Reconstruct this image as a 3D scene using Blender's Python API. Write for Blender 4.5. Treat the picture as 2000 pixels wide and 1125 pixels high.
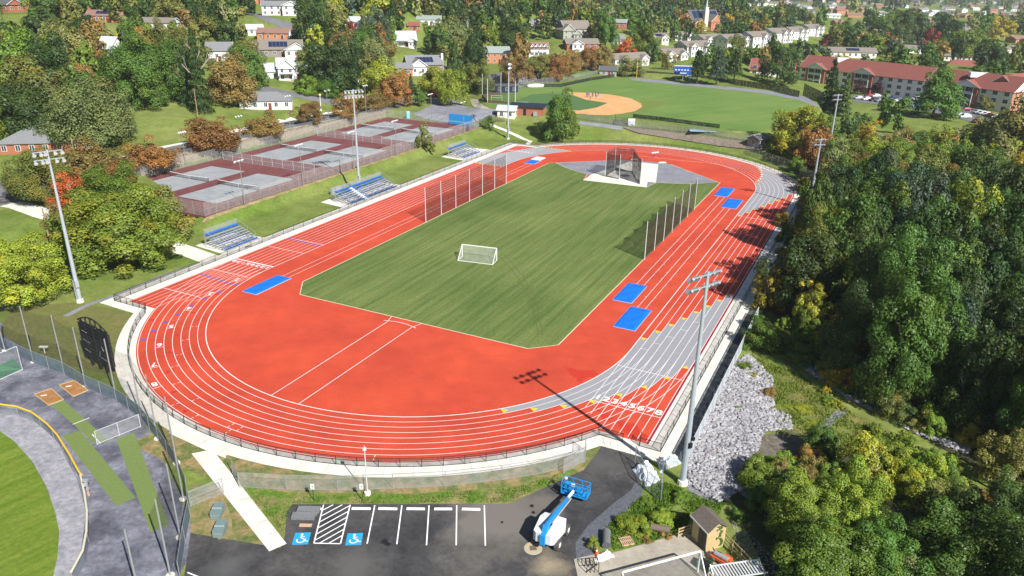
import bpy, math, random
import numpy as np
from mathutils import Vector, Matrix, Euler
for o in list(bpy.data.objects): bpy.data.objects.remove(o)
SC = bpy.context.scene
COL = SC.collection
rnd = random.Random(7)
PI = math.pi

# ---------------------------------------------------------------- camera, sky, sun, exposure
F, PITCH, ROLL, CAMH = 1476.276, 0.3894204, 0.01583652, 47.97245
cam_d = bpy.data.cameras.new('camera'); cam = bpy.data.objects.new('camera', cam_d); COL.objects.link(cam)
cam.location = (0, 0, CAMH)
cam.rotation_euler = (Matrix.Rotation(PI/2 - PITCH, 3, 'X') @ Matrix.Rotation(ROLL, 3, 'Z')).to_euler()
cam_d.sensor_width = 36; cam_d.lens = F/2000*36; cam_d.clip_start = 1; cam_d.clip_end = 9000
SC.camera = cam
SUN_EL, SUN_AZ = math.radians(40), math.radians(-55.5)
world = bpy.data.worlds.new('World'); SC.world = world; world.use_nodes = True
wn = world.node_tree
sky = wn.nodes.new('ShaderNodeTexSky'); sky.sky_type = 'NISHITA'; sky.sun_disc = False
sky.sun_elevation = SUN_EL; sky.sun_rotation = math.radians(145.5); sky.air_density = 1.0; sky.dust_density = 0.6
bg = wn.nodes['Background']; bg.inputs['Strength'].default_value = 0.054
wn.links.new(sky.outputs[0], bg.inputs['Color'])
sun_d = bpy.data.lights.new('sun', 'SUN'); sun_d.energy = 5.0; sun_d.angle = math.radians(0.53); sun_d.color = (1.0, 0.97, 0.915)
sun = bpy.data.objects.new('sun', sun_d); COL.objects.link(sun)
sdir = Vector((math.cos(SUN_AZ)*math.cos(SUN_EL), math.sin(SUN_AZ)*math.cos(SUN_EL), math.sin(SUN_EL)))
sun.rotation_euler = sdir.to_track_quat('Z', 'Y').to_euler(); sun.location = (60, -80, 120)
SC.view_settings.view_transform = 'Standard'; SC.view_settings.look = 'None'
SC.view_settings.exposure = 0.6; SC.view_settings.gamma = 1; SC.view_settings.use_curve_mapping = False
SC.render.engine = 'CYCLES'
SC.cycles.max_bounces = 5; SC.cycles.diffuse_bounces = 2; SC.cycles.glossy_bounces = 2
SC.cycles.transparent_max_bounces = 24; SC.cycles.transmission_bounces = 2; SC.cycles.volume_bounces = 0

# ---------------------------------------------------------------- geometry of the place
CX, CY, TH, R, W, S = 8.0417, 152.0998, 1.113204, 33.1519, 1.1004, 94.9077
ct, st = math.cos(TH), math.sin(TH)
def T(u, v): return (CX + u*ct - v*st, CY + u*st + v*ct)           # track frame -> world
def TF(x, y): return ((x-CX)*ct + (y-CY)*st, -(x-CX)*st + (y-CY)*ct)
TR = TH                                                             # world rotation of the track axis
def ray(px, py):
    x = (px-1000)/F; y = -(py-562.5)/F; c, s = math.cos(ROLL), math.sin(ROLL)
    x, y = c*x-s*y, s*x+c*y
    return x, math.cos(PITCH)+y*math.sin(PITCH), -math.sin(PITCH)+y*math.cos(PITCH)
def G(px, py, z=0.0):
    d = ray(px, py)
    if d[2] > -1e-3: d = (d[0], d[1], -1e-3)
    t = (z-CAMH)/d[2]; return (d[0]*t, d[1]*t)
def proj(x, y, z):
    z -= CAMH
    fw = y*math.cos(PITCH)-z*math.sin(PITCH); up = y*math.sin(PITCH)+z*math.cos(PITCH)
    X, Y = x/fw, up/fw; c, s = math.cos(-ROLL), math.sin(-ROLL)
    return 1000+F*(c*X-s*Y), 562.5-F*(s*X+c*Y)

def inpoly(P, x, y):
    """vectorised point in polygon"""
    x = np.asarray(x, float); y = np.asarray(y, float); ins = np.zeros(x.shape, bool)
    n = len(P)
    for i in range(n):
        x1, y1 = P[i]; x2, y2 = P[(i+1) % n]
        if y1 == y2: continue
        c = ((y1 > y) != (y2 > y)) & (x < (x2-x1)*(y-y1)/(y2-y1)+x1)
        ins ^= c
    return ins
def pdist(P, x, y):
    d = np.full(np.shape(x), 1e9); n = len(P)
    for i in range(n):
        x1, y1 = P[i]; x2, y2 = P[(i+1) % n]; L = (x2-x1)**2+(y2-y1)**2+1e-9
        t = np.clip(((x-x1)*(x2-x1)+(y-y1)*(y2-y1))/L, 0, 1)
        d = np.minimum(d, np.hypot(x-x1-t*(x2-x1), y-y1-t*(y2-y1)))
    return np.where(inpoly(P, x, y), 0, d)
FLAT = [T(-160, 80), T(-100, 66), T(-46, 58), T(70, 55), T(78, 44), T(86, 28), T(91.5, 13), T(93.4, 0), T(91.5, -13), T(84, -30), T(70, -44), T(54, -50), T(-30, -54), T(-66, -62), T(-110, -90), T(-190, -60), T(-190, 80)]
TENNIS = [T(-36, 60.5), T(85, 60.5), T(85, 98.8), T(62, 98.8), T(40, 101.4), T(16, 102.6), T(-4, 101.8), T(-19, 99.8)]
TERRACE = [T(-19, 100.5), T(-4, 102.5), T(16, 103.3), T(40, 102.1), T(62, 99.6), T(82, 99.6), T(84, 113), T(64, 115), T(40, 116), T(16, 115), T(-6, 113), T(-20, 111)]
BALL = [G(*p, 5) for p in [(940, 215), (960, 165), (1150, 150), (1230, 148), (1420, 165), (1590, 190), (1605, 214), (1480, 258), (1380, 251), (1250, 234), (1130, 224), (1000, 211)]]
CTRL = [(30, 380, 2.5), (60, 345, 4), (90, 290, 5.5), (170, 262, 7), (300, 315, 3.6), (420, 282, 3.8), (560, 248, 4), (690, 214, 3.6), (520, 215, 6.5), (320, 215, 8), (300, 190, 10), (430, 190, 9),
        (550, 158, 11.5), (600, 178, 8), (540, 100, 17), (540, 78, 21), (540, 30, 29), (210, 125, 17), (40, 22, 30), (200, 42, 27), (100, 180, 12), (790, 96, 17), (700, 120, 15), (820, 150, 9), (975, 126, 8),
        (880, 140, 8.5), (1110, 80, 17), (1200, 56, 20), (1375, 60, 13), (1550, 88, 11), (1440, 100, 9), (1260, 128, 6), (1330, 95, 9.5), (1150, 140, 5.5), (1040, 110, 10), (880, 200, 3), (800, 205, 3.2),
        (760, 225, 2.5), (960, 235, 2.6), (1000, 22, 28), (700, 12, 32), (400, 5, 33), (100, 4, 33), (1300, 22, 20), (1600, 40, 8), (1500, 14, 12), (1720, 110, 2), (1900, 110, 0), (1990, 30, 0), (1650, 15, 6), (1900, 6, 0), (1750, 50, 2),
        (1700, 190, 0), (1850, 225, 0), (1950, 235, 0), (1750, 250, 0), (1620, 260, .5), (1800, 400, -1), (1980, 400, -1), (1700, 600, -1.2), (1950, 800, -1.2), (1650, 760, -1.5), (1850, 880, -1.5), (1600, 1000, -.8), (1900, 1100, -1),
        (1590, 150, 2), (1500, 290, 1.0)]
CP = np.array([(*G(a, b, c), c) for a, b, c in CTRL])
def sstep(t): t = np.clip(t, 0, 1); return t*t*(3-2*t)
def terr_raw(x, y):
    x = np.asarray(x, float); y = np.asarray(y, float)
    num = np.zeros(x.shape); den = np.zeros(x.shape)
    for cx, cy, cz in CP:
        sc = 14+0.05*cy
        w = 1/(((x-cx)**2+(y-cy)**2)/sc**2+0.15)**2
        num += w*cz; den += w
    z = num/den
    z = z*sstep(pdist(FLAT, x, y)/34)
    d1 = pdist(FLAT, x, y); d2 = pdist(BALL, x, y); kk = 1-sstep((d1+d2-32)/26); z = z*(1-kk)+kk*5*(.35*sstep(d1/np.maximum(d1+d2, .01))+.65*np.clip(d1/np.maximum(d1+d2, .01), 0, 1))
    z = np.where(pdist(TERRACE, x, y) < .01, 4.15, z); k = 1-sstep(pdist(TENNIS, x, y)/2.2); z = z*(1-k)+1.95*k
    k = 1-sstep(pdist(BALL, x, y)/2); z = z*(1-k)+5.0*k
    k = sstep(pdist(FLAT, x, y)/4)
    return z*k
def axis(lo, a, b, hi, step, g):
    A = list(np.arange(a, b+.1, step)); s = step; v = a
    L = []
    while v > lo: s *= g; v -= s; L.append(v)
    s = step; v = A[-1]; Rr = []
    while v < hi: s *= g; v += s; Rr.append(v)
    return np.array(L[::-1]+A+Rr)
XS = axis(-2600, -240, 330, 2600, 2.0, 1.12); YS = axis(-700, 24, 560, 3600, 2.0, 1.1)
XX, YY = np.meshgrid(XS, YS)
ZZ = terr_raw(XX, YY)
def tz(x, y):
    i = int(np.clip(np.searchsorted(XS, x, side='right')-1, 0, len(XS)-2)); j = int(np.clip(np.searchsorted(YS, y, side='right')-1, 0, len(YS)-2))
    a = (x-XS[i])/(XS[i+1]-XS[i]); b = (y-YS[j])/(YS[j+1]-YS[j]); z0, z1, z2, z3 = ZZ[j, i], ZZ[j, i+1], ZZ[j+1, i+1], ZZ[j+1, i]
    return float(z0+a*(z1-z0)+b*(z2-z1) if a >= b else z0+b*(z3-z0)+a*(z2-z3))
def GT(px, py, dz=0.0):
    """first point of the terrain under a sight line -> world x, y, z"""
    d = ray(px, py); t = 40.0
    while t < 4000:
        x, y, z = d[0]*t, d[1]*t, CAMH+d[2]*t
        if z <= tz(x, y)+dz: break
        t += 1.0 if t < 700 else 5
    lo, hi = t-5, t
    for _ in range(20):
        m = (lo+hi)/2
        if CAMH+d[2]*m <= tz(d[0]*m, d[1]*m)+dz: hi = m
        else: lo = m
    return (d[0]*hi, d[1]*hi, tz(d[0]*hi, d[1]*hi))

def GTS(pts, n=14): return [GT(*p)[:2] for p in resample([tuple(q) for q in pts], n)]
# ---------------------------------------------------------------- materials
MATS = {}
def mat(name, col, rough=0.85, noise=0.0, scale=1.0, col2=None, bump=0.0, bscale=None, metal=0.0, spec=0.3, fine=0.0, fscale=20, objcol=False, detail=5, sharp=None, alpha=None):
    if name in MATS: return MATS[name]
    m = bpy.data.materials.new(name); m.use_nodes = True; nt = m.node_tree; N = nt.nodes; L = nt.links
    p = N['Principled BSDF']; p.inputs['Roughness'].default_value = rough; p.inputs['Metallic'].default_value = metal
    p.inputs['Specular IOR Level'].default_value = spec
    geo = N.new('ShaderNodeNewGeometry')
    base = N.new('ShaderNodeRGB'); base.outputs[0].default_value = (*col, 1); out = base.outputs[0]
    if objcol:
        oi = N.new('ShaderNodeObjectInfo'); out = oi.outputs['Color']
    if col2 is not None:
        n = N.new('ShaderNodeTexNoise'); n.inputs['Scale'].default_value = scale; n.inputs['Detail'].default_value = detail; n.inputs['Roughness'].default_value = .62
        L.new(geo.outputs['Position'], n.inputs['Vector'])
        rr = N.new('ShaderNodeMapRange'); lo, hi = sharp or (0.35, 0.65)
        rr.inputs[1].default_value = lo; rr.inputs[2].default_value = hi; L.new(n.outputs[0], rr.inputs[0])
        mx = N.new('ShaderNodeMix'); mx.data_type = 'RGBA'; L.new(rr.outputs[0], mx.inputs[0]); L.new(out, mx.inputs[6]); mx.inputs[7].default_value = (*col2, 1); out = mx.outputs[2]
    for amt, sc in ((noise, scale*2.3+.13), (fine, fscale)):
        if amt:
            n = N.new('ShaderNodeTexNoise'); n.inputs['Scale'].default_value = sc; n.inputs['Detail'].default_value = detail; n.inputs['Roughness'].default_value = .65
            L.new(geo.outputs['Position'], n.inputs['Vector'])
            rr = N.new('ShaderNodeMapRange'); rr.inputs[1].default_value = .3; rr.inputs[2].default_value = .7; rr.inputs[3].default_value = 1-amt; rr.inputs[4].default_value = 1+amt
            L.new(n.outputs[0], rr.inputs[0])
            mx = N.new('ShaderNodeVectorMath'); mx.operation = 'SCALE'; L.new(out, mx.inputs[0]); L.new(rr.outputs[0], mx.inputs['Scale']); out = mx.outputs[0]
    L.new(out, p.inputs['Base Color'])
    if bump:
        n = N.new('ShaderNodeTexNoise'); n.inputs['Scale'].default_value = bscale or 8; n.inputs['Detail'].default_value = 4
        L.new(geo.outputs['Position'], n.inputs['Vector'])
        b = N.new('ShaderNodeBump'); b.inputs['Strength'].default_value = bump; b.inputs['Distance'].default_value = .1; L.new(n.outputs[0], b.inputs['Height']); L.new(b.outputs[0], p.inputs['Normal'])
    if alpha is not None: p.inputs['Alpha'].default_value = alpha
    MATS[name] = m; return m
def netmat(name, col, cover, cell=0.05, z=True):
    """netting or chain link: strands finer than a pixel, so mostly open"""
    m = bpy.data.materials.new(name); m.use_nodes = True; nt = m.node_tree; N = nt.nodes; L = nt.links
    p = N['Principled BSDF']; p.inputs['Base Color'].default_value = (*col, 1); p.inputs['Roughness'].default_value = .6
    geo = N.new('ShaderNodeNewGeometry'); n = N.new('ShaderNodeTexNoise'); n.inputs['Scale'].default_value = 1.3; L.new(geo.outputs['Position'], n.inputs['Vector'])
    rr = N.new('ShaderNodeMapRange'); rr.inputs[1].default_value = .3; rr.inputs[2].default_value = .7; rr.inputs[3].default_value = cover*.75; rr.inputs[4].default_value = min(1, cover*1.25); L.new(n.outputs[0], rr.inputs[0])
    L.new(rr.outputs[0], p.inputs['Alpha']); MATS[name] = m; return m

def leafmat():
    m = bpy.data.materials.new('leaves'); m.use_nodes = True; nt = m.node_tree; N = nt.nodes; L = nt.links
    for n in list(N): N.remove(n)
    out = N.new('ShaderNodeOutputMaterial'); oi = N.new('ShaderNodeObjectInfo')
    at = N.new('ShaderNodeAttribute'); at.attribute_name = 'tint'; ac = N.new('ShaderNodeAttribute'); ac.attribute_name = 'clump'
    v = N.new('ShaderNodeMapRange'); v.inputs[1].default_value = 0; v.inputs[2].default_value = 1; v.inputs[3].default_value = .55; v.inputs[4].default_value = 1.5; L.new(at.outputs['Fac'], v.inputs[0])
    vm = N.new('ShaderNodeVectorMath'); vm.operation = 'SCALE'; L.new(oi.outputs['Color'], vm.inputs[0]); L.new(v.outputs[0], vm.inputs['Scale'])
    warm = N.new('ShaderNodeVectorMath'); warm.operation = 'MULTIPLY'; L.new(vm.outputs[0], warm.inputs[0]); warm.inputs[1].default_value = (1.4, 1.08, .85)
    ad = N.new('ShaderNodeMath'); ad.operation = 'ADD'; L.new(ac.outputs['Fac'], ad.inputs[0])
    rs = N.new('ShaderNodeMath'); rs.operation = 'MULTIPLY'; L.new(oi.outputs['Random'], rs.inputs[0]); rs.inputs[1].default_value = .35; L.new(rs.outputs[0], ad.inputs[1])
    cm = N.new('ShaderNodeMapRange'); cm.inputs[1].default_value = .88; cm.inputs[2].default_value = 1.25; L.new(ad.outputs[0], cm.inputs[0])
    mx = N.new('ShaderNodeMix'); mx.data_type = 'RGBA'; L.new(cm.outputs[0], mx.inputs[0]); L.new(vm.outputs[0], mx.inputs[6]); L.new(warm.outputs[0], mx.inputs[7])
    d = N.new('ShaderNodeBsdfDiffuse'); L.new(mx.outputs[2], d.inputs['Color'])
    t = N.new('ShaderNodeBsdfTranslucent'); tc = N.new('ShaderNodeVectorMath'); tc.operation = 'MULTIPLY'; L.new(mx.outputs[2], tc.inputs[0]); tc.inputs[1].default_value = (1.1, 1.25, .5); L.new(tc.outputs[0], t.inputs['Color'])
    g = N.new('ShaderNodeBsdfGlossy'); g.inputs['Roughness'].default_value = .45; g.inputs['Color'].default_value = (.9, .95, 1, 1)
    m1 = N.new('ShaderNodeMixShader'); m1.inputs[0].default_value = .22; L.new(d.outputs[0], m1.inputs[1]); L.new(t.outputs[0], m1.inputs[2])
    m2 = N.new('ShaderNodeMixShader'); m2.inputs[0].default_value = .015; L.new(m1.outputs[0], m2.inputs[1]); L.new(g.outputs[0], m2.inputs[2])
    L.new(m2.outputs[0], out.inputs[0]); MATS['leaves'] = m; return m

# ---------------------------------------------------------------- mesh builder and tagging
class MB:
    def __init__(s): s.v = []; s.f = []
    def poly(s, pts): b = len(s.v); s.v += [tuple(p) for p in pts]; s.f.append(tuple(range(b, b+len(pts)))); return s
    def box(s, c, d, rot=0.0, M=None):
        b = len(s.v); cr, sr = math.cos(rot), math.sin(rot)
        for k in range(8):
            x = (k & 1)-.5; y = ((k >> 1) & 1)-.5; z = ((k >> 2) & 1)-.5
            p = (x*d[0], y*d[1], z*d[2])
            p = (p[0]*cr-p[1]*sr+c[0], p[0]*sr+p[1]*cr+c[1], p[2]+c[2])
            if M is not None: p = tuple(M @ Vector(p))
            s.v.append(p)
        for q in ((0, 2, 3, 1), (4, 5, 7, 6), (0, 1, 5, 4), (2, 6, 7, 3), (0, 4, 6, 2), (1, 3, 7, 5)): s.f.append(tuple(b+i for i in q))
        return s
    def bar(s, p0, p1, w, h=None):
        """rectangular bar between two points"""
        p0 = Vector(p0); p1 = Vector(p1); h = h or w; d = (p1-p0)
        if d.length < 1e-6: return s
        d.normalize(); up = Vector((0, 0, 1)) if abs(d.z) < .95 else Vector((1, 0, 0))
        a = d.cross(up).normalized()*w/2; c = a.cross(d).normalized()*h/2; b = len(s.v)
        for p in (p0, p1):
            for q in (a+c, -a+c, -a-c, a-c): s.v.append(tuple(p+q))
        for q in ((0, 1, 2, 3), (7, 6, 5, 4), (0, 4, 5, 1), (1, 5, 6, 2), (2, 6, 7, 3), (3, 7, 4, 0)): s.f.append(tuple(b+i for i in q))
        return s
    def cyl(s, p0, p1, r0, r1=None, n=8, caps=True):
        r1 = r0 if r1 is None else r1; p0 = Vector(p0); p1 = Vector(p1); d = (p1-p0).normalized()
        up = Vector((0, 0, 1)) if abs(d.z) < .95 else Vector((1, 0, 0)); a = d.cross(up).normalized(); c = d.cross(a); b = len(s.v)
        for p, r in ((p0, r0), (p1, r1)):
            for k in range(n):
                t = 2*PI*k/n; s.v.append(tuple(p+a*math.cos(t)*r+c*math.sin(t)*r))
        for k in range(n): s.f.append((b+k, b+(k+1) % n, b+n+(k+1) % n, b+n+k))
        if caps: s.f.append(tuple(b+n-1-k for k in range(n))); s.f.append(tuple(b+n+k for k in range(n)))
        return s
    def tube(s, pts, r, n=6):
        for a, c in zip(pts[:-1], pts[1:]): s.cyl(a, c, r, r, n)
        return s
    def prism(s, pts, z0, z1):
        b = len(s.v); n = len(pts)
        for z in (z0, z1): s.v += [(p[0], p[1], z) for p in pts]
        s.f.append(tuple(b+n-1-k for k in range(n))); s.f.append(tuple(b+n+k for k in range(n)))
        for k in range(n): s.f.append((b+k, b+(k+1) % n, b+n+(k+1) % n, b+n+k))
        return s
    def ball(s, c, r, n=8, m=5):
        b = len(s.v); rr = r if isinstance(r, (tuple, list)) else (r, r, r)
        for j in range(m+1):
            ph = PI*j/m
            for k in range(n):
                t = 2*PI*k/n; s.v.append((c[0]+rr[0]*math.sin(ph)*math.cos(t), c[1]+rr[1]*math.sin(ph)*math.sin(t), c[2]+rr[2]*math.cos(ph)))
        for j in range(m):
            for k in range(n): s.f.append((b+j*n+k, b+(j+1)*n+k, b+(j+1)*n+(k+1) % n, b+j*n+(k+1) % n))
        return s
    def mesh(s, name, m, org=(0, 0, 0), smooth=False):
        me = bpy.data.meshes.new(name); ox, oy, oz = org
        me.from_pydata([(x-ox, y-oy, z-oz) for x, y, z in s.v], [], s.f)
        if m: me.materials.append(m)
        if smooth:
            for p in me.polygons: p.use_smooth = True
        return me
    def build(s, name, m, parent=None, org=(0, 0, 0), smooth=False):
        return link(name, s.mesh(name, m, org, smooth), parent)
def link(name, me, parent=None):
    o = bpy.data.objects.new(name, me); COL.objects.link(o)
    if parent is not None: o.parent = parent
    return o
def tag(o, label=None, cat=None, group=None, kind=None):
    if label: o['label'] = label
    if cat: o['category'] = cat
    if group: o['group'] = group
    if kind: o['kind'] = kind
    return o
def thing(name, label, cat, loc, rz=0.0, group=None, scale=1.0):
    o = bpy.data.objects.new(name, None); COL.objects.link(o); o.empty_display_size = .3
    o.location = loc if len(loc) == 3 else (loc[0], loc[1], tz(*loc)); o.rotation_euler = (0, 0, rz); o.scale = (scale,)*3
    return tag(o, label, cat, group)
CH = {}
def children(o): return [c for c in bpy.data.objects if c.parent == o]
def register(o): CH[o.name] = children(o); [register(c) for c in CH[o.name]]; return o
def copy_tree(o, loc=None, rz=None, label=None, parent=None, scale=None):
    c = o.copy(); COL.objects.link(c); c.parent = parent
    if loc is not None: c.location = loc if len(loc) == 3 else (loc[0], loc[1], tz(*loc))
    if rz is not None: c.rotation_euler = (0, 0, rz)
    if scale is not None: c.scale = scale if isinstance(scale, tuple) else (scale,)*3
    if label: c['label'] = label
    for k in CH.get(o.name, []): copy_tree(k, parent=c)
    return c
def struct(name, mb, m, parent=None, org=(0, 0, 0)):
    o = mb.build(name, m, parent, org)
    if parent is None: tag(o, kind='structure')
    return o
def sheet(name, pts, z, m, parent=None):
    mb = MB(); mb.poly([(p[0], p[1], z) for p in pts])
    a = sum(pts[i][0]*pts[(i+1) % len(pts)][1]-pts[(i+1) % len(pts)][0]*pts[i][1] for i in range(len(pts)))
    if a < 0: mb.f = [tuple(reversed(f)) for f in mb.f]
    return struct(name, mb, m, parent)
def strip(mb, pts, w, z, closed=False):
    P = [Vector((p[0], p[1])) for p in pts]; n = len(P); L = []
    for i in range(n):
        a = P[(i-1) % n] if (closed or i > 0) else P[i]; b = P[(i+1) % n] if (closed or i < n-1) else P[i]
        d = (b-a).normalized(); L.append(Vector((-d.y, d.x))*w/2)
    for i in range(n if closed else n-1):
        j = (i+1) % n
        mb.poly([(P[i].x-L[i].x, P[i].y-L[i].y, z), (P[j].x-L[j].x, P[j].y-L[j].y, z), (P[j].x+L[j].x, P[j].y+L[j].y, z), (P[i].x+L[i].x, P[i].y+L[i].y, z)])
    return mb
def resample(pts, step):
    out = [pts[0]]
    for a, b in zip(pts[:-1], pts[1:]):
        L = math.dist(a[:2], b[:2]); n = max(1, int(L/step))
        for k in range(1, n+1): out.append(tuple(a[i]+(b[i]-a[i])*k/n for i in range(len(a))))
    return out
def drape_poly(name, pts, m, dz=.1, step=2.0, kind='structure'):
    """a sheet laid over sloping ground: cells of the grid inside the outline"""
    xs = [p[0] for p in pts]; ys = [p[1] for p in pts]
    bm_v = {}; mb = MB(); import bmesh
    bm = bmesh.new(); vs = [bm.verts.new((p[0], p[1], 0)) for p in pts]; bm.faces.new(vs)
    x = math.floor(min(xs)/step)*step
    while x < max(xs):
        g = bmesh.ops.bisect_plane(bm, geom=bm.verts[:]+bm.edges[:]+bm.faces[:], plane_co=(x, 0, 0), plane_no=(1, 0, 0)); x += step
    y = math.floor(min(ys)/step)*step
    while y < max(ys):
        g = bmesh.ops.bisect_plane(bm, geom=bm.verts[:]+bm.edges[:]+bm.faces[:], plane_co=(0, y, 0), plane_no=(0, 1, 0)); y += step
    k0 = math.floor((min(xs)-max(ys))/step); k1 = math.ceil((max(xs)-min(ys))/step)
    for k in range(k0, k1+1): bmesh.ops.bisect_plane(bm, geom=bm.verts[:]+bm.edges[:]+bm.faces[:], plane_co=(k*step, 0, 0), plane_no=(1, -1, 0))
    for v in bm.verts: v.co.z = tz(v.co.x, v.co.y)+dz
    bmesh.ops.recalc_face_normals(bm, faces=bm.faces[:])
    me = bpy.data.meshes.new(name); bm.to_mesh(me); bm.free(); me.materials.append(m)
    if me.polygons and me.polygons[0].normal.z < 0: me.flip_normals()
    o = link(name, me); tag(o, kind=kind); return o
def drape_strip(name, pts, w, m, dz=.06, step=3.0):
    P = pts; n = len(P); Lf = []; Rt = []
    for i in range(n):
        a = P[max(i-1, 0)]; b = P[min(i+1, n-1)]; dx, dy = b[0]-a[0], b[1]-a[1]; L = math.hypot(dx, dy) or 1; nx, ny = -dy/L*w/2, dx/L*w/2
        Lf.append((P[i][0]+nx, P[i][1]+ny)); Rt.append((P[i][0]-nx, P[i][1]-ny))
    return drape_poly(name, Lf+Rt[::-1], m, dz)

LM = [(1580, 450, 'the far bend fence'), (1640, 330, 'the two far masts'), (1760, 300, 'the top of the wood'), (1900, 320, 'the pale willow'), (1585, 590, 'the thin yellow green tree'), (1720, 420, 'the middle of the wood'), (1850, 450, 'the deep wood'), (1960, 420, 'the right frame edge'), (1700, 560, 'the shaded wood middle'), (1850, 580, 'the dark inner wood'), (1960, 600, 'the red creeper tree'), (1750, 700, 'the upper stone bed'), (1930, 780, 'the creeper trunk'), (1960, 900, 'the stone bed end'), (1840, 830, 'the stone bed'), (1800, 1060, 'the bottom right corner'), (1900, 200, 'the residence'), (1640, 240, 'the lawn corner'),
      (60, 40, 'the corner brick house'), (100, 150, 'the huge pale domed tree'), (210, 110, 'the white gable'), (250, 43, 'the bright yellow tree'), (340, 70, 'the white carport'), (382, 120, 'the tall spruce'), (470, 60, 'the low white outbuilding'), (545, 20, 'the deck house'), (545, 75, 'the brown roofed ranch'), (600, 140, 'the white farmhouse'), (690, 72, 'the dark red tree'), (740, 20, 'the hilltop'), (792, 85, 'the white cape house'), (832, 140, 'the modern house'), (890, 60, 'the very dark tall tree'), (975, 110, 'the brick colonial'), (990, 30, 'the top centre'), (1052, 100, 'the dormer house'), (1120, 60, 'the large sage house'), (1200, 45, 'the green roofed brick house'), (1222, 92, 'the fiery tree'), (1290, 40, 'the left church yard'), (1378, 40, 'the church'), (1430, 85, 'the leftmost townhouse'), (1500, 75, 'the middle townhouses'), (1590, 60, 'the last townhouse'), (1480, 20, 'the ridge above the townhouses'),
      (1650, 40, 'the long brown roof'), (1665, 105, 'the solar ranch row'), (1735, 60, 'the big green suburb tree'), (1800, 90, 'the square suburb house'), (1860, 60, 'the stepped houses'), (1880, 140, 'the pavilion'), (1950, 50, 'the golden suburb tree'), (1980, 100, 'the right edge houses'), (1720, 15, 'the far street'), (1850, 15, 'the horizon fields'), (1960, 12, 'the far right skyline'), (1600, 10, 'the skyline above the townhouses'), (682, 155, 'the white garage'), (940, 150, 'the backstop'), (1080, 150, 'the third base row'), (1250, 140, 'the long duplex')]
USED = {}
def where(px, py, k=0):
    a, b, n = sorted(LM, key=lambda q: math.hypot(q[0]-px, (q[1]-py)*1.5))[k]; dx, dy = px-a, (py-b)*1.4; d = math.hypot(dx, dy)
    s = 'just ' if d < 22 else ('well ' if d > 60 else '')
    if abs(dx) > 2*abs(dy): w = 'right of' if dx > 0 else 'left of'
    elif abs(dy) > 2*abs(dx): w = 'below' if dy > 0 else 'above'
    else: w = ('below' if dy > 0 else 'above')+' and '+('right' if dx > 0 else 'left')+' of'
    return w, n, s+w+' '+n

def uniq(fmt, px, py):
    for k in range(7):
        l = fmt % where(px, py, k)[2]
        if l not in USED: break
    USED[l] = 1; return l

# ================================================================ THE SETTING
lawn = mat('lawn', (.115, .175, .03), .95, noise=.2, scale=.06, col2=(.20, .225, .065), fine=.22, fscale=1.6, spec=.05)
def stripe_mat(name, c1, c2, ang, su, sv, warp=.0):
    m = mat(name, c1, .95, spec=.05, fine=.2, fscale=2.2); nt = m.node_tree; N = nt.nodes; L = nt.links
    geo = N.new('ShaderNodeNewGeometry'); mp = N.new('ShaderNodeMapping'); mp.vector_type = 'TEXTURE'; mp.inputs['Rotation'].default_value = (0, 0, ang); mp.inputs['Scale'].default_value = (su, sv, 1)
    L.new(geo.outputs['Position'], mp.inputs[0]); n = N.new('ShaderNodeTexNoise'); n.inputs['Scale'].default_value = 1; n.inputs['Detail'].default_value = 4; n.inputs['Roughness'].default_value = .75; L.new(mp.outputs[0], n.inputs['Vector'])
    n2 = N.new('ShaderNodeTexNoise'); n2.inputs['Scale'].default_value = .05; n2.inputs['Detail'].default_value = 4; L.new(geo.outputs['Position'], n2.inputs['Vector'])
    ad = N.new('ShaderNodeMath'); ad.operation = 'MULTIPLY_ADD'; L.new(n2.outputs[0], ad.inputs[0]); ad.inputs[1].default_value = .6; L.new(n.outputs[0], ad.inputs[2])
    rr = N.new('ShaderNodeMapRange'); rr.inputs[1].default_value = .62; rr.inputs[2].default_value = 1.0; L.new(ad.outputs[0], rr.inputs[0])
    rgb = [x for x in N if x.type == 'RGB'][0]; mx = N.new('ShaderNodeMix'); mx.data_type = 'RGBA'; L.new(rr.outputs[0], mx.inputs[0]); mx.inputs[6].default_value = (*c1, 1); mx.inputs[7].default_value = (*c2, 1)
    for l in list(rgb.outputs[0].links): L.new(mx.outputs[2], l.to_socket)
    return m
infield_m = stripe_mat('infield_turf', (.076, .124, .030), (.175, .212, .068), TH, 26, 1.0)
ballgrass_m = stripe_mat('ballfield_turf', (.105, .19, .046), (.175, .245, .068), TH-.5, 30, 2.6)
leftgrass_m = stripe_mat('mown_turf', (.10, .165, .018), (.19, .24, .04), .9, 14, 1.1)
red = mat('track_red', (.56, .074, .034), .8, noise=.10, scale=.09, col2=(.46, .055, .027), fine=.13, fscale=5, spec=.22)
grey = mat('track_grey', (.29, .29, .31), .8, noise=.06, scale=.5, fine=.05, fscale=8, spec=.2)
white_line = mat('line_paint', (.80, .74, .74), .7)
cream_line = mat('curb_paint', (.62, .55, .40), .8)
yellow_line = mat('yellow_paint', (.75, .50, .03), .7)
blue_line = mat('blue_paint', (.10, .10, .42), .7)
pink_line = mat('pink_paint', (.75, .40, .42), .7)
maroon_line = mat('maroon_strip', (.23, .02, .045), .8)
darkred_line = mat('dark_red_paint', (.42, .03, .02), .8)
concrete = mat('concrete', (.62, .585, .51), .9, noise=.08, scale=.5, col2=(.76, .72, .65), fine=.05, fscale=5)
oldconc = mat('old_concrete', (.33, .29, .23), .9, noise=.14, scale=.35, col2=(.43, .39, .32), fine=.12, fscale=3)
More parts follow.
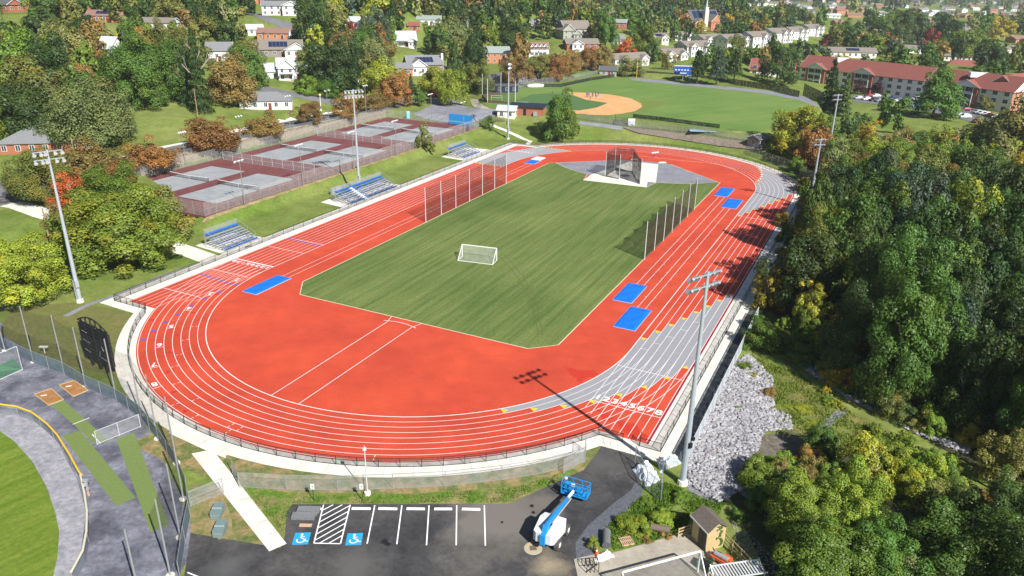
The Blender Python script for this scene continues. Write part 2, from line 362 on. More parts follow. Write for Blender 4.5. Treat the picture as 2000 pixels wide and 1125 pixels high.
asphalt = mat('asphalt', (.046, .045, .048), .9, noise=.28, scale=.13, col2=(.115, .108, .10), fine=.25, fscale=2.2, spec=.2, sharp=(.44, .72), detail=9)
road_m = mat('road_asphalt', (.13, .135, .15), .9, noise=.08, scale=.2, col2=(.17, .17, .18), fine=.08, fscale=2)
gravel = mat('grey_gravel', (.19, .19, .225), .95, noise=.1, scale=.3, col2=(.25, .25, .28), fine=.3, fscale=3.5)
cinder = mat('cinder_dust', (.085, .085, .11), .95, noise=.28, scale=.22, col2=(.22, .22, .265), fine=.3, fscale=2.2, sharp=(.38, .62), detail=9)
cinder_light = mat('pale_cinder', (.24, .24, .27), .95, noise=.15, scale=.5, col2=(.33, .32, .34), fine=.2, fscale=2)
clay = mat('orange_clay', (.58, .30, .115), .95, noise=.1, scale=.25, col2=(.64, .37, .17), fine=.1, fscale=1.5)
mound_clay = mat('mound_clay', (.30, .13, .04), .95, noise=.1, scale=.8, col2=(.36, .18, .07), fine=.15, fscale=4)
drygrass = mat('dry_grass', (.27, .20, .09), .95, noise=.2, scale=.5, col2=(.12, .15, .04), fine=.3, fscale=2.5, sharp=(.42, .58))
weedground = mat('weed_ground', (.10, .17, .02), .95, noise=.25, scale=.35, col2=(.26, .20, .09), fine=.3, fscale=2.5, sharp=(.45, .62))
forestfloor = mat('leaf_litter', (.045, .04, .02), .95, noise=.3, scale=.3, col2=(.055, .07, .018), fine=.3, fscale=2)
maroon_ct = mat('court_maroon', (.145, .045, .045), .85, noise=.12, scale=.3, col2=(.18, .062, .06), fine=.06, fscale=4)
grey_ct = mat('court_grey', (.26, .275, .29), .85, noise=.10, scale=.3, col2=(.33, .34, .35), fine=.05, fscale=4)
turf = mat('artificial_turf', (.15, .205, .06), .95, noise=.06, scale=1, fine=.12, fscale=6)
ballturf = mat('infield_green', (.075, .15, .045), .95, noise=.05, scale=.5)
stone_m = mat('stone_wall', (.34, .27, .18), .95, noise=.18, scale=1.2, col2=(.26, .20, .14), fine=.3, fscale=3)
paver = mat('dark_paver', (.075, .08, .095), .9, noise=.12, scale=.5, fine=.12, fscale=3)
bare = mat('bare_soil', (.30, .22, .12), .95, noise=.15, scale=.4, col2=(.2, .18, .07), fine=.2, fscale=2)

# terrain, one sheet to the horizon
nx, ny = len(XS), len(YS)
me = bpy.data.meshes.new('ground')
co = np.stack([XX.ravel(), YY.ravel(), ZZ.ravel()], 1).astype(np.float32)
idx = (np.arange(ny-1)[:, None]*nx+np.arange(nx-1)[None, :]).ravel()
q = np.concatenate([np.stack([idx, idx+1, idx+nx+1], 1), np.stack([idx, idx+nx+1, idx+nx], 1)]).astype(np.int32)
me.vertices.add(len(co)); me.vertices.foreach_set('co', co.ravel()); me.loops.add(q.size); me.loops.foreach_set('vertex_index', q.ravel())
me.polygons.add(len(q)); me.polygons.foreach_set('loop_start', np.arange(0, q.size, 3, dtype=np.int32)); me.polygons.foreach_set('use_smooth', np.ones(len(q), bool))
me.update(calc_edges=True); me.materials.append(lawn); ground = link('ground', me); tag(ground, kind='structure')

def arc(off, a0, a1, far=False, n=None):
    n = n or max(3, int(abs(a1-a0)/3)); r = R+off; out = []
    for k in range(n+1):
        a = math.radians(a0+(a1-a0)*k/n)
        out.append(((S/2+r*math.sin(a)) if far else (-S/2-r*math.sin(a)), -r*math.cos(a)))
    return out
def stadium(off): return arc(off, 0, 180, False, 60)+[(S/2, R+off)]+arc(off, 180, 0, True, 60)[1:]+[(-S/2, -R-off)][:0]
TP = lambda P: [T(*p) for p in P]
A_ = R+8*W+.22                         # outer edge of the red
sheet('bullpen_ground', TP([(-83, 52), (-88.0, 36.0), (-89.6, 18.4), (-91, 12.5), (-93.6, 7), (-96.2, 2.5), (-99.5, -4), (-103, -10), (-107.3, -12.5), (-118, -16), (-140, 5), (-125, 50), (-100, 60)]), .004, cinder)
mb = MB(); strip(mb, resample([G(*p) for p in [(112, 628), (142, 637), (128, 618), (150, 606), (175, 594), (225, 578), (275, 558), (312, 541), (350, 528), (392, 515)]][2:], 2.0), 1.0, .0055); struct('running_path', mb, gravel)
def dust(m, c, r0, r1, col):
    nt = m.node_tree; N = nt.nodes; L = nt.links; p = N['Principled BSDF']; src = p.inputs['Base Color'].links[0].from_socket; geo = N.new('ShaderNodeNewGeometry')
    d = N.new('ShaderNodeVectorMath'); d.operation = 'DISTANCE'; L.new(geo.outputs['Position'], d.inputs[0]); d.inputs[1].default_value = (*c, 0)
    n = N.new('ShaderNodeTexNoise'); n.inputs['Scale'].default_value = .35; n.inputs['Detail'].default_value = 8; n.inputs['Roughness'].default_value = .7; L.new(geo.outputs['Position'], n.inputs['Vector'])
    a = N.new('ShaderNodeMath'); a.operation = 'MULTIPLY_ADD'; L.new(n.outputs[0], a.inputs[0]); a.inputs[1].default_value = -(r1-r0)*2.4; L.new(d.outputs['Value'], a.inputs[2])
    q = N.new('ShaderNodeMapRange'); q.inputs[1].default_value = r0-(r1-r0)*1.2; q.inputs[2].default_value = r1-(r1-r0)*1.2; q.inputs[3].default_value = .95; q.inputs[4].default_value = 0; L.new(a.outputs[0], q.inputs[0])
    x = N.new('ShaderNodeMix'); x.data_type = 'RGBA'; L.new(q.outputs[0], x.inputs[0]); L.new(src, x.inputs[6]); x.inputs[7].default_value = (*col, 1); L.new(x.outputs[2], p.inputs['Base Color'])
for px_, r0, r1, cl_ in (((970, 1015), 2.6, 6.0, (.17, .155, .135)), ((1060, 985), .5, 2.6, (.15, .135, .115)), ((1075, 1105), .3, 2.2, (.30, .25, .17)), ((700, 1100), .5, 3.5, (.11, .105, .10)), ((1180, 905), .3, 2.4, (.10, .095, .09)), ((440, 1110), .3, 2.5, (.10, .10, .10))): dust(asphalt, G(*px_), r0, r1, cl_)
lot = sheet('parking_lot', [G(*p) for p in [(570, 985), (560, 1000), (556, 1048), (548, 1070), (372, 1041), (352, 1180), (1150, 1180), (1128, 1100), (1132, 1070), (1190, 1000), (1240, 960), (1270, 915), (1256, 893), (1176, 870), (1158, 895), (1140, 918), (1090, 940), (995, 984)]], .005, asphalt)
sheet('gravel_verge', [G(*p) for p in [(1126, 1100), (1124, 1060), (1150, 1025), (1196, 985), (1232, 958), (1243, 938), (1258, 950), (1252, 968), (1212, 1010), (1180, 1045), (1160, 1100)]], .009, mat('verge_gravel', (.10, .105, .125), .95, noise=.2, scale=.8, fine=.35, fscale=4))
sheet('concrete_pad', [G(*p) for p in [(1121, 1092), (1160, 1083), (1200, 1079), (1330, 1042), (1351, 1043), (1420, 1095), (1440, 1180), (1140, 1180)]], .013, oldconc)
sheet('curve_verge', TP(arc(R*0+11.6, 8, 100)+arc(15.5, 100, 12)), .0045, drygrass)
sheet('weed_strip', [G(*p) for p in [(480, 950), (560, 962), (800, 965), (1000, 950), (1120, 915), (1150, 905), (1096, 938), (990, 984), (574, 984), (552, 1046), (500, 985)]], .0047, weedground)
sheet('lot_corner_grass', [G(*p) for p in [(372, 946), (436, 950), (520, 1075), (372, 1040)]], .0046, drygrass)
sheet('dry_patch', [G(*p) for p in [(20, 600), (150, 590), (262, 612), (226, 680), (232, 735), (160, 720), (60, 690), (0, 650)]], .0044, mat('yellowed_lawn', (.16, .15, .045), .95, noise=.15, scale=.2, col2=(.12, .14, .035), fine=.2, fscale=2))
sheet('apron', TP(stadium(A_-R+2.6)), .010, concrete)
sheet('apron_chute', TP([(-47, -45.3), (-47, -30), (-71.6, -33.5), (-71.7, -45.3)]), .0115, concrete)
sheet('apron_chute.001', TP([(-40, 46.1), (-71.5, 45.6), (-71.7, 37.0), (-60, 30)]), .0118, concrete)
sheet('apron_chute.002', TP([(-40, 46.1), (72, 46.1), (72, 36), (60, 30), (-40, 40)]), .0122, concrete)
sheet('apron_strip', TP([(-47, -45.3), (50, -45.3), (50, -40), (-47, -40)]), .0126, concrete)
sheet('paver_strip', TP([(-70.5, -45.35), (-70.5, -46.9), (30, -46.9), (30, -45.35)]), .009, paver)
lpp = lambda a, b, t: (a[0]+(b[0]-a[0])*t, a[1]+(b[1]-a[1])*t)
cjoint = MB()
for k in range(60): u = -70+k*2.4; strip(cjoint, TP([(u, -42.3), (u, -46.9)]), .035, .0142)
for k in range(0, 181, 4): strip(cjoint, TP(arc(A_-R+.05, k, k)[:1]+arc(A_-R+2.55, k, k)[:1]), .03, .0142)
struct('concrete_joints', cjoint, mat('joint', (.2, .19, .17), .9))
walks = [[(1170, 870), (1256, 893), (1290, 905), (1310, 880), (1262, 866)], [(374, 886), (415, 878), (560, 1062), (526, 1077)], [(342, 820), (450, 868), (440, 895), (392, 875), (330, 846)],
         [(312, 466), (345, 471), (437, 503), (398, 515), (320, 486)], [(202, 593), (262, 612), (300, 612), (285, 583), (232, 583)]]
for i, w in enumerate(walks): sheet('walkway', [G(*p) for p in w], .0128+.0001*i, concrete)
jj = MB()
for k in range(1, 9): a_, b_ = lpp(G(392, 882), G(543, 1069), k/9), lpp(G(415, 878), G(560, 1062), k/9); strip(jj, [a_, b_], .04, .0138)
for k in range(1, 7): strip(jj, [lpp(G(1170, 870), G(1256, 893), k/7), lpp(G(1163, 852), G(1262, 872), k/7)], .035, .0146)
struct('path_joints', jj, MATS['joint'])
sheet('track_surface', TP(stadium(A_-R)), .018, red)
sheet('chute_surface', TP([(-47.3, -A_), (-47.3, -34), (-60, -30), (-69, -34.5), (-69, -A_)]), .0195, red)
sheet('chute_surface.001', TP([(-47.3, A_), (-69, A_), (-69, 36.5), (-60, 30), (-47.3, 33)]), .0196, red)
sheet('chute_surface.002', TP([(47.3, A_), (47.3, 35), (60, 33), (69.6, 34.5), (69.6, A_)]), .0197, red)
mb = MB(); strip(mb, TP([(-69, -A_+.0), (S/2, -A_)]), .22, .0215); strip(mb, TP(arc(A_-R, 0, 35, True)), .2, .0215); struct('track_edge', mb, maroon_line)
# grey exchange zones, lane by lane
def lanepath(k, right_u=None, left=False):
    pass
def zone(mb, o0, o1, inner):
    a = [inner(o0, t/40) for t in range(41)]; b = [inner(o1, t/40) for t in range(41)]
    for i in range(40): mb.poly([(*T(*p), .024) for p in (a[i], a[i+1], b[i+1], b[i])])
def path(o, seq, t):
    """seq: list of ('s', side, u0, u1) or ('a', far, a0, a1); t in 0..1 through them by length"""
    Ls = [abs(q[3]-q[2]) if q[0] == 's' else math.radians(abs(q[3]-q[2]))*(R+4) for q in seq]; tot = sum(Ls); d = t*tot
    for q, L in zip(seq, Ls):
        if d <= L+1e-6 or q is seq[-1]:
            f = min(1, d/max(L, 1e-6)); x = q[2]+(q[3]-q[2])*f
            if q[0] == 's': return (x, q[1]*(R+o))
            return arc(o, x, x+.001, q[1], 1)[0]
        d -= L
gz = MB(); tri = MB()
def triangle(o, u=None, ang=None, far=False, dirn=1, side=-1):
    w = W/2-.1
    if ang is None:
        P = [(u, side*(R+o-w)), (u, side*(R+o+w)), (u-dirn*.85, side*(R+o))]
    else:
        d = math.degrees(.85/(R+o)); P = [arc(o-w, ang, ang+.01, far, 1)[0], arc(o+w, ang, ang+.01, far, 1)[0], arc(o, ang+dirn*d, ang+dirn*d+.01, far, 1)[0]]
    tri.poly([(*T(*p), .038) for p in P])
for k in range(8):
    a1 = 43-5.75*k; s1 = [('s', -1, -43+3.25*k, -S/2), ('a', False, 0, a1)]
    zone(gz, k*W, (k+1)*W, lambda o, t, s1=s1: path(o, s1, t)); triangle((k+.5)*W, u=-43+3.25*k-.05); triangle((k+.5)*W, ang=a1, dirn=-1)
    b1 = 18+4.0*k; u0 = 26.8+3.4*k
    s2 = [('s', -1, u0, S/2), ('a', True, 0, b1)] if u0 < S/2 else [('a', True, 5, b1)]
    zone(gz, k*W, (k+1)*W, lambda o, t, s2=s2: path(o, s2, t)); triangle((k+.5)*W, ang=b1, far=True, dirn=1)
    if u0 < S/2: triangle((k+.5)*W, u=u0, dirn=1)
    c1 = 138+1.0*k; s3 = [('s', 1, 42.5, S/2), ('a', True, 180, c1)]
    zone(gz, k*W, (k+1)*W, lambda o, t, s3=s3: path(o, s3, t)); triangle((k+.5)*W, ang=c1, far=True, dirn=-1); triangle((k+.5)*W, u=42.5, dirn=1, side=1)
struct('exchange_zones', gz, grey); struct('zone_triangles', tri, yellow_line)
sheet('grey_chute', TP([(47, A_-.5), (47, 38), (58, 35.5), (64, 35.5), (57, A_-.5)]), .0245, grey)
# lane lines
ln = MB()
for k in range(9):
    st_ = stadium(k*W); strip(ln, TP(st_), .12 if k == 0 else .072, .031, closed=True)
for k in range(9):
    v = R+k*W
    strip(ln, TP([(-S/2, -v), (-68.6 if k > 2 else -65-k, -v)]), .07, .0325); strip(ln, TP([(-S/2, v), (-68.6 if k > 2 else -64-k, v)]), .07, .0325); strip(ln, TP([(S/2, v), (69.3, v)]), .07, .0325)
for u, v0, v1 in [(-63, -33.3, -41.9), (-52.8, -33, -41.9), (-52.5, 33.4, 41.9), (-62.6, 33.4, 41.9), (-33, 33.2, 41.9), (-38.6, 33.2, 41.9), (68.3, 35, 41.9)]: strip(ln, TP([(u, v0), (u, v1)]), .1, .0335)
strip(ln, TP([(-46.6, 33.2), (-46.6, 41.9)]), .28, .0335); strip(ln, TP([(61.5, 34), (61.5, 41.9)]), .2, .0335); strip(ln, TP([(26.0, -33.2), (26.0, -41.9)]), .09, .0335)
for i, (u, o) in enumerate([(-46.5, 1), (-44, 2), (-41, 3), (-37.6, 4), (-34, 5)]): strip(ln, TP([(u, -R-o*W), (u, -R-(o+1)*W)]), .08, .034)
for k, a in enumerate([169, 158.6, 149.2, 139.8, 130.6, 122, 114]): strip(ln, TP([arc((k+1)*W, a-1.4, a, False, 1)[0], arc((k+2)*W, a-1.4, a, False, 1)[0]]), .09, .034)
for k, a in [(0, 176), (7, 99), (6, 92), (6, 90), (7, 105), (5, 104), (5, 112), (4, 119), (3, 124), (2, 131), (1, 138), (7, 66), (7, 91)]:
    strip(ln, TP([arc(k*W, a, a+1, False, 1)[0], arc((k+.38)*W, a, a+1, False, 1)[0]]), .07, .034); strip(ln, TP([arc((k+.62)*W, a, a+1, False, 1)[0], arc((k+1)*W, a, a+1, False, 1)[0]]), .07, .034)
strip(ln, [G(*p) for p in [(1184, 296), (1200, 301), (1264, 306), (1324, 313), (1380, 318), (1412, 323), (1436, 331)]], .12, .034)
for v in (-26.2, -27.5): strip(ln, TP([(-23.4, v), (40.5, v)]), .07, .031)
for v in (-29.4, -30.7): strip(ln, TP([(-33.0, v), (31.2, v)]), .07, .031)
for v in (27.3, 28.7): strip(ln, TP([(-49.2, v), (48.6, v)]), .07, .031)
for k in range(16):
    for v, u0 in ((-27.6, -18), (-30.8, -28), (-29.3, -28), (-26.1, -18)): u = u0+k*3.1; strip(ln, TP([(u, v), (u, v+(.22 if v in (-29.3, -26.1) else -.22))]), .07, .0315)
for v in (2.1, -2.2): strip(ln, TP([(-80.5, v), (-56, v), (-54.2, v*1.25)]), .09, .031)
strip(ln, TP([(-55.6+.55*math.cos(t/4*1.57)-.3, t*.72) for t in range(-4, 5)]), .1, .032)
lines = struct('lane_lines', ln, white_line)
bl = MB()
for k, a in enumerate([165, 159.2, 154.6, 150, 145.3, 141.4, 137.4, 133.6]):
    o = (k+.5)*W; bl.poly([(*T(*p), .037) for p in (arc(o-.35, a, a+1, False, 1)[0], arc(o+.35, a, a+1, False, 1)[0], arc(o+.3, a+.9, a+2, False, 1)[0], arc(o-.3, a+.9, a+2, False, 1)[0])])
for k in range(8):
    v = R+(k+.5)*W
    for u in (-55.8+k*.12, -33.6+k*.1): bl.poly([(*T(*p), .037) for p in ((u, v-.4), (u, v+.4), (u-.45, v+.3), (u-.45, v-.3))])
struct('blue_marks', bl, blue_line)
rt = MB()
for k, a in [(7, 143), (4, 125.6), (5, 117), (6, 108.8), (7, 101.4), (3, 134), (2, 146), (1, 158)]: o = (k+.5)*W; rt.poly([(*T(*p), .0375) for p in (arc(o-.45, a, a+1, False, 1)[0], arc(o+.45, a, a+1, False, 1)[0], arc(o, a+1, a+2, False, 1)[0])])
struct('dark_red_marks', rt, darkred_line)
def text(name, s, size, loc, rz, m, parent=None, bold=.03, shear=0, tilt=None, align='CENTER', kind=None):
    c = bpy.data.curves.new(name, 'FONT'); c.body = s; c.size = size; c.align_x = align; c.align_y = 'CENTER'; c.offset = bold; c.shear = shear
    o = bpy.data.objects.new(name, c); COL.objects.link(o)
    bpy.context.view_layer.update()
    me = bpy.data.meshes.new_from_object(o.evaluated_get(bpy.context.evaluated_depsgraph_get())); bpy.data.objects.remove(o)
    me.materials.clear(); me.materials.append(m); o = link(name, me, parent); o.location = loc; o.rotation_euler = tilt if tilt else (0, 0, rz)
    if kind: o['kind'] = kind
    return o
paint = mat('number_paint', (.85, .83, .83), .7)
for k in range(8):
    x, y = T(-62.0, -(R+(k+.5)*W)); o = text('lane_number', str(k+1), 1.55, (x, y, .043), TR-PI/2, paint, lines, .035); o.scale = (1.15, 1.0, 1)
    x, y = T(-47.5, R+(k+.5)*W); text('lane_number', str(k+1), 1.25, (x, y, .043), TR+PI/2, paint, lines, .05)
    x, y = T(62.4, R+(k+.5)*W); text('lane_number', str(k+1), 1.1, (x, y, .043), TR+PI/2, paint, lines, .05)
    a = math.radians(21+3.3*k); x, y = T(S/2+(R+(k+.5)*W)*math.sin(a), -(R+(k+.5)*W)*math.cos(a)); text('lane_number', str(k+1), 1.2, (x, y, .043), TR-PI/2+(a), paint, lines, .05)
for k, a in enumerate([169, 158.6, 149.2, 139.2, 130.4, 121.9, 114.1]):
    x, y = T(*arc((k+1.5)*W, a, a+1, False, 1)[0]); ar = math.radians(a)
    text('lane_number', str(k+2), 1.5, (x, y, .043), TR-PI/2-ar, paint, lines, .025)
# infield
grass_px = [(-49.6, 23.9), (-54.1, 20.6), (-54.1, -20.3), (-51, -23.6), (54.4, -23.5), (50.5, -18.5), (47.5, -13.5), (46.2, -9.0), (40.2, -8.3), (39.1, 8.3), (45.6, 9.6), (47.6, 14), (50, 18), (53.7, 22.4), (52.3, 23.9)]
sheet('infield_grass', TP(grass_px), .022, infield_m)
sheet('sector_gravel', TP([(54.5, -23), (68.4, -6.6), (68.6, 0), (66.6, 7.1), (53.7, 22.4), (50, 18), (47.6, 14), (45.6, 9.2), (39.6, 7), (39.6, -9), (46, -9.6), (47.5, -13.5), (50.5, -18.5)]), .0205, gravel)
sheet('discus_pad', [G(*p) for p in [(1139, 352), (1263, 366), (1265, 355), (1281, 357), (1286, 321), (1232, 315), (1155, 341)]], .026, concrete)
mb = MB(); strip(mb, TP(grass_px), .16, .03, closed=True); strip(mb, TP([(54.5, -23), (68.4, -6.6)]), .16, .03); strip(mb, TP([(66.6, 7.1), (53.7, 22.4)]), .16, .03); struct('infield_curb', mb, cream_line)
mb = MB(); 
for pts in ([(975, 500), (1010, 540), (1035, 585), (1046, 625), (1052, 655)], [(985, 497), (1022, 540), (1046, 585), (1054, 625), (1060, 655)]): strip(mb, [G(*p) for p in pts], .15, .0245)
struct('wheel_ruts', mb, mat('rut', (.085, .115, .028), .95))
for i, px in enumerate([[(1100, 718), (1135, 722), (1172, 727), (1160, 736), (1142, 742), (1128, 748), (1120, 735)], [(1205, 820), (1235, 826), (1262, 850), (1262, 862), (1236, 858), (1215, 842)], [(1165, 800), (1195, 806), (1200, 822), (1180, 822)]]):
    q = resample([G(*p) for p in px]+[G(*px[0])], .35)[:-1]; rq = random.Random(i+2); ph = [rq.uniform(0, 6.28) for _ in range(4)]; cq = (sum(a for a, b in q)/len(q), sum(b for a, b in q)/len(q)); out = []
    for k_, (a, b) in enumerate(q): f_ = 1+.16*math.sin(k_*.9+ph[0])+.12*math.sin(k_*2.3+ph[1])+rq.uniform(-.08, .08); out.append((cq[0]+(a-cq[0])*f_, cq[1]+(b-cq[1])*f_))
    sheet('wet_stain', out, .0205+.0003*i, mat('wet_red', (.50, .040, .018), .5, noise=.12, scale=1))
sheet('shot_pad', [G(*p) for p in [(1232, 313), (1248, 313), (1246, 310), (1233, 310)]], .027, concrete)
sheet('shot_pad', [G(*p) for p in [(1285, 319), (1302, 319), (1300, 316), (1288, 316)]], .027, concrete)
# tennis slab
tb = MB(); tb.prism([(*T(*p),) for p in [(-35.2, 61.6), (80.5, 61.6), (80.5, 99), (-20, 99), (-35.2, 90)]], 1.6, 2.04); struct('tennis_slab', tb, maroon_ct)
tl = MB(); tn = 2.046
for uc in (-15, 23.5, 61.0):
    for v0 in (66.9, 82.8):
        sheet('tennis_court', TP([(uc-12.2, v0), (uc+12.2, v0), (uc+12.2, v0+11.6), (uc-12.2, v0+11.6)]), tn, grey_ct)
        c = v0+5.8
        for a, b in [((uc-11.88, c-5.48), (uc+11.88, c-5.48)), ((uc-11.88, c+5.48), (uc+11.88, c+5.48)), ((uc-11.88, c-4.11), (uc+11.88, c-4.11)), ((uc-11.88, c+4.11), (uc+11.88, c+4.11)), ((uc-6.4, c-4.11), (uc-6.4, c+4.11)), ((uc+6.4, c-4.11), (uc+6.4, c+4.11)), ((uc-6.4, c), (uc+6.4, c)), ((uc-11.88, c-5.48), (uc-11.88, c+5.48)), ((uc+11.88, c-5.48), (uc+11.88, c+5.48))]:
            strip(tl, TP([a, b]), .05, tn+.008)
struct('court_lines', tl, mat('court_line', (.42, .43, .43), .8))
drape_poly('court_border', TP([(-36.2, 60.6), (81.5, 60.6), (81.5, 61.7), (-36.2, 61.7)]), bare, .05)
# ball field
B5 = lambda p: G(p[0], p[1], 5)
def bsheet(name, pxs, z, m): return sheet(name, [G(a, b, z) for a, b in pxs], z, m)
bsheet('ballfield_grass', [(945, 212), (970, 190), (1010, 176), (1130, 158), (1228, 152), (1235, 153), (1480, 178), (1560, 190), (1590, 206), (1598, 216), (1480, 258), (1380, 250), (1250, 232), (1005, 208)], 5.03, ballgrass_m)
bsheet('warning_track', [(1228, 152), (1240, 152), (1490, 176), (1580, 190), (1602, 212), (1560, 195), (1480, 181), (1330, 166), (1236, 157)], 5.05, gravel)
inf = [(1108, 180), (1150, 181), (1195, 185), (1232, 192), (1252, 202), (1254, 209), (1240, 217), (1215, 222), (1185, 225), (1160, 224.5), (1125, 222), (1110, 215)]
bsheet('infield_clay', inf, 5.06, clay)
bsheet('yellow_cut', [(1252, 193), (1312, 200), (1240, 222), (1200, 226), (1240, 217), (1254, 209)], 5.045, mat('cut_turf', (.14, .19, .035), .95, noise=.1, scale=.5))
bsheet('infield_turf_patch', [(1000, 206), (1012, 195), (1040, 184), (1108, 182), (1145, 195), (1187, 201), (1165, 210), (1132, 215.5), (1080, 214)], 5.09, ballturf)
bsheet('home_circle', [(1003, 203), (1010, 199), (1028, 198.5), (1036, 201), (1033, 205), (1018, 206.5)], 5.11, mat('home_grey', (.24, .25, .23), .95))
# far side paths, lots and roads
drape_poly('gravel_lot', GTS([(806, 224), (845, 205), (840, 192), (872, 190), (900, 203), (925, 212), (968, 214), (966, 228), (915, 243), (880, 243)]), gravel, .12)
drape_poly('retaining_terrace', GTS([(1215, 250), (1300, 258), (1490, 283), (1490, 296), (1400, 286), (1250, 262)]), mat('terrace_grit', (.20, .16, .13), .95, noise=.15, scale=.6, fine=.3, fscale=3), .3)
drape_strip('path', GTS([(1130, 240), (1180, 246), (1215, 251)]), 2.2, gravel)
drape_strip('path', GTS([(955, 243), (985, 254), (1015, 268), (1036, 276), (1030, 283)]), 1.5, concrete)
drape_strip('path', GTS([(925, 194), (935, 208), (965, 218), (1000, 222)]), 3, oldconc)
for nm, pts, w, m in [
                      ('road', [(480, 168), (560, 182), (640, 197), (705, 212)], 5.5, road_m), ('road', [(490, 25), (530, 40), (570, 52)], 6, road_m), ('road', [(860, 108), (900, 118), (880, 130), (850, 132)], 4, road_m), ('driveway', [(870, 155), (895, 165), (920, 165)], 3.5, road_m),
                      ('road', [(960, 162), (1040, 145), (1180, 128), (1250, 108), (1330, 92), (1400, 80)], 6, road_m), ('road', [(-60, 375), (0, 366), (40, 385)], 9, road_m), ('driveway', [(-20, 392), (40, 402), (85, 418), (110, 425)], 4.5, concrete),
                      ('road', [(1490, 90), (1560, 100), (1640, 96), (1700, 90), (1800, 84)], 6, road_m), ('road', [(1690, 84), (1730, 70), (1800, 50), (1850, 42)], 7, road_m), ('road', [(1940, 122), (1955, 100), (1900, 70), (1850, 60)], 8, road_m), ('road', [(1880, 30), (1940, 60), (2050, 90)], 8, road_m)]:
    drape_strip(nm, GTS(pts), w, m)
for nm, pts, w, m in [('road', [(-60, 104), (-40, 106), (-20, 108.8), (-4, 109.3), (18, 110), (41, 110), (62, 108.5), (80, 107.5), (96, 107), (112, 109)], 7.2, road_m), ('sidewalk', [(-38, 112), (-4, 114.3), (18, 115), (41, 115), (62, 113.2), (80, 112)], 1.6, concrete), ('sidewalk', [(-19, 103.8), (-4, 104.6), (18, 105.2), (41, 104.6), (62, 103), (82, 102)], 1.4, oldconc)]: drape_strip(nm, TP(pts), w, m)
drape_poly('carpark', GTS([(1665, 186), (1740, 188), (1870, 205), (1960, 226), (1955, 246), (1905, 240), (1850, 226), (1780, 212), (1665, 199)]), road_m, .1)
# wood floor, riprap beds
drape_poly('forest_floor', [G(*p) for p in [(1480, 660), (1562, 712), (1640, 768), (1790, 842), (1900, 900), (2300, 1080), (2500, 500), (2250, 215), (1990, 262), (1800, 258), (1640, 280), (1600, 345), (1575, 400), (1500, 560)]], forestfloor, .03)
drape_poly('forest_floor', [G(*p) for p in [(1420, 960), (1500, 880), (1620, 860), (1760, 880), (1900, 960), (2150, 1090), (2100, 1300), (1560, 1300), (1500, 1125)]], forestfloor, .03)
drape_poly('creek_bank', [G(*p) for p in [(1470, 690), (1520, 700), (1660, 800), (1800, 870), (1890, 930), (1840, 990), (1720, 950), (1640, 870), (1560, 870), (1500, 800)]], mat('bank_grass', (.11, .17, .02), .95, noise=.25, scale=.2, col2=(.19, .16, .055), fine=.25, fscale=2), .06)
drape_poly('slope_gravel', [G(*p) for p in [(1340, 905), (1350, 860), (1420, 720), (1460, 690), (1508, 735), (1512, 800), (1480, 880), (1462, 960), (1400, 985), (1345, 960)]], mat('bed', (.2, .2, .22), .95, noise=.3, scale=1), .02)

# ================================================================ FENCES, POLES, NETS
steel = mat('galvanised', (.42, .44, .46), .45, noise=.08, scale=2, metal=.5, spec=.5)
steel_w = mat('pale_steel', (.62, .64, .66), .5, noise=.05, scale=2, metal=.2)
blackm = mat('black_paint', (.018, .018, .02), .5)
woodpole = mat('pole_wood', (.36, .22, .12), .9, noise=.15, scale=3)
tanwood = mat('tan_wood', (.44, .33, .19), .9, noise=.15, scale=3)
whitep = mat('white_paint', (.8, .8, .8), .5)
blackmesh = netmat('black_mesh', (.03, .03, .035), .30)
chain = netmat('chain_link', (.45, .46, .47), .26)
greychain = netmat('grey_chain', (.20, .21, .22), .42)
netblack = netmat('black_net', (.02, .02, .022), .52)
netpale = netmat('barrier_net', (.035, .03, .032), .38)
nettall = netmat('ballfield_net', (.03, .032, .035), .26)
screen = netmat('wind_screen', (.14, .19, .23), .82)
darkscreen = netmat('dark_screen', (.015, .016, .02), .93)

def fence(name, label, pts, h, post_m, mesh_m, rail_m=None, step=3.0, pr=.04, group=None, mid=False, base=None, cat='fence', brace=False, top_r=None, lift=0.0, single=True):
    P = resample(pts, step); z0 = [tz(*p) if base is None else base for p in P]; org = (P[0][0], P[0][1], z0[0])
    t = thing(name, label, cat, org, 0, group); pm = MB().cyl((0, 0, 0), (0, 0, h), pr, pr, 6).mesh('post', post_m)
    for p, z in zip(P, z0): o = link('post', pm, t); o.location = (p[0]-org[0], p[1]-org[1], z-org[2])
    mm = MB()
    hs = [h-.03]+([h/2] if mid else [])+[.08]; RB = [MB() for _ in hs]
    for i in range(len(P)-1):
        a, b = P[i], P[i+1]
        for q, rb in zip(hs, RB): rb.bar((a[0], a[1], z0[i]+q), (b[0], b[1], z0[i+1]+q), (top_r or pr)*1.1)
        if brace and i % 1 == 0:
            dx, dy = b[0]-a[0], b[1]-a[1]; L = math.hypot(dx, dy)
        mm.poly([(a[0], a[1], z0[i]+.05), (b[0], b[1], z0[i+1]+.05), (b[0], b[1], z0[i+1]+h-.05), (a[0], a[1], z0[i]+h-.05)])
    for rb in RB: rb.build('rail', rail_m or post_m, t, org)
    mm.build('mesh_panel', mesh_m, t, org)
    return t
FR = 43.0-R
def arcw(r, a0, a1, far=False): return [T(*p) for p in arc(r-R, a0, a1, far)]
aS = 180-math.degrees(math.acos(37.3/43.0))
fence('track_fence', 'low black railing with fine mesh along the woods side straight of the track', [T(S/2, -43.9), T(-69.8, -43.9)], 1.15, blackm, blackmesh, step=2.6, cat='fence')
fence('track_fence', 'low black railing closing the lane chute beside the dark path', [T(-69.8, -43.9), T(-69.8, -41.5)], 1.15, blackm, blackmesh, step=1.2)
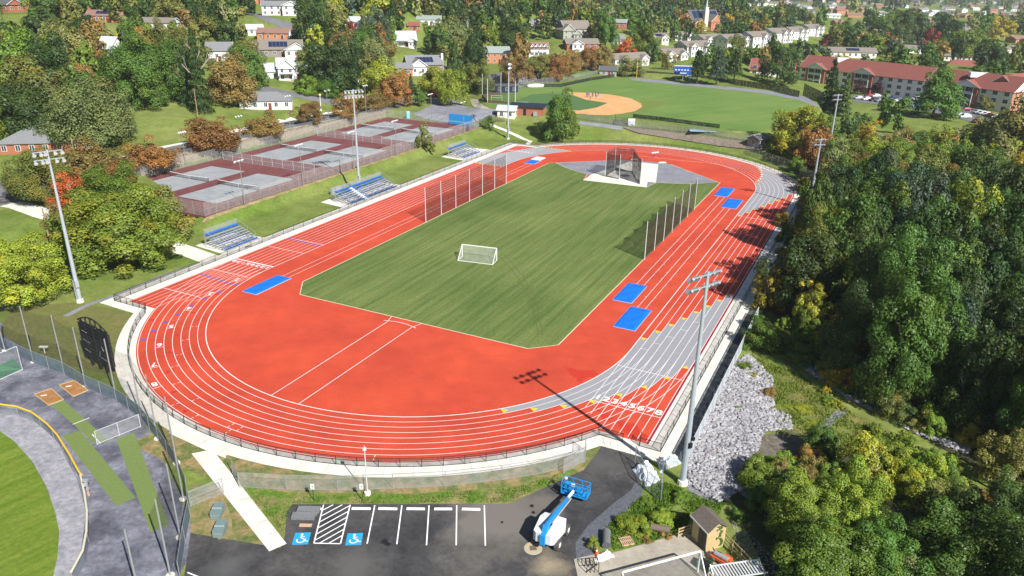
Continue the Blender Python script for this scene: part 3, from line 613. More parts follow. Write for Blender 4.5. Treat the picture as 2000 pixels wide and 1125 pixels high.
fence('track_fence', 'low black railing round the near bend of the red track', [T(-69.8, -36.8)]+arcw(43, 31.5, 147)+[T(-69.9, 37.1)], 1.15, blackm, blackmesh, step=2.75)
fence('track_fence', 'low black railing across the end of the left chute', [T(-69.9, 37.1), T(-69.9, 44.2)], 1.15, blackm, blackmesh, step=1.2)
fence('track_fence', 'long low black railing beside the bleachers', [T(-69.9, 44.2), T(71, 44.3)], 1.15, blackm, blackmesh, step=2.9)
fence('track_fence', 'low black railing round the far bend of the track', [T(71, 44.3), T(71, 36)]+arcw(43, 146, 8, True), 1.15, blackm, blackmesh, step=3.0)
for i, (a, b, l) in enumerate([((-69.8, -36.8), (-69.9, -39.6), 'closed black gate leaf at the end of the numbered lanes'), ((-69.8, -41.5), (-68.7, -41.3), 'short black gate leaf standing open by the chute corner')]):
    A = T(*a); B = T(*b); g = thing('gate', l, 'gate', (*A, 0)); m = MB()
    for q in (.1, 1.1): m.bar((0, 0, q), (B[0]-A[0], B[1]-A[1], q), .045)
    m.bar((0, 0, .1), (B[0]-A[0], B[1]-A[1], 1.1), .035); m.bar((0, 0, 0), (0, 0, 1.2), .06); m.bar((B[0]-A[0], B[1]-A[1], 0), (B[0]-A[0], B[1]-A[1], 1.2), .05); m.build('gate_frame', blackm, g)
    MB().poly([(0, 0, .1), (B[0]-A[0], B[1]-A[1], .1), (B[0]-A[0], B[1]-A[1], 1.1), (0, 0, 1.1)]).build('mesh_panel', blackmesh, g)
fence('chain_link_fence', 'grey chain link fence curving between parking lot and near bend', [G(*p) for p in [(468, 952), (560, 957), (660, 959), (768, 955), (870, 950), (980, 938), (1060, 925), (1142, 903)]], 1.85, steel, chain, step=3.0, mid=False, pr=.035)
fence('chain_link_fence', 'short chain link gate leaf standing open left of the parking lot walkway end', [G(468, 952), G(455, 925)], 1.85, steel, chain, step=2.4, mid=True, pr=.04)
fence('chain_link_fence', 'short grey chain link fence between the ball field corner and the white walkway', [G(372, 990), G(437, 964)], 1.85, steel, chain, step=2.4, mid=True, pr=.035)
fence('chain_link_fence', 'two chain link leaves leaning beside the parking lot wrapped pile', [G(1100, 925), G(1143, 900), G(1143, 880)], 1.85, steel, chain, step=2.4, mid=True, pr=.035)
fence('vinyl_fence', 'long pale grey screened fence between dark path and riprap slope', [T(-70.5, -47.0), T(-28, -47.0)], 1.9, steel_w, netmat('pale_screen', (.46, .50, .54), .78), step=2.6, pr=.05)
fence('chain_link_fence', 'grey chain link fence round the far bend under the trees', [T(46, -47.6)]+arcw(48.5, 12, 62, True), 2.4, steel, greychain, step=3, pr=.04)
fence('chain_link_fence', 'tall chain link gate leaves beside the near light tower base', [G(1240, 905), G(1262, 955), G(1290, 980), G(1292, 940)], 2.2, steel, chain, step=2.5, mid=True)
# bullpen fences
wp = [(-60, 640), (0, 680), (66, 710), (126, 732), (168, 758), (228, 784), (276, 818), (310, 862), (345, 912), (366, 960), (372, 1010), (362, 1060), (352, 1130)]
fence('screen_fence', 'waist high fence with blue grey wind screen curving behind the bullpen poles', [G(*p) for p in wp], 1.9, steel, screen, step=2.8, pr=.035)
poles = [(-40, 660), (10, 685), (66, 707), (126, 727), (168, 754), (228, 779), (276, 812), (308, 857), (345, 905), (358, 975), (352, 1050), (333, 1125)]
nb = thing('backstop_net', 'tall dark netting strung on silver poles behind the bullpen', 'net', (*G(*poles[0]), 0)); PW = [G(*p) for p in poles]; o0 = PW[0]
pm = MB().cyl((0, 0, 0), (0, 0, 8.1), .09, .07, 8).mesh('pole', steel); fm = MB().cyl((0, 0, 0), (0, 0, .12), .38, .38, 10).mesh('footing', concrete)
for p in PW: o = link('pole', pm, nb); o.location = (p[0]-o0[0], p[1]-o0[1], 0); f = link('footing', fm, nb); f.location = o.location
nm = MB()
for a, b in zip(PW[:-1], PW[1:]):
    for k in range(4):
        u0, u1 = k/4, (k+1)/4; sag = lambda u: 8.0-.45*math.sin(PI*u)
        A = (a[0]+(b[0]-a[0])*u0, a[1]+(b[1]-a[1])*u0); B = (a[0]+(b[0]-a[0])*u1, a[1]+(b[1]-a[1])*u1)
        nm.poly([(*A, .1), (*B, .1), (*B, sag(u1)), (*A, sag(u0))])
nm.build('netting', nettall, nb, (*o0, 0))
for i, (p, h, l) in enumerate([((278, 1190), 8.1, 'silver pole at the bottom edge left of the tall net')]):
    t = tag(MB().cyl((0, 0, 0), (0, 0, h), .09, .07, 8).build('net_pole', steel), l, 'pole'); t.location = (*G(*p), 0)
# infield barrier nets
for sd, vv, l in ((1, 24.0, 'barrier net on seven posts along the infield edge facing the bleachers'), (-1, -23.75, 'barrier net on seven posts along the infield edge beside the jump runways')):
    t = thing('barrier_net', l, 'net', (*T(-11.1, vv), 0)); a0 = T(-11.1, vv); pm = MB().cyl((0, 0, 0), (0, 0, 7.5), .09, .07, 8).mesh('post', steel_w); mm = MB()
    us = [-11.1+k*6.22 for k in range(7)]
    for u in us: p = T(u, vv); o = link('post', pm, t); o.location = (p[0]-a0[0], p[1]-a0[1], 0)
    for u in us[:-1]:
        for k in range(4):
            A = T(u+6.22*k/4, vv); B = T(u+6.22*(k+1)/4, vv); s0 = 7.3-(.9 if sd < 0 else .12)*math.sin(PI*k/4); s1 = 7.3-(.9 if sd < 0 else .12)*math.sin(PI*(k+1)/4)
            mm.poly([(*A, .08), (*B, .08), (*B, s1), (*A, s0)])
    mm.build('netting', netpale if sd > 0 else netmat('barrier_net_dark', (.02, .025, .02), .55), t, (*a0, 0))

# ---------------------------------------------------------------- light towers
lampglass = mat('lamp_glass', (.75, .78, .8), .2, spec=.6)
fixm = mat('fixture_aluminium', (.40, .43, .47), .4, metal=.3)
bluewhite = mat('tower_steel', (.46, .52, .58), .45, noise=.06, scale=.7, metal=.35)
def light_tower(label, loc, h, rz, n=5, rows=2, box=True, width=3.2, group='floodlight towers round the track'):
    t = thing('light_tower', label, 'light tower', loc, rz, group)
    MB().cyl((0, 0, 0), (0, 0, h), .33, .14, 12).build('pole', bluewhite, t, smooth=False)
    MB().cyl((0, 0, 0), (0, 0, .5), .55, .5, 12).build('base', concrete, t)
    for r in range(rows):
        z = h-.25-r*1.15; w = width/2
        MB().bar((-w, 0, z), (w, 0, z), .12).build('crossarm', fixm, t)
        for k in range(n):
            x = -w+(k+.0)*2*w/(n-1)
            if abs(x) < .25: x += .35
            fx = MB(); fx.cyl((x, .12, z-.12), (x, .55, z-.38), .15, .29, 10); fx.ball((x, .1, z-.1), .19, 8, 4); f = fx.build('floodlight', fixm, t)
            MB().cyl((x, .55, z-.38), (x, .57, z-.393), .26, .26, 10).build('lens', lampglass, f)
            f2 = MB().bar((x, 0, z), (x, .2, z-.15), .07).build('bracket', fixm, f)
    if box:
        MB().box((.0, .42, 3.2), (.5, .35, 1.1)).build('control_cabinet', fixm, t)
        MB().box((.0, -.40, 4.9), (.34, .26, .55)).box((.25, -.42, 5.6), (.3, .3, .35)).build('speaker', blackm, t)
        MB().cyl((.42, .1, .2), (.42, .1, 3.8), .07, .07, 6).build('conduit', fixm, t)
    return t
light_tower('nearest floodlight tower, rising beside the riprap slope at right', (*G(1333, 945), 0), 23.4, TR-.47, 5, width=3.8)
light_tower('floodlight tower with a tall mast at the left beside the big green tree', (*G(157, 590), 0), 24.0, TR+PI-.4, 5, width=3.6)
light_tower('floodlight tower behind the long middle bleachers', (*G(702, 372), 0), 23.8, TR+PI-.5, 6, width=4.2)
light_tower('distant floodlight tower at the top left corner of the track', (*G(992, 272), 0), 23.6, TR+PI+.3, 5)
light_tower('floodlight tower at the far right bend, in front of the trees', (*G(1581, 405), 0), 15.9, TR-.9, 4, width=2.4)
light_tower('second tall floodlight tower behind the far right bend, deeper in the trees', (*G(1612, 332), 0), 20.6, TR-.9, 4, width=2.2)
t = thing('lamp_post', 'slim grey lamp post on a round concrete footing behind the parking stalls', 'lamp post', (*G(718, 966), 0), .2)
MB().cyl((0, 0, 0), (0, 0, 5.3), .07, .05, 8).build('pole', steel_w, t); MB().cyl((0, 0, 0), (0, 0, .35), .32, .32, 14).build('footing', concrete, t); MB().box((0, 0, 5.4), (.34, .34, .2)).cyl((0, 0, 5.5), (0, 0, 5.8), .05, .03, 6).build('lamp_head', steel_w, t)
# tennis lights
def court_light(label, loc, h, n, rz):
    t = thing('court_light', label, 'light pole', loc, rz, 'slim court light poles round the tennis courts')
    MB().cyl((0, 0, 0), (0, 0, h), .1, .07, 6).build('pole', mat('court_pole', (.22, .21, .2), .7), t); MB().bar((-1.0, 0, h-.1), (1.0, 0, h-.1), .07).build('crossarm', steel, t)
    for k in range(n):
        x = -1.0+2.0*k/(n-1); b = MB(); b.cyl((x, 0, h), (x, .38, h-.22), .12, .25, 8); b.ball((x, 0, h), .15, 6, 4); b.build('lamp_head', whitep, t)
    return t
for i, (px, py, n, l) in enumerate([(478, 400, 3, 'court light pole nearest the near corner of the tennis courts'), (592, 362, 3, 'court light pole second along the near side of the tennis courts'), (692, 331, 3, 'court light pole third along the near side, just left of the tall tower'), (775, 304, 3, 'court light pole in front of the last pair of tennis courts'), (906, 259, 2, 'court light pole at the far near-side corner by the black gates'), (843, 240, 3, 'court light pole beside the blue practice board'),
        (473, 293, 3, 'court light pole by the wall behind the second roadside tree'), (568, 262, 3, 'court light pole by the wall above the small white box'), (643, 248, 2, 'court light pole by the wall in front of the red leaved tree'), (716, 234, 3, 'court light pole by the wall near its far end'), (364, 322, 4, 'court light pole on the lawn side of the first court'), (231, 300, 4, 'light pole by the road left of the tennis courts')]):
    x, y = G(px, py, 2.0 if i < 6 else 2.1); court_light(l, (x, y, 2.0 if i < 6 else tz(x, y)), 9.6 if i < 10 else 8.6, n, TR if i < 6 else TR+PI)
for l, p, h in [('bare wooden utility pole on the lawn behind the roadside trees', (387, 232), 9), ('wooden utility pole in front of the olive tree at left', (152, 334), 8), ('rusty brown pole with a double lamp by the left fence', (103, 497), 8.6), ('utility pole with a white box at the wood edge, far left', (180, 165), 6), ('wooden street pole with a cobra lamp near the red brown trees', (745, 190), 9), ('white utility pole beside the brick ranch house', (524, 82), 9), ('utility pole before the duplexes at upper right', (1297, 97), 7), ('utility pole by the retirement home corner', (1990, 232), 6)]:
    x, y, z = GT(*p); t = thing('utility_pole', l, 'utility pole', (x, y, z)); MB().cyl((0, 0, 0), (0, 0, h), .15, .1, 7).build('pole', woodpole, t)
    if 'lamp' in l: MB().bar((0, 0, h-.3), (-1.6, 0, h+.2), .06).box((-1.7, 0, h+.15), (.6, .25, .15)).box((.5, 0, h-.1), (.5, .3, .25)).build('lamp_arm', steel_w, t)
    else: MB().bar((-.7, 0, h-.5), (.7, 0, h-.5), .09).build('crossarm', woodpole, t)
x, y, z = GT(627, 216); t = thing('lamp_post', 'short white post with an orange and white head by the road junction', 'lamp post', (x, y, z)); MB().cyl((0, 0, 0), (0, 0, 5), .12, .1, 7).cyl((0, 0, 0), (0, 0, .3), .3, .25, 8).build('post', whitep, t); MB().ball((0, 0, 5.2), .45, 8, 5).build('lamp_globe', mat('globe', (.8, .5, .2), .5), t)

# ---------------------------------------------------------------- tennis
def mesh_or(p): return p
fence('tennis_fence', 'tall silver chain link fence round the tennis courts', TP([(80.5, 61.7), (-35.1, 61.7), (-35.1, 90), (-20, 98.9), (80.4, 98.9), (80.5, 61.7)]), 2.9, steel, chain, step=3.05, mid=True, base=2.04, pr=.035)
for u, l in ((4.3, 'chain link divider between first and second tennis court pairs'), (42.3, 'chain link divider between second and third tennis court pairs')):
    fence('tennis_fence', l, TP([(u, 66.5), (u, 97.5)]), 2.3, steel_w, chain, step=3.1, mid=True, base=2.05, pr=.035)
tapem = mat('net_tape', (.75, .75, .75), .7); netm = netmat('tennis_net_mesh', (.03, .03, .03), .45)
names = ['nearest tennis net, front row left', 'tennis net, back row left', 'tennis net, front row middle', 'tennis net, back row middle', 'tennis net, front row right', 'tennis net, back row right']
for i, (uc, v) in enumerate([(u, v) for u in (-15, 23.5, 61) for v in (72.7, 88.6)]):
    t = thing('tennis_net', names[i], 'tennis net', (*T(uc, v), 2.05), TR, 'tennis nets')
    MB().cyl((0, -6.4, 0), (0, -6.4, 1.1), .05, .05, 6).build('post', blackm, t); MB().cyl((0, 6.4, 0), (0, 6.4, 1.1), .05, .05, 6).build('post', blackm, t)
    MB().poly([(0, -6.4, .02), (0, 0, .02), (0, 0, .86), (0, -6.4, 1.02)]).poly([(0, 0, .02), (0, 6.4, .02), (0, 6.4, 1.02), (0, 0, .86)]).build('net_mesh', netm, t)
    MB().bar((0, -6.4, 1.04), (0, 0, .89), .05, .12).bar((0, 0, .89), (0, 6.4, 1.04), .05, .12).bar((0, 0, 0), (0, 0, .9), .02, .07).build('net_tape', tapem, t)
x, y = T(80.2, 68.5); t = thing('practice_board', 'bright blue tennis practice board with a white line', 'practice board', (x, y, 2.05), TR-PI/2)
MB().box((0, 0, 1.9), (9.0, .25, 3.4)).build('board', mat('board_blue', (.02, .27, .62), .6, noise=.05, scale=.5), t); MB().box((0, -.14, 1.15), (9.0, .02, .08)).build('net_line', white_line, t)
for k in range(4): MB().bar((-4+k*2.67, .2, 0), (-4+k*2.67, .2, 3.6), .12).build('post', steel, t)
x, y, z = GT(797, 231); t = thing('portable_toilet', 'blue and white portable toilet behind the tennis courts', 'portable toilet', (x, y, z), .3)
MB().box((0, 0, 1.1), (1.2, 1.2, 2.2)).build('cabin', mat('toilet_blue', (.12, .48, .66), .5), t); MB().box((0, -.61, 1.1), (.8, .04, 1.9)).build('door', mat('door_blue', (.25, .6, .75), .5), t); MB().box((0, 0, 2.28), (1.25, 1.25, .16)).build('roof', whitep, t)
# block retaining wall with courses along the road
P = resample(TP([(-19.5, 100.2), (-4, 102.2), (16, 103.0), (40, 101.8), (62, 99.3), (80, 99.2)]), 2.2); t = thing('retaining_wall', 'tan stone block retaining wall between tennis courts and the road', 'wall', (*P[0], 2.0)); org = (*P[0], 2.0)
blk = MB(); rw = random.Random(3); cap = MB()
for i in range(len(P)-1):
    a, b = P[i], P[i+1]; hz = 2.0
    for c in range(6):
        for k in range(3):
            f0 = (k+(c % 2)*.5)/3; f1 = min(1, f0+.32); f0 = min(f0, .97)
            pp = [a[0]+(b[0]-a[0])*f0, a[1]+(b[1]-a[1])*f0]; qq = [a[0]+(b[0]-a[0])*f1, a[1]+(b[1]-a[1])*f1]
            blk.bar((pp[0], pp[1]+c*.08+rw.uniform(0, .06), 2.15+c*.42), (qq[0], qq[1]+c*.08+rw.uniform(0, .06), 2.15+c*.42), .5, .40)
    blk.bar((a[0], a[1]+.55, 2.9), (b[0], b[1]+.55, 2.9), .5, 2.5)
o = blk.build('stone_courses', stone_m, t, org); o['kind'] = 'stuff'
fence('wall_fence', 'dark chain link fence on top of the stone retaining wall', [(p[0], p[1]+.6) for p in P[::2]], 1.3, steel, greychain, step=3, pr=.03, base=4.35)

# ================================================================ NEAR OBJECTS
bluep = mat('tarp_blue', (.006, .155, .66), .5, noise=.05, scale=.7, bump=.35, bscale=1.4, spec=.3)
bluep_edge = mat('tarp_edge', (.35, .5, .85), .5)
def cover(label, u0, u1, v0, v1, z=.2):
    x, y = T((u0+u1)/2, (v0+v1)/2); t = thing('pit_cover', label, 'pit cover', (x, y, .02), TR, 'blue tarpaulin covers on the jump pits'); a, b = (u1-u0), (v1-v0)
    rr = random.Random(int(u0*10)); N = 12; M = 8; mb = MB(); H = [[z+rr.uniform(-.015, .03)+.045*math.sin(i*1.3+j*.7) if 0 < i < N and 0 < j < M else z*.4 for j in range(M+1)] for i in range(N+1)]
    for i in range(N):
        for j in range(M):
            q = [(-a/2+a*ii/N, -b/2+b*jj/M, H[ii][jj]) for ii, jj in ((i, j), (i+1, j), (i+1, j+1), (i, j+1))]; mb.poly(q)
    mb.build('tarpaulin', bluep, t)
    e = MB()
    for p, q in (((-a/2, -b/2), (a/2, -b/2)), ((a/2, -b/2), (a/2, b/2)), ((a/2, b/2), (-a/2, b/2)), ((-a/2, b/2), (-a/2, -b/2))): e.bar((*p, .04), (*q, .04), .07, .08)
    e.build('hem', bluep_edge, t); return t
cover('blue cover left of the infield near the near bend', -57.6, -49.4, 26.6, 29.6)
cover('blue cover next to the infield edge, upper of the near pair', -31.9, -23.6, -28.1, -24.9)
cover('blue cover lower and outer of the near pair beside the grey lanes', -41.5, -33.1, -31.8, -28.4)
cover('blue cover touching the far infield corner, inner of the far pair', 40.9, 49.7, -28.1, -24.9)
cover('blue cover outer of the far pair beside the far bend', 31.4, 39.8, -32, -28.6)
cover('small blue cover beside a white mat at the far left bend', 48.9, 53.4, 26.8, 29.9)
x, y = T(55.6, 28.6); t = tag(MB().box((0, 0, .12), (3.8, 2.8, .2)).build('white_mat', whitep), 'white pit mat behind the small blue cover', 'mat'); t.location = (x, y, .03); t.rotation_euler = (0, 0, TR)
# soccer goals
gm = netmat('goal_net_mesh', (.7, .7, .7), .16)
def goal(label, A, B, h, back, depth, rnet):
    ax, ay = A; bx, by = B; L = math.dist(A, B); t = thing('soccer_goal', label, 'soccer goal', (ax, ay, .03), math.atan2(by-ay, bx-ax)); s = 1 if back else -1; d = depth*s
    MB().bar((0, 0, h), (L, 0, h), .13).build('crossbar', whitep, t)
    for x in (0, L):
        MB().bar((x, 0, 0), (x, 0, h), .13).build('goalpost', whitep, t); MB().bar((x, 0, h), (x, d, 0), .08).bar((x, 0, .04), (x, d, .04), .07).build('side_brace', whitep, t)
    MB().bar((0, d, .04), (L, d, .04), .08).build('ground_bar', whitep, t)
    MB().poly([(0, .05*s, h), (L, .05*s, h), (L, d, .05), (0, d, .05)]).poly([(0, 0, h), (0, d, 0), (0, 0, 0)]).poly([(L, 0, h), (L, d, 0), (L, 0, 0)]).build('net', rnet, t)
    return t
goal('white portable soccer goal standing on the infield grass', G(903, 501), G(970, 509), 2.35, False, 2.4, gm)
wn_ = netmat('white_goal_net', (.05, .05, .05), .32)
goal('white soccer goal on the old concrete pad at the bottom edge', G(1205, 1132), G(1366, 1122), 2.2, True, 1.3, wn_) if False else None
A = T(-89.6, -46.2); B = T(-84.6, -51.6); goal('white soccer goal with black net on the old concrete pad at the bottom edge', G(1212, 1160), G(1362, 1118), 2.3, False, 1.6, wn_)
# discus cage
t = thing('discus_cage', 'horseshoe discus cage hung with black netting on a white pad', 'throwing cage', (*G(1215, 352), .03)); o0 = G(1215, 352)
cp = [G(*p) for p in [(1183, 344), (1205, 349), (1212, 340), (1231, 337), (1241, 338), (1252, 360)]]
cp = [G(1182, 345), G(1208, 350), G(1200, 334), G(1233, 335), G(1245, 343), G(1249, 360)]
ordr = [G(1209, 350), G(1182, 345), G(1200, 333), G(1234, 336), G(1243, 352), G(1250, 360)]
pmesh = MB().cyl((0, 0, 0), (0, 0, 6.6), .08, .06, 6).mesh('upright', steel_w)
for p in ordr: o = link('upright', pmesh, t); o.location = (p[0]-o0[0], p[1]-o0[1], 0)
nb_ = MB(); nd = MB(); bb = MB()
for i, (a, b) in enumerate(zip(ordr[:-1], ordr[1:])):
    m_ = nd if i in (3, 4) else nb_
    for k in range(3):
        A = [a[q]+(b[q]-a[q])*k/3 for q in (0, 1)]; B = [a[q]+(b[q]-a[q])*(k+1)/3 for q in (0, 1)]
        m_.poly([(A[0], A[1], .1), (B[0], B[1], .1), (B[0], B[1], 6.4-.35*math.sin(PI*(k+1)/3)), (A[0], A[1], 6.4-.35*math.sin(PI*k/3))])
    bb.bar((*a, .15), (*b, .15), .12)
    bb.bar((*a, 6.5), (*b, 6.5), .05)
nb_.build('netting', netblack, t, (*o0, 0)); nd.build('netting_bunched', darkscreen, t, (*o0, 0)); bb.build('bottom_roll', blackm, t, (*o0, 0))
tag(MB().cyl((0, 0, 0), (0, 0, .02), 1.25, 1.25, 20).build('throwing_circle', mat('rusty_ring', (.30, .16, .14), .7)), 'reddish throwing circle inside the discus cage', 'throwing circle').location = (*G(1221, 343), .03)
# hurdle cart
x, y = G(1279, 306); t = thing('hurdle', 'white and blue hurdle standing on the far bend', 'hurdle', (x, y, .03), .5)
MB().box((0, 0, 1.2), (2.6, .08, .3)).build('bar', whitep, t); MB().bar((-1.2, 0, 0), (-1.2, 0, 1.3), .08).bar((1.2, 0, 0), (1.2, 0, 1.3), .08).bar((-1.2, 0, .05), (-1.2, -1.2, .05), .08).bar((1.2, 0, .05), (1.2, -1.2, .05), .08).build('leg', mat('hurdle_blue', (.1, .1, .5), .5), t)
# bleachers
alu = mat('bleacher_aluminium', (.55, .57, .60), .35, metal=.35, noise=.05, scale=1); bblue = mat('bleacher_blue', (.02, .16, .55), .5, noise=.05, scale=1)
def bleacher(label, u0, u1, v0, rows, split=None, far=False, rise=.27, run=.75):
    L = u1-u0; t = thing('bleachers', label, 'bleachers', (*T(u0, v0), .02), TR, 'aluminium bleachers beside the track'); D = rows*run; Hh = rows*rise
    for r in range(rows):
        y = r*run+.3; z = .42+r*rise
        m = bblue if (r in (0, rows-1) or (split and r == rows-2)) else alu
        if split:
            MB().box((split/2, y, z), (split-.6, .26, .05)).build('seat_plank', m, t); MB().box(((L+split)/2+.6, y, z), (L-split-1.2, .26, .05)).build('seat_plank', m, t)
        else: MB().box((L/2, y, z), (L, .26, .05)).build('seat_plank', m, t)
        MB().box((L/2, y+.36, z-.25), (L, .34, .04)).build('foot_plank', alu, t)
        MB().box((L/2, y+.1, z-.15), (L, .03, .2)).build('riser_board', bblue, t)
    MB().box((L/2, D-.05, Hh+.28), (L, .55, .05)).build('top_plank', bblue, t)
    fr = MB(); n = max(3, int(L/2.0))
    for k in range(n+1):
        x = L*k/n; fr.bar((x, .1, .05), (x, D, .05), .06); fr.bar((x, .2, .2), (x, D, Hh+.15), .07); fr.bar((x, D, 0), (x, D, Hh+1.15), .06); fr.bar((x, D*.5, 0), (x, D*.5, Hh*.5), .05)
    fr.build('frame', steel, t)
    rl = MB(); rl.bar((0, D, Hh+1.15), (L, D, Hh+1.15), .06); rl.bar((0, D, Hh+.85), (L, D, Hh+.85), .05)
    for x in (0, L): rl.bar((x, D, Hh+1.15), (x, .8, 1.45), .06); rl.bar((x, .8, .2), (x, .8, 1.45), .05); rl.bar((x, D*.5, .6), (x, D*.5, Hh*.5+1.4), .05)
    rl.build('guard_rail', steel, t)
    MB().poly([(0, D, .5), (L, D, .5), (L, D, Hh+1.3), (0, D, Hh+1.3)]).build('guard_mesh', chain, t)
    if split:
        s = MB()
        for k in range(rows*2): s.box((split, k*run/2+.2, .15+k*rise/2), (1.1, .36, .05))
        s.build('aisle_steps', whitep, t)
    return t
bleacher('small aluminium bleachers nearest the left walkway', -44.6, -36.4, 46.3, 8, None, run=.68)
bleacher('long aluminium bleachers with white aisle steps in the middle of the straight', -8.4, 9.5, 45.3, 8, 5.5, run=.6)
bleacher('small aluminium bleachers farthest along the straight', 45.0, 54.6, 46.8, 8, None, run=.68)
for i, (a, b, w) in enumerate([(-46, -35, 8), (-11, 12, 7), (43, 60, 8)]): sheet('bleacher_pad', TP([(a, 45.5), (b, 45.5), (b-1, 46+w), (a+1, 46+w)]), .0075, concrete)
x, y, z = GT(656, 378); t = thing('electrical_cabinet', 'grey electrical cabinets behind the middle bleachers', 'cabinet', (x, y, z), TR)
for k, w in ((-1, 1.1), (.3, 1.0), (1.4, .8)): MB().box((k, 0, .8), (w, .6, 1.6)).build('cabinet', fixm, t)
x, y, z = GT(1218, 245); t = thing('bleachers', 'dark bleachers with blue seats outside the ball field fence', 'bleachers', (x, y, z), -.25)
for r in range(5): MB().box((0, r*.7, .5+r*.35), (6.5, .3, .06)).build('seat_plank', blackm if r else bblue, t)
MB().bar((-3.2, 0, 0), (-3.2, 3, 2.2), .1).bar((3.2, 0, 0), (3.2, 3, 2.2), .1).bar((3.2, 3, 0), (3.2, 3, 3.2), .08).bar((-3.2, 3, 0), (-3.2, 3, 3.2), .08).build('frame', blackm, t)
t = tag(MB().box((0, 0, 1.1), (2.2, .3, 2.2)).build('white_board', whitep), 'white square board beside the dark bleachers', 'board'); t.location = GT(1233, 245)

# ---------------------------------------------------------------- parking lot
stallm = MB()
for a, b in [((632, 986), (613, 1061)), ((684, 986), (665, 1062)), ((732, 987), (717, 1062)), ((785, 987), (775, 1063)), ((838, 987), (833, 1065)), ((892, 987), (891, 1065)), ((946, 987), (948, 1066)), ((613, 1061), (665, 1062)),
             ((366, 1118), (420, 1140))]: strip(stallm, [G(*a), G(*b)], .12, .010)
A0, A1, B0, B1 = G(632, 986), G(613, 1061), G(684, 986), G(665, 1062); lp = lambda a, b, t: (a[0]+(b[0]-a[0])*t, a[1]+(b[1]-a[1])*t)
for a, b in [((.16, 0), (None, .37)), ]: pass
for k in range(8):
    f = .16+k*.155; g = f-.45
    p = lp(A0, A1, f) if f <= 1 else lp(A1, B1, (f-1)/.45); q = lp(B0, B1, g) if g >= 0 else lp(A0, B0, max(.05, f/.45))
    strip(stallm, [p, q], .11, .0105)
struct('stall_lines', stallm, mat('stall_paint', (.85, .85, .85), .7))
blue_isa = mat('access_blue', (.02, .34, .68), .7)
def isa(label, c, l):
    x, y = G(*c); w = 1.38
    tmat = blue_isa; rz = TH-PI/2-.48
    a, b = G(c[0]-12, c[1]+9), G(c[0]+12, c[1]+9); rz = math.atan2(A1[1]-A0[1], A1[0]-A0[0])+PI/2
    o = MB().poly([(-.72, -.8, 0), (.72, -.8, 0), (.72, .8, 0), (-.72, .8, 0)]).build('accessible_parking_mark', tmat); o['kind'] = 'structure'; o.location = (x, y, .0095); o.rotation_euler = (0, 0, rz)
    m = MB()
    for k in range(18):
        t0 = math.radians(150+k*14); t1 = math.radians(150+(k+1)*14)
        if k < 17: m.poly([(-.05+.40*math.cos(t0), -.22+.36*math.sin(t0), .004), (-.05+.40*math.cos(t1), -.22+.36*math.sin(t1), .004), (-.05+.28*math.cos(t1), -.22+.25*math.sin(t1), .004), (-.05+.28*math.cos(t0), -.22+.25*math.sin(t0), .004)])
    for k in range(1): m.poly([(.06*0-.05+.13*math.cos(k2*PI/5), .55+.13*math.sin(k2*PI/5), .006) for k2 in range(10)])
    for p in ([(-.13, .42), (-.13, -.05), (.0, -.05), (.04, .42)], [(-.13, .05), (-.13, -.06), (.3, -.06), (.34, .05)], [(.2, .04), (.33, .04), (.48, -.38), (.36, -.42)], [(.36, -.42), (.42, -.34), (.62, -.28), (.62, -.40)], [(.0, .28), (.0, .2), (.27, .2), (.27, .28)]): m.poly([(a_, b_, .0052) for a_, b_ in p])
    w_ = m.build('wheelchair_symbol', white_line, o); return o
isa('', (589, 1052), 0); isa('', (692, 1053), 0)
wsm = mat('wheel_stop_concrete', (.8, .8, .78), .8, noise=.04, scale=2)
ws_names = ['white concrete wheel stop behind the grey mats, leftmost stall', 'white wheel stop right of the hatched aisle', 'white wheel stop of the first plain stall', 'white wheel stop of the second plain stall', 'white wheel stop of the third plain stall', 'white wheel stop of the rightmost marked stall']
wsc = MB()
wsc.prism([(-.92, -.09), (.92, -.09), (.92, .09), (-.92, .09)], 0, .06); wsc.prism([(-.90, -.06), (.90, -.06), (.90, .06), (-.90, .06)], .06, .13); wsme = wsc.mesh('wheel_stop', wsm)
for i, ((ax, ay), (bx, by)) in enumerate([((591, 994), (628, 994.5)), ((687, 994), (724, 994.5)), ((739, 994), (776, 995)), ((794, 994.5), (830, 995)), ((848, 995), (883, 995)), ((902, 995), (938, 996))]):
    A, B = G(ax, ay), G(bx, by); o = link('wheel_stop', wsme); o.location = ((A[0]+B[0])/2, (A[1]+B[1])/2, .006); o.rotation_euler = (0, 0, math.atan2(B[1]-A[1], B[0]-A[0])); o.scale = (math.dist(A, B)/1.84, 1.3, 1.2); tag(o, ws_names[i], 'wheel stop', 'concrete wheel stops in the parking lot')
greenp = mat('sign_post_green', (.02, .06, .03), .6); signw = mat('sign_face', (.8, .82, .82), .5); signg = mat('sign_green_print', (.05, .25, .12), .5)
for p, l in (((613, 977), 'accessible parking sign at the left, in front of the grass'), ((708, 977), 'accessible parking sign beside the slim lamp post')):
    t = thing('parking_sign', l, 'sign', (*G(*p), 0), 0); MB().bar((0, 0, 0), (0, 0, 1.9), .06).build('post', greenp, t); MB().box((0, -.04, 1.65), (.36, .03, .62)).build('plate', signw, t)
    MB().box((0, -.06, 1.86), (.3, .008, .06)).box((0, -.06, 1.68), (.14, .008, .16)).box((0, -.06, 1.45), (.3, .008, .05)).build('sign_print', signg, t)
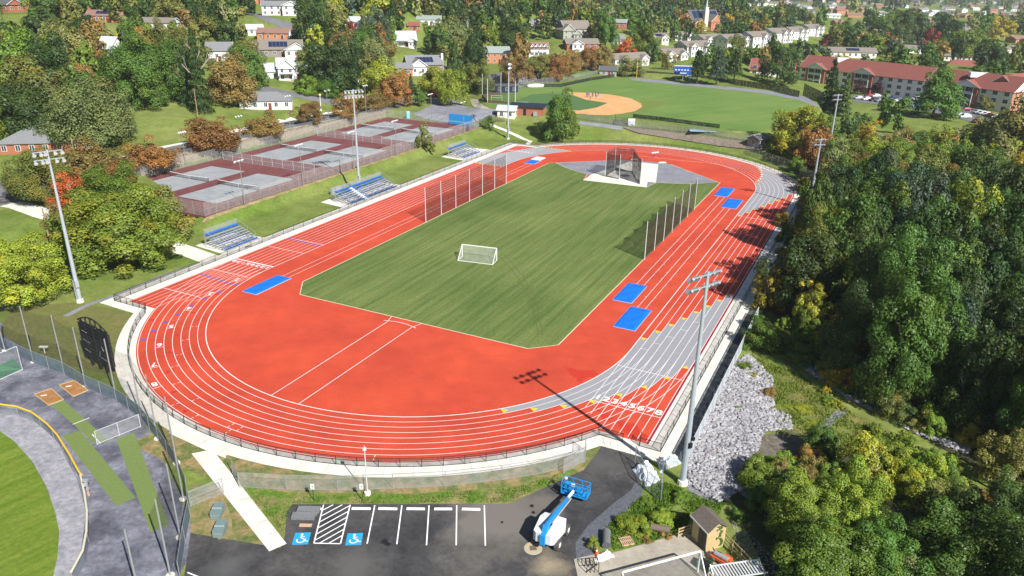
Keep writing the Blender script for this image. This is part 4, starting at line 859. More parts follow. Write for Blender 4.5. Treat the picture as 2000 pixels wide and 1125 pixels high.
# stacked rubber mats: ridged grey sheets
matm = mat('rubber_mat', (.15, .155, .165), .85, noise=.2, scale=2)
rr = random.Random(5)
t = thing('mat_stack', 'two overlapping stacks of ridged grey mats in the leftmost stall', 'mats', (*G(597, 1006), .006), .0)
for (cx_, cy_, w_, d_, n_) in ((.15, .55, 2.15, .75, 3), (-.15, -.35, 2.2, .8, 3), (.1, .1, 2.1, .5, 2)):
    for k in range(n_):
        m = MB(); z0 = .08+k*.12+(.03 if cy_ > 0 else 0); N = 14; sx = rr.uniform(-.06, .06)
        for i in range(N):
            y0 = cy_-d_/2+d_*i/N; y1 = y0+d_/N; za = z0+(.03 if i % 2 else 0); zb = z0+(0 if i % 2 else .03)
            m.poly([(cx_-w_/2+sx, y0, za), (cx_+w_/2+sx, y0, za), (cx_+w_/2+sx, y1, zb), (cx_-w_/2+sx, y1, zb)])
        m.box((cx_+sx, cy_, z0-.05), (w_*.99, d_*.98, .09)); m.build('rubber_mat', matm, t)
palw = mat('pallet_wood', (.55, .36, .24), .9, noise=.15, scale=4)
def pallet(label, px, rz, w=1.1, d=.9, m=None):
    t = thing('pallet', label, 'pallet', (*G(*px), .015), rz)
    for k in range(3): MB().box((0, -d/2+.06+k*(d-.12)/2, .045), (w, .1, .09)).build('stringer', m or palw, t)
    for k in range(7): MB().box((-w/2+.07+k*(w-.14)/6, 0, .1), (.1, d, .025)).build('deck_board', m or palw, t)
    return t
pallet('small orange wood pallet in front of the grey mats', (597, 1027), .0, 1.15, .35); pallet('wooden pallet lying on the weeds by the concrete pad', (1223, 1058), .28, 1.2, 1.1)
# transformer cabinets
gcab = mat('cabinet_green', (.16, .22, .22), .6, noise=.06, scale=1)
for p, l in (((426, 1005), 'upper grey green electrical box on the grass corner'), ((431, 1040), 'lower grey green electrical box on the grass corner')):
    t = thing('transformer_box', l, 'electrical box', (*G(*p), .006), .02); MB().box((0, .0, .4), (.9, 1.5, .75)).build('housing', gcab, t); MB().box((0, .38, .80), (.94, .8, .07)).build('lid', gcab, t); MB().poly([(-.47, -.78, .45), (.47, -.78, .45), (.47, -.02, .84), (-.47, -.02, .84)]).build('sloped_hatch', mat('hatch', (.22, .29, .29), .5), t)
sheet('bare_ring', [G(*p) for p in [(408, 980), (440, 978), (452, 1010), (455, 1045), (428, 1054), (408, 1040)]], .0052, bare)
if 0: sheet('dust_stain', [G(*p) for p in [(900, 1000), (960, 985), (1010, 985), (1030, 1010), (1010, 1050), (960, 1075), (900, 1068), (870, 1040)]], .0058, mat('dusty_asphalt', (.12, .115, .105), .95, noise=.2, scale=.5, col2=(.065, .062, .062), fine=.2, fscale=3))
if 0: sheet('dust_stain', [G(*p) for p in [(1040, 1095), (1120, 1085), (1128, 1130), (1050, 1140)]], .0062, mat('dusty_asphalt2', (.22, .19, .14), .95, noise=.2, scale=.6, col2=(.10, .09, .08), fine=.2, fscale=3))
t = thing('manhole', 'round pale concrete collar with a rusty square cover near the lift', 'manhole', (*G(1041, 1071), .006), .1)
MB().cyl((0, 0, 0), (0, 0, .03), .85, .82, 22).build('collar', mat('collar_concrete', (.42, .36, .26), .9, noise=.1, scale=2), t); MB().box((.02, 0, .035), (.62, .6, .02)).build('cover', mat('rusty_iron', (.16, .11, .08), .8), t)
oil = mat('oil_stain', (.018, .018, .02), .5)
for i, (px, r) in enumerate([((750, 1058), .35), ((757, 1063), .25), ((1038, 988), .22), ((1041, 1001), .2), ((980, 1020), .15)]):
    a = [(G(*px)[0]+r*math.cos(k*PI/5)*(1+.4*math.sin(k*2.3)), G(*px)[1]+r*math.sin(k*PI/5)*(1+.3*math.cos(k*3.1)), ) for k in range(10)]; sheet('oil_spot', a, .0101+.0003*i, oil)
# ---------------------------------------------------------------- boom lift
lb = mat('lift_blue', (.015, .26, .62), .45, noise=.04, scale=1.5); lw = mat('lift_white', (.62, .66, .74), .45, noise=.04, scale=1.5); tyre = mat('tyre', (.09, .08, .07), .9)
P0 = G(1076, 1050); P1 = G(1122, 975); ang = math.atan2(P1[1]-P0[1], P1[0]-P0[0]); t = thing('boom_lift', 'blue and white boom lift with its boom lowered across the asphalt', 'boom lift', (*P0, .006), ang, None, 1.17)
def wheel(t, x, y, r, w):
    wo = MB().cyl((x, y-w/2, r), (x, y+w/2, r), r, r, 16).build('wheel', tyre, t)
    tr = MB()
    for k in range(14): a = 2*PI*k/14; tr.box((x+r*math.cos(a), y, r+r*math.sin(a)), (.07, w, .07))
    tr.build('tread', tyre, wo); MB().cyl((x, y-w/2-.02, r), (x, y+w/2+.02, r), r*.5, r*.5, 12).build('rim', whitep, wo)
for x, y in ((-.95, -.95), (.95, -.95), (-.95, .95), (.95, .95)): wheel(t, x, y, .42, .34)
MB().box((0, 0, .55), (2.2, 1.2, .4)).bar((-.95, -.8, .45), (-.95, .8, .45), .2).bar((.95, -.8, .45), (.95, .8, .45), .2).build('chassis', lb, t)
hb = [(-1.75, -.5), (-1.55, -.8), (.5, -1.05), (.9, -.7), (.9, -.3), (-1.75, -.3)]
MB().prism([(-1.6, -.85), (.2, -1.1), (.75, -.95), (.75, -.22), (-1.75, -.22), (-1.75, -.6)], .8, 1.65).build('engine_cover', lw, t)
MB().prism([(-1.6, .85), (-1.75, .6), (-1.75, .22), (.75, .22), (.75, .85), (.2, 1.05)], .8, 1.65).build('engine_cover', lw, t)
MB().box((-1.2, 0, 1.15), (1.4, .42, .9)).bar((-1.45, 0, 1.3), (-1.15, 0, 2.1), .4, .36).build('turret', lb, t)
L = math.dist(P0, P1)
MB().bar((-1.3, 0, 2.0), (1.9, 0, 1.55), .25, .34).build('boom', lb, t); MB().bar((1.8, 0, 1.56), (3.6, 0, 1.3), .19, .25).build('boom_section', lb, t); MB().bar((3.5, 0, 1.32), (4.9, 0, 1.1), .17, .2).build('boom_section', whitep, t)
MB().bar((-.3, -.2, 1.75), (3.8, -.22, 1.2), .06, .12).build('hose_carrier', mat('hose_grey', (.4, .4, .42), .5), t)
bk = thing('x', None, None, (0, 0, 0)); bpy.data.objects.remove(bk)
b = MB(); bx = 5.5
b.box((bx, 0, .5), (.95, 2.3, .1)); b.bar((bx-.1, -.3, .6), (bx-.1, -.3, 1.1), .35, .3)
ba = b.build('basket_floor', lb, t); rl = MB()
for y in (-1.15, -.4, .4, 1.15):
    for x in (bx-.47, bx+.47): rl.bar((x, y, .5), (x, y, 1.6), .05)
for z in (.75, 1.1, 1.6):
    for x in (bx-.47, bx+.47): rl.bar((x, -1.15, z), (x, 1.15, z), .05)
    for y in (-1.15, 1.15): rl.bar((bx-.47, y, z), (bx+.47, y, z), .05)
rl.build('basket_rail', lb, t); MB().box((bx-.1, .5, .95), (.5, .8, .8)).build('basket_box', lb, t); MB().box((bx-.35, .15, 1.5), (.2, .3, .15)).box((bx+.3, 1.0, 1.5), (.2, .2, .15)).build('control_console', mat('cream', (.7, .65, .5), .5), t)
# ---------------------------------------------------------------- yard at lower right
coneo = mat('cone_orange', (.75, .13, .03), .6); t = thing('traffic_cone', 'orange and white traffic cone by the concrete pad corner', 'traffic cone', (*G(1165, 1083), .015)); MB().box((0, 0, .02), (.38, .38, .04)).cyl((0, 0, .04), (0, 0, .75), .15, .03, 12).build('cone', coneo, t); MB().cyl((0, 0, .4), (0, 0, .55), .095, .066, 12).build('reflective_band', whitep, t)
rollm = mat('rolled_turf', (.14, .15, .15), .95, noise=.12, scale=3, fine=.2, fscale=10)
t = thing('carpet_roll', 'thick grey roll of carpet beside the potted plant and cone', 'roll', (*G(1184, 1058), .015), 1.45); MB().cyl((-.95, 0, .38), (.95, 0, .38), .38, .38, 18).build('roll', rollm, t)
sp = MB()
for k in range(40): a = k*.5; r = .36-k*.0075; a2 = a+.5; r2 = r-.0075; sp.bar((-.96, r*math.cos(a), .38+r*math.sin(a)), (-.96, r2*math.cos(a2), .38+r2*math.sin(a2)), .02)
sp.build('spiral_edge', mat('roll_edge', (.05, .05, .05), .9), t)
t = tag(MB().cyl((-.9, 0, .35), (.9, 0, .35), .33, .33, 16).build('brown_roll', mat('roll_brown', (.15, .12, .09), .9, noise=.1, scale=2)), 'brown roll lying against the green bushes', 'roll'); t.location = (*G(1289, 1038), .02); t.rotation_euler = (0, 0, -.25)
# plastic sheeting piles
def crumple(name, label, cat, pts, h, m, seed, z=.02, n=10, amp=.25):
    rr = random.Random(seed); A, B, C_, D_ = [G(*p) for p in pts]; mb = MB(); V = {}
    for i in range(n+1):
        for j in range(n+1):
            s_, t_ = i/n, j/n; x = (A[0]*(1-s_)+B[0]*s_)*(1-t_)+(D_[0]*(1-s_)+C_[0]*s_)*t_; y = (A[1]*(1-s_)+B[1]*s_)*(1-t_)+(D_[1]*(1-s_)+C_[1]*s_)*t_
            e = min(i, j, n-i, n-j)/(n/2); V[i, j] = (x+rr.uniform(-.1, .1), y+rr.uniform(-.1, .1), z+h*min(1, e*1.6)+rr.uniform(-.5, 1)*amp*min(1, e*2))
    for i in range(n):
        for j in range(n): mb.poly([V[i, j], V[i+1, j], V[i+1, j+1]]); mb.poly([V[i, j], V[i+1, j+1], V[i, j+1]])
    o = mb.build(name, m, None, (*A, 0)); o.location = (*A, 0); tag(o, label, cat); return o
plast = mat('clear_plastic', (.72, .76, .82), .25, noise=.15, scale=3, spec=.6)
crumple('plastic_sheeting', 'crumpled white plastic sheeting in front of the near light tower', 'sheeting', [(1236, 918), (1262, 952), (1290, 938), (1262, 898)], .75, plast, 1, amp=.5)
crumple('plastic_sheeting', 'translucent plastic sheeting draped beside the near light tower', 'sheeting', [(1282, 905), (1290, 925), (1330, 905), (1322, 890)], .6, netmat('thin_plastic', (.55, .6, .66), .7), 2, amp=.55)
crumple('tarp_bundle', 'crumpled white tarp lying on the corner of the concrete pad', 'tarp', [(1160, 1092), (1166, 1099), (1202, 1088), (1186, 1074)], .25, mat('tarp_white', (.72, .72, .72), .6), 3, amp=.2)
# shed
sidm = mat('shed_siding', (.50, .38, .20), .8, noise=.06, scale=1); shingle = mat('brown_shingle', (.15, .12, .10), .95, noise=.15, scale=1.5, fine=.25, fscale=6); shdoor = mat('shed_door', (.10, .085, .06), .8)
a, b_, c_ = G(1354, 1047), G(1377, 1078), G(1413, 1067); sa = math.atan2(c_[1]-b_[1], c_[0]-b_[0]); sw = math.dist(b_, c_); sd = math.dist(a, b_); t = thing('garden_shed', 'tan wooden garden shed with a brown shingled roof and vines', 'shed', (*b_, .015), sa)
H_ = 2.35; rg = .75
wl = MB(); wl.box((sw/2, sd/2, H_/2), (sw, sd, H_)); wl.v += [(0, 0, H_), (sw, 0, H_), (sw/2, 0, H_+rg), (0, sd, H_), (sw, sd, H_), (sw/2, sd, H_+rg)]; n0 = 8; wl.f += [(n0, n0+1, n0+2), (n0+3, n0+5, n0+4)]; wl.build('wall', sidm, t)
for k in range(int(sw/.16)): MB().box((.08+k*.16, -.006, H_/2), (.13, .012, H_-.05)).build('siding_board', sidm, t)
for sx in (0, 1):
    m = MB(); e = -.2 if sx == 0 else sw+.2; ez = H_-rg*.2/(sw/2)
    m.poly([(e, -.25, ez), (sw/2, -.25, H_+rg), (sw/2, sd+.25, H_+rg), (e, sd+.25, ez)]); m.poly([(e, -.25, ez+.07), (sw/2, -.25, H_+rg+.07), (sw/2, sd+.25, H_+rg+.07), (e, sd+.25, ez+.07)]); m.poly([(e, -.25, ez), (sw/2, -.25, H_+rg), (sw/2, -.25, H_+rg+.07), (e, -.25, ez+.07)]); m.poly([(e, -.25, ez), (e, sd+.25, ez), (e, sd+.25, ez+.07), (e, -.25, ez+.07)])
    m.build('roof_slope', shingle, t)
MB().bar((-.22, -.27, H_-.08), (-.22, sd+.27, H_-.08), .03, .16).build('fascia', whitep, t)
for k in range(2): d = MB().box((-.03, .28+k*.6, 1.0), (.05, .56, 1.95)).build('door', shdoor, t); MB().box((-.07, .5+k*.12, 1.0), (.03, .03, .15)).build('handle', blackm, d)
vn = MB(); rv = random.Random(9)
for k in range(170):
    q = rv.random(); x = .75*sw+math.sin(q*9)*.25*(1-q)+rv.uniform(-.12, .12)-(.5*rv.random() if q > .75 or .35 < q < .45 else 0); z = .3+q*2.3; s = rv.uniform(.04, .09); y = -rv.uniform(.02, .08)
    vn.poly([(x-s, y, z), (x, y-.03, z-s), (x+s, y, z), (x, y-.02, z+s)])
o = vn.build('vine', mat('vine_green', (.06, .12, .02), .9), t); o['kind'] = 'stuff'
t = thing('wood_gate', 'low tan wooden rail gate beside the shed', 'gate', (*G(1324, 1050), .015), math.atan2(*(lambda p, q: (q[1]-p[1], q[0]-p[0]))(G(1324, 1050), G(1351, 1040))))
for z in (.25, .6, .95): MB().bar((0, 0, z), (1.45, 0, z), .06, .12).build('rail', tanwood, t)
for x in (0, 1.45): MB().bar((x, 0, 0), (x, 0, 1.05), .1).build('post', tanwood, t)
A, B = G(1412, 1062), G(1462, 1112); t = thing('wood_fence', 'weathered wooden rail fence running down from the shed', 'fence', (*A, .0), math.atan2(B[1]-A[1], B[0]-A[0])); L = math.dist(A, B)
for k in range(4): MB().bar((k*L/3, 0, 0), (k*L/3, 0, 1.3), .1).build('post', tanwood, t)
for z in (.35, .75, 1.25): MB().bar((0, 0, z), (L, 0, z), .05, .11).build('rail', tanwood, t)
orange = mat('equipment_orange', (.62, .10, .03), .5, noise=.1, scale=2)
t = thing('mower', 'orange red tractor mower with a rolled grey cover beside the wooden fence', 'mower', (*G(1407, 1098), .015), -.75)
MB().box((0, 0, .45), (1.7, .9, .25)).prism([(.2, -.35), (.95, -.3), (.95, .3), (.2, .35)], .5, .9).build('body', orange, t); MB().cyl((-.6, -.1, .75), (.75, -.15, .8), .22, .24, 10).build('rolled_cover', mat('cover_grey', (.3, .31, .33), .7), t)
for x, y in ((-.6, -.5), (-.6, .5), (.6, -.5), (.6, .5)): MB().cyl((x, y-.1, .25), (x, y+.1, .25), .25, .25, 12).build('wheel', tyre, t)
MB().bar((-.5, 0, .5), (-.9, 0, 1.1), .06).box((-.3, 0, .75), (.4, .5, .12)).build('seat', blackm, t)
t = thing('green_bin', 'open dark green bin on the concrete pad behind the goal', 'bin', (*G(1375, 1108), .015), -.6); MB().box((0, 0, .3), (1.2, .9, .6)).build('tub', mat('bin_green', (.02, .10, .05), .5), t); MB().box((0, 0, .61), (1.0, .7, .02)).build('opening', blackm, t)
t = thing('slatted_trailer', 'silver slatted bench rack at the bottom edge right of the goal', 'rack', (*G(1440, 1128), .015), .2)
for k in range(16): MB().box((-2.1+k*.28, 0, .85), (.14, 1.5, .05)).build('slat', steel_w, t)
MB().bar((-2.3, .8, .9), (2.3, .8, .9), .09).bar((-2.3, -.8, .9), (2.3, -.8, .9), .09).bar((-2.3, -.8, 0), (-2.3, .8, 1.1), .08).bar((2.3, -.8, 0), (2.3, .8, 1.1), .08).bar((-2.3, .8, 0), (-2.3, .8, .9), .08).bar((2.3, .8, 0), (2.3, .8, .9), .08).build('frame', steel_w, t)
t = thing('hurdle_rack', 'black metal rack at the corner of the concrete pad', 'rack', (*G(1155, 1112), .015), .1); m = MB()
for k in range(4): m.bar((k*.35-.5, -.4, 0), (k*.35-.5, -.4, .9), .05).bar((k*.35-.5, .4, 0), (k*.35-.5, .4, .9), .05).bar((k*.35-.5, -.4, .9), (k*.35-.5, .4, .9), .05)
m.bar((-.5, -.4, .9), (.55, -.4, .9), .05).bar((-.5, .4, .9), (.55, .4, .9), .05).bar((-.5, -.4, .1), (.55, .4, .1), .05); m.build('rack_frame', blackm, t)
drape_poly('channel_slab', [G(*p, -.7) for p in [(1588, 848), (1632, 812), (1652, 818), (1610, 852)]], gravel, .12)
drape_poly('bare_slope', [G(*p) for p in [(1486, 852), (1540, 842), (1610, 858), (1640, 900), (1560, 960), (1470, 985), (1440, 960), (1478, 900)]], mat('brown_soil', (.11, .085, .055), .95, noise=.25, scale=.8, col2=(.17, .16, .14), fine=.3, fscale=3), .07)
# ---------------------------------------------------------------- bullpen
for i, (px, l) in enumerate([([(67, 771), (100, 760), (124, 781), (95, 792)], 'left square of brown clay with a white pitching rubber'), ([(116, 753), (145, 744), (172, 763), (143, 775)], 'right square of brown clay with a white pitching rubber')]):
    Q = [G(*p) for p in px]; c = (sum(q[0] for q in Q)/4, sum(q[1] for q in Q)/4); t = thing('pitching_mound', l, 'pitching mound', (*c, .004)); Q = [(q[0]-c[0], q[1]-c[1]) for q in Q]
    MB().prism(Q, 0, .06).build('clay', mound_clay, t); m = MB()
    for a, b in zip(Q, Q[1:]+Q[:1]): m.bar((*a, .05), (*b, .05), .1, .12)
    m.build('board_edge', tanwood, t)
    a, b = lp(Q[0], Q[1], .35), lp(Q[3], Q[2], .12); m0 = lp(Q[0], Q[2], .30); MB().box((m0[0]+.05, m0[1]+.1, .075), (.62, .16, .03), .35).build('pitching_rubber', whitep, t)
sheet('turf_lane', [G(*p) for p in [(99, 791), (124, 782), (190, 840), (214, 862), (184, 866), (145, 830)]], .009, turf)
sheet('turf_lane', [G(*p) for p in [(121, 851), (156, 841), (265, 972), (228, 989)]], .0095, turf)
sheet('turf_lane', [G(*p) for p in [(227, 857), (262, 845), (330, 1025), (294, 1040)]], .010, turf)
m = MB(); strip(m, [G(142, 829), G(175, 816)], .12, .013); strip(m, [G(180, 848), G(196, 866)], .1, .013); struct('turf_lines', m, white_line)
sheet('outfield_grass', [G(*p) for p in [(-200, 900), (-60, 820), (0, 842), (28, 862), (62, 900), (90, 950), (108, 1000), (116, 1040), (112, 1090), (100, 1140), (80, 1250), (-300, 1250)]], .008, leftgrass_m)
sheet('warning_path', [G(*p) for p in [(-60, 780), (0, 800), (60, 815), (110, 860), (150, 935), (168, 1000), (158, 1080), (135, 1140), (110, 1250), (60, 1250), (90, 1140), (104, 1080), (108, 1020), (96, 960), (66, 905), (28, 862), (0, 842), (-60, 815)]], .006, cinder_light)
yf = [(-60, 782), (0, 800), (30, 804), (60, 815), (90, 838), (110, 860), (135, 900), (152, 932), (158, 940)]
yel = mat('fence_cap_yellow', (.72, .46, .03), .5); beige = mat('fence_cap_beige', (.62, .56, .42), .6)
def capped(label, pts, m):
    P = resample([G(*p) for p in pts], 1.5); t = thing('outfield_fence', label, 'fence', (*P[0], 0)); o = (*P[0], 0); pm = MB().cyl((0, 0, 0), (0, 0, 1.25), .03, .03, 6).mesh('post', steel)
    for p in P[::2]: q = link('post', pm, t); q.location = (p[0]-o[0], p[1]-o[1], 0)
    MB().tube([(*p, 1.27) for p in P], .10, 8).build('top_cap', m, t, o); k = MB()
    for a, b in zip(P[:-1], P[1:]): k.poly([(*a, .03), (*b, .03), (*b, 1.2), (*a, 1.2)])
    k.build('mesh_panel', netmat('fence_mesh', (.3, .33, .36), .5), t, o)
capped('low curved outfield fence with a yellow cap', [(p[0]+6, p[1]+8) for p in yf], yel); capped('low curved outfield fence with a beige cap, bottom left', [(162, 948), (170, 985), (175, 1020), (174, 1060), (167, 1098), (145, 1140)], beige)
gt = mat('windbreak_green', (.10, .27, .15), .8, noise=.08, scale=1)
t = thing('pitching_screen', 'green padded screen on a silver frame at the left edge', 'screen', (*G(44, 722), .004)); o0 = G(44, 722); a0 = G(-30, 755)
A = (0, 0); B = (a0[0]-o0[0], a0[1]-o0[1]); MB().poly([(*A, .05), (*B, .05), (*lp(B, A, .02), 1.9), (*lp(A, B, .15), 2.0)]).build('green_screen', gt, t); MB().bar((*A, 0), (*A, 3.4), .07).bar((*A, 3.4), (B[0]*.8, B[1]*.8, 3.4), .07).bar((*A, .05), (*B, .05), .07).build('frame', steel_w, t)
MB().poly([(*A, .05), (*B, .05), (*B, 3.4), (*A, 3.4)]).build('mesh_panel', greychain, t)
for l, pts, h in (('chain link batting screen standing between the green turf lanes', [(190, 868), (275, 834)], 1.7),): fence('batting_screen', l, [G(*p) for p in pts], h, steel_w, chain, step=2.0, mid=False, pr=.04, cat='screen')
t = thing('sprinkler_post', 'wooden post with grey control boxes beside the capped fence', 'post', (*G(174, 968), 0)); MB().bar((0, 0, 0), (0, 0, 1.9), .14).build('post', palw, t); MB().box((0, -.1, 1.4), (.35, .2, .35)).box((.05, -.1, 1.9), (.5, .3, .15)).box((.1, -.1, .9), (.25, .2, .3)).build('control_box', fixm, t)
# scoreboard seen from behind
t = thing('scoreboard', 'tall black steel scoreboard seen from behind with an arched truss top', 'scoreboard', (*G(170, 706), .0), 0); A = G(170, 706); B = G(216, 730); t.rotation_euler = (0, 0, math.atan2(B[1]-A[1], B[0]-A[0])); L = math.dist(A, B)*1.12
MB().bar((.25*L, 0, 0), (.25*L, 0, 6.0), .3).bar((.8*L, 0, 0), (.8*L, 0, 6.0), .3).bar((.55*L, .0, 0), (.55*L, .0, 6.2), .35).build('column', blackm, t)
bs = mat('scoreboard_back', (.022, .024, .028), .6, noise=.15, scale=1)
for (x0, x1) in ((-.02, .5), (.6, 1.08)):
    for k in range(4): z0 = 1.3+k*1.15; MB().box(((x0+x1)/2*L, .12, z0+.5), ((x1-x0)*L, .3, 1.05)).build('panel', bs, t)
m = MB()
for k in range(9): m.bar((-.02*L, -.1, 1.3+k*.57), (1.08*L, -.1, 1.3+k*.57), .06)
m.build('batten', blackm, t); N = 12; arcp = [(-.02*L+1.1*L*k/N, .05, 6.0+1.0*math.sin(PI*k/N)+.15) for k in range(N+1)]; m = MB().tube(arcp, .09, 6); m.bar((-.02*L, .05, 6.1), (1.08*L, .05, 6.1), .1)
for k in range(1, N): m.bar(arcp[k], (arcp[k+(1 if k % 2 else -1)][0], .05, 6.1), .09)
m.build('arch_truss', blackm, t)
fmk = MB()
for (x0, z0, x1, z1) in ((.1, 2.2, .3, 2.0), (.1, 3.6, .35, 3.4), (.12, 4.9, .3, 4.8), (.65, 2.0, .7, 2.9), (.7, 2.0, .95, 1.9), (.8, 3.8, .85, 3.2)): fmk.bar((x0*L, -.14, z0), (x1*L, -.14, z1), .05)
fmk.build('cable', steel, t)
t = tag(MB().box((0, 0, 1.0), (1.1, .35, .1)).bar((0, 0, 0), (0, 0, 1), .08).build('white_bench_top', whitep), 'small white topped stand behind the bullpen fence', 'stand'); t.location = (*G(88, 690), 0)

# ================================================================ HOUSES AND OTHER BUILDINGS
brick = mat('red_brick', (.36, .13, .075), .9, noise=.08, scale=.8, fine=.12, fscale=6); brick_o = mat('orange_brick', (.48, .20, .10), .9, noise=.06, scale=.8, fine=.1, fscale=6)
wsid = mat('white_siding', (.72, .72, .72), .7, noise=.03, scale=.6); csid = mat('cream_siding', (.80, .77, .70), .7, noise=.04, scale=.6); gsid = mat('sage_siding', (.34, .35, .29), .7, noise=.04, scale=.6); tsid = mat('taupe_siding', (.24, .21, .18), .7); bsid = mat('pale_blue_siding', (.5, .55, .62), .7)
rgrey = mat('grey_shingle', (.20, .205, .215), .95, noise=.08, scale=.8, fine=.2, fscale=4); rdark = mat('dark_shingle', (.10, .10, .11), .95, noise=.1, scale=.8, fine=.2, fscale=4); rtan = mat('tan_shingle', (.21, .18, .155), .95, noise=.08, scale=.8, fine=.2, fscale=4); rbrown = mat('brown_roof', (.24, .14, .11), .95, noise=.08, scale=.8, fine=.2, fscale=4)
rmetal = mat('pale_metal_roof', (.50, .54, .58), .5, noise=.05, scale=.8); rgreen = mat('green_grey_roof', (.25, .29, .27), .8, noise=.05, scale=.8); rred = mat('red_shingle', (.25, .085, .068), .95, noise=.08, scale=.25, fine=.15, fscale=2)
glass = mat('window_glass', (.03, .04, .055), .15, spec=.7); solar = mat('solar_panel', (.015, .025, .07), .25, spec=.6); trim = mat('white_trim', (.75, .75, .74), .6); doorm = mat('door_paint', (.20, .04, .03), .6); darkroof = mat('navy_roof', (.02, .028, .045), .5, noise=.1, scale=1)
WINC = {}
def window_part(t, x, y, z, w, h, rz, fm=None):
    key = (round(w, 2), round(h, 2))
    if key not in WINC:
        a = MB().box((0, -.03, 0), (w+.2, .08, h+.2)).mesh('window', trim); b = MB(); b.box((-w/4-.02, -.085, 0), (w/2-.06, .03, h)); b.box((w/4+.02, -.085, 0), (w/2-.06, .03, h)); WINC[key] = (a, b.mesh('pane', glass))
    a, b = WINC[key]; o = link('window', a, t); o.location = (x, y, z); o.rotation_euler = (0, 0, rz); p = link('pane', b, o); return o
def gable(t, x, y, z0, w, d, rh, rm, wm, axis='x', oh=.45, name='roof', hip=0.0):
    """roof over a w x d box centred x, y at wall height z0; ridge along axis"""
    if axis == 'y': w_, d_ = d, w
    else: w_, d_ = w, d
    a, b = w_/2+oh, d_/2+oh; e = rh*oh/(d_/2); th = .16; pts = []
    hx = hip*(d_/2) if hip else 0
    def P(u, v, z): return (x+u, y+v, z) if axis == 'x' else (x-v, y+u, z)
    m = MB(); r0 = P(-a+hx, 0, z0+rh), P(a-hx, 0, z0+rh); c = [P(-a, -b, z0-e), P(a, -b, z0-e), P(a, b, z0-e), P(-a, b, z0-e)]
    up = lambda p: (p[0], p[1], p[2]+th); c2 = [up(p) for p in c]; r2 = [up(p) for p in r0]
    m.poly([c2[0], c2[1], r2[1], r2[0]]); m.poly([c2[2], c2[3], r2[0], r2[1]])
    if hip: m.poly([c2[1], c2[2], r2[1]]); m.poly([c2[3], c2[0], r2[0]])
    else: m.poly([r0[0], c[0], c2[0], r2[0]]); m.poly([c[3], r0[0], r2[0], c2[3]]); m.poly([r0[1], r2[1], c2[1], c[1]]); m.poly([c[2], c2[2], r2[1], r0[1]])
    m.poly([c[0], c[1], c2[1], c2[0]]); m.poly([c[2], c[3], c2[3], c2[2]])
    if hip: m.poly([c[1], c[2], c2[2], c2[1]]); m.poly([c[3], c[0], c2[0], c2[3]])
    m.poly([c[0], c[3], c[2], c[1]])
    r = m.build(name, rm, t)
    if not hip:
        for s in (-1, 1):
            g = MB()
            A_, B_, C_ = P(s*w_/2, -d_/2, z0), P(s*w_/2, d_/2, z0), P(s*w_/2, 0, z0+rh-.05); A2, B2, C2 = P(s*(w_/2-.3), -d_/2, z0), P(s*(w_/2-.3), d_/2, z0), P(s*(w_/2-.3), 0, z0+rh-.05)
            g.poly([A_, B_, C_]); g.poly([A2, C2, B2]); g.poly([A_, A2, B2, B_]); g.poly([A_, C_, C2, A2]); g.poly([B_, B2, C2, C_])
            g.build('gable_wall', wm, t)
            f = MB()
            for q in (0, 1): f.bar(P(s*(a+.02), -b if q == 0 else b, z0-e+.06), P(s*(a+.02), 0, z0+rh+.06), .05, .22)
            f.build('rake_board', trim, t)
    return r
def block(t, x, y, w, d, h, wm, z0=-1.5, wins=(1, 1, 1), ww=1.0, wh=1.3, floors=None, name='wall'):
    MB().box((x, y, (h+z0)/2), (w, d, h-z0)).build(name, wm, t)
    fl = floors or max(1, round(h/2.9)); fh = h/fl
    for f in range(fl):
        z = fh*(f+.55)
        if wins[0]:
            n = max(2, int(w/3.0))
            for k in range(n): window_part(t, x-w/2+(k+.5)*w/n, y-d/2, z, ww, wh, 0)
        n = max(1, int(d/3.4))
        for s, fl_ in ((1, wins[1]), (-1, wins[2])):
            if fl_:
                for k in range(n): window_part(t, x+s*w/2, y-d/2+(k+.5)*d/n, z, ww*.9, wh, s*PI/2)
def house(label, px, w, d, h, rz, wm, rm, rh=2.0, hip=0.0, cat='house', group=None, extra=None, chim=None, axis='x', door=True, oh=.45, name='house', sol=False, loc=None, floors=None):
    x, y, z = loc if loc else GT(*px); rz = math.radians(rz); cx, cy = x-math.sin(rz)*d/2, y+math.cos(rz)*d/2
    t = thing(name, label, cat, (cx, cy, z), rz, group)
    block(t, 0, 0, w, d, h, wm, floors=floors); gable(t, 0, 0, h, w, d, rh, rm, wm, axis, oh, hip=hip)
    if door: dd = MB().box((w*.08, -d/2-.04, 1.05), (1.0, .08, 2.1)).build('door', doorm, t); MB().box((w*.08+.38, -d/2-.1, 1.0), (.06, .05, .12)).build('handle', steel, dd)
    if chim: c = MB().box((chim[0]*w, chim[1]*d, (h+rh+1.0)/2), (.9, .9, h+rh+1.0)).build('chimney', chim[2] if len(chim) > 2 else brick, t)
    if sol:
        s = MB(); sl = math.atan2(rh, d/2)
        for k in range(-2, 3): s.poly([(k*1.5-.7, -d*.40, h+rh*.20+.24), (k*1.5+.7, -d*.40, h+rh*.20+.24), (k*1.5+.7, -d*.12, h+rh*.76+.24), (k*1.5-.7, -d*.12, h+rh*.76+.24)])
        s.build('solar_panels', solar, t)['kind'] = 'stuff'
    if extra: extra(t)
    KEEP.append((cx, cy, z, w, d, h+rh)); return t
KEEP = []
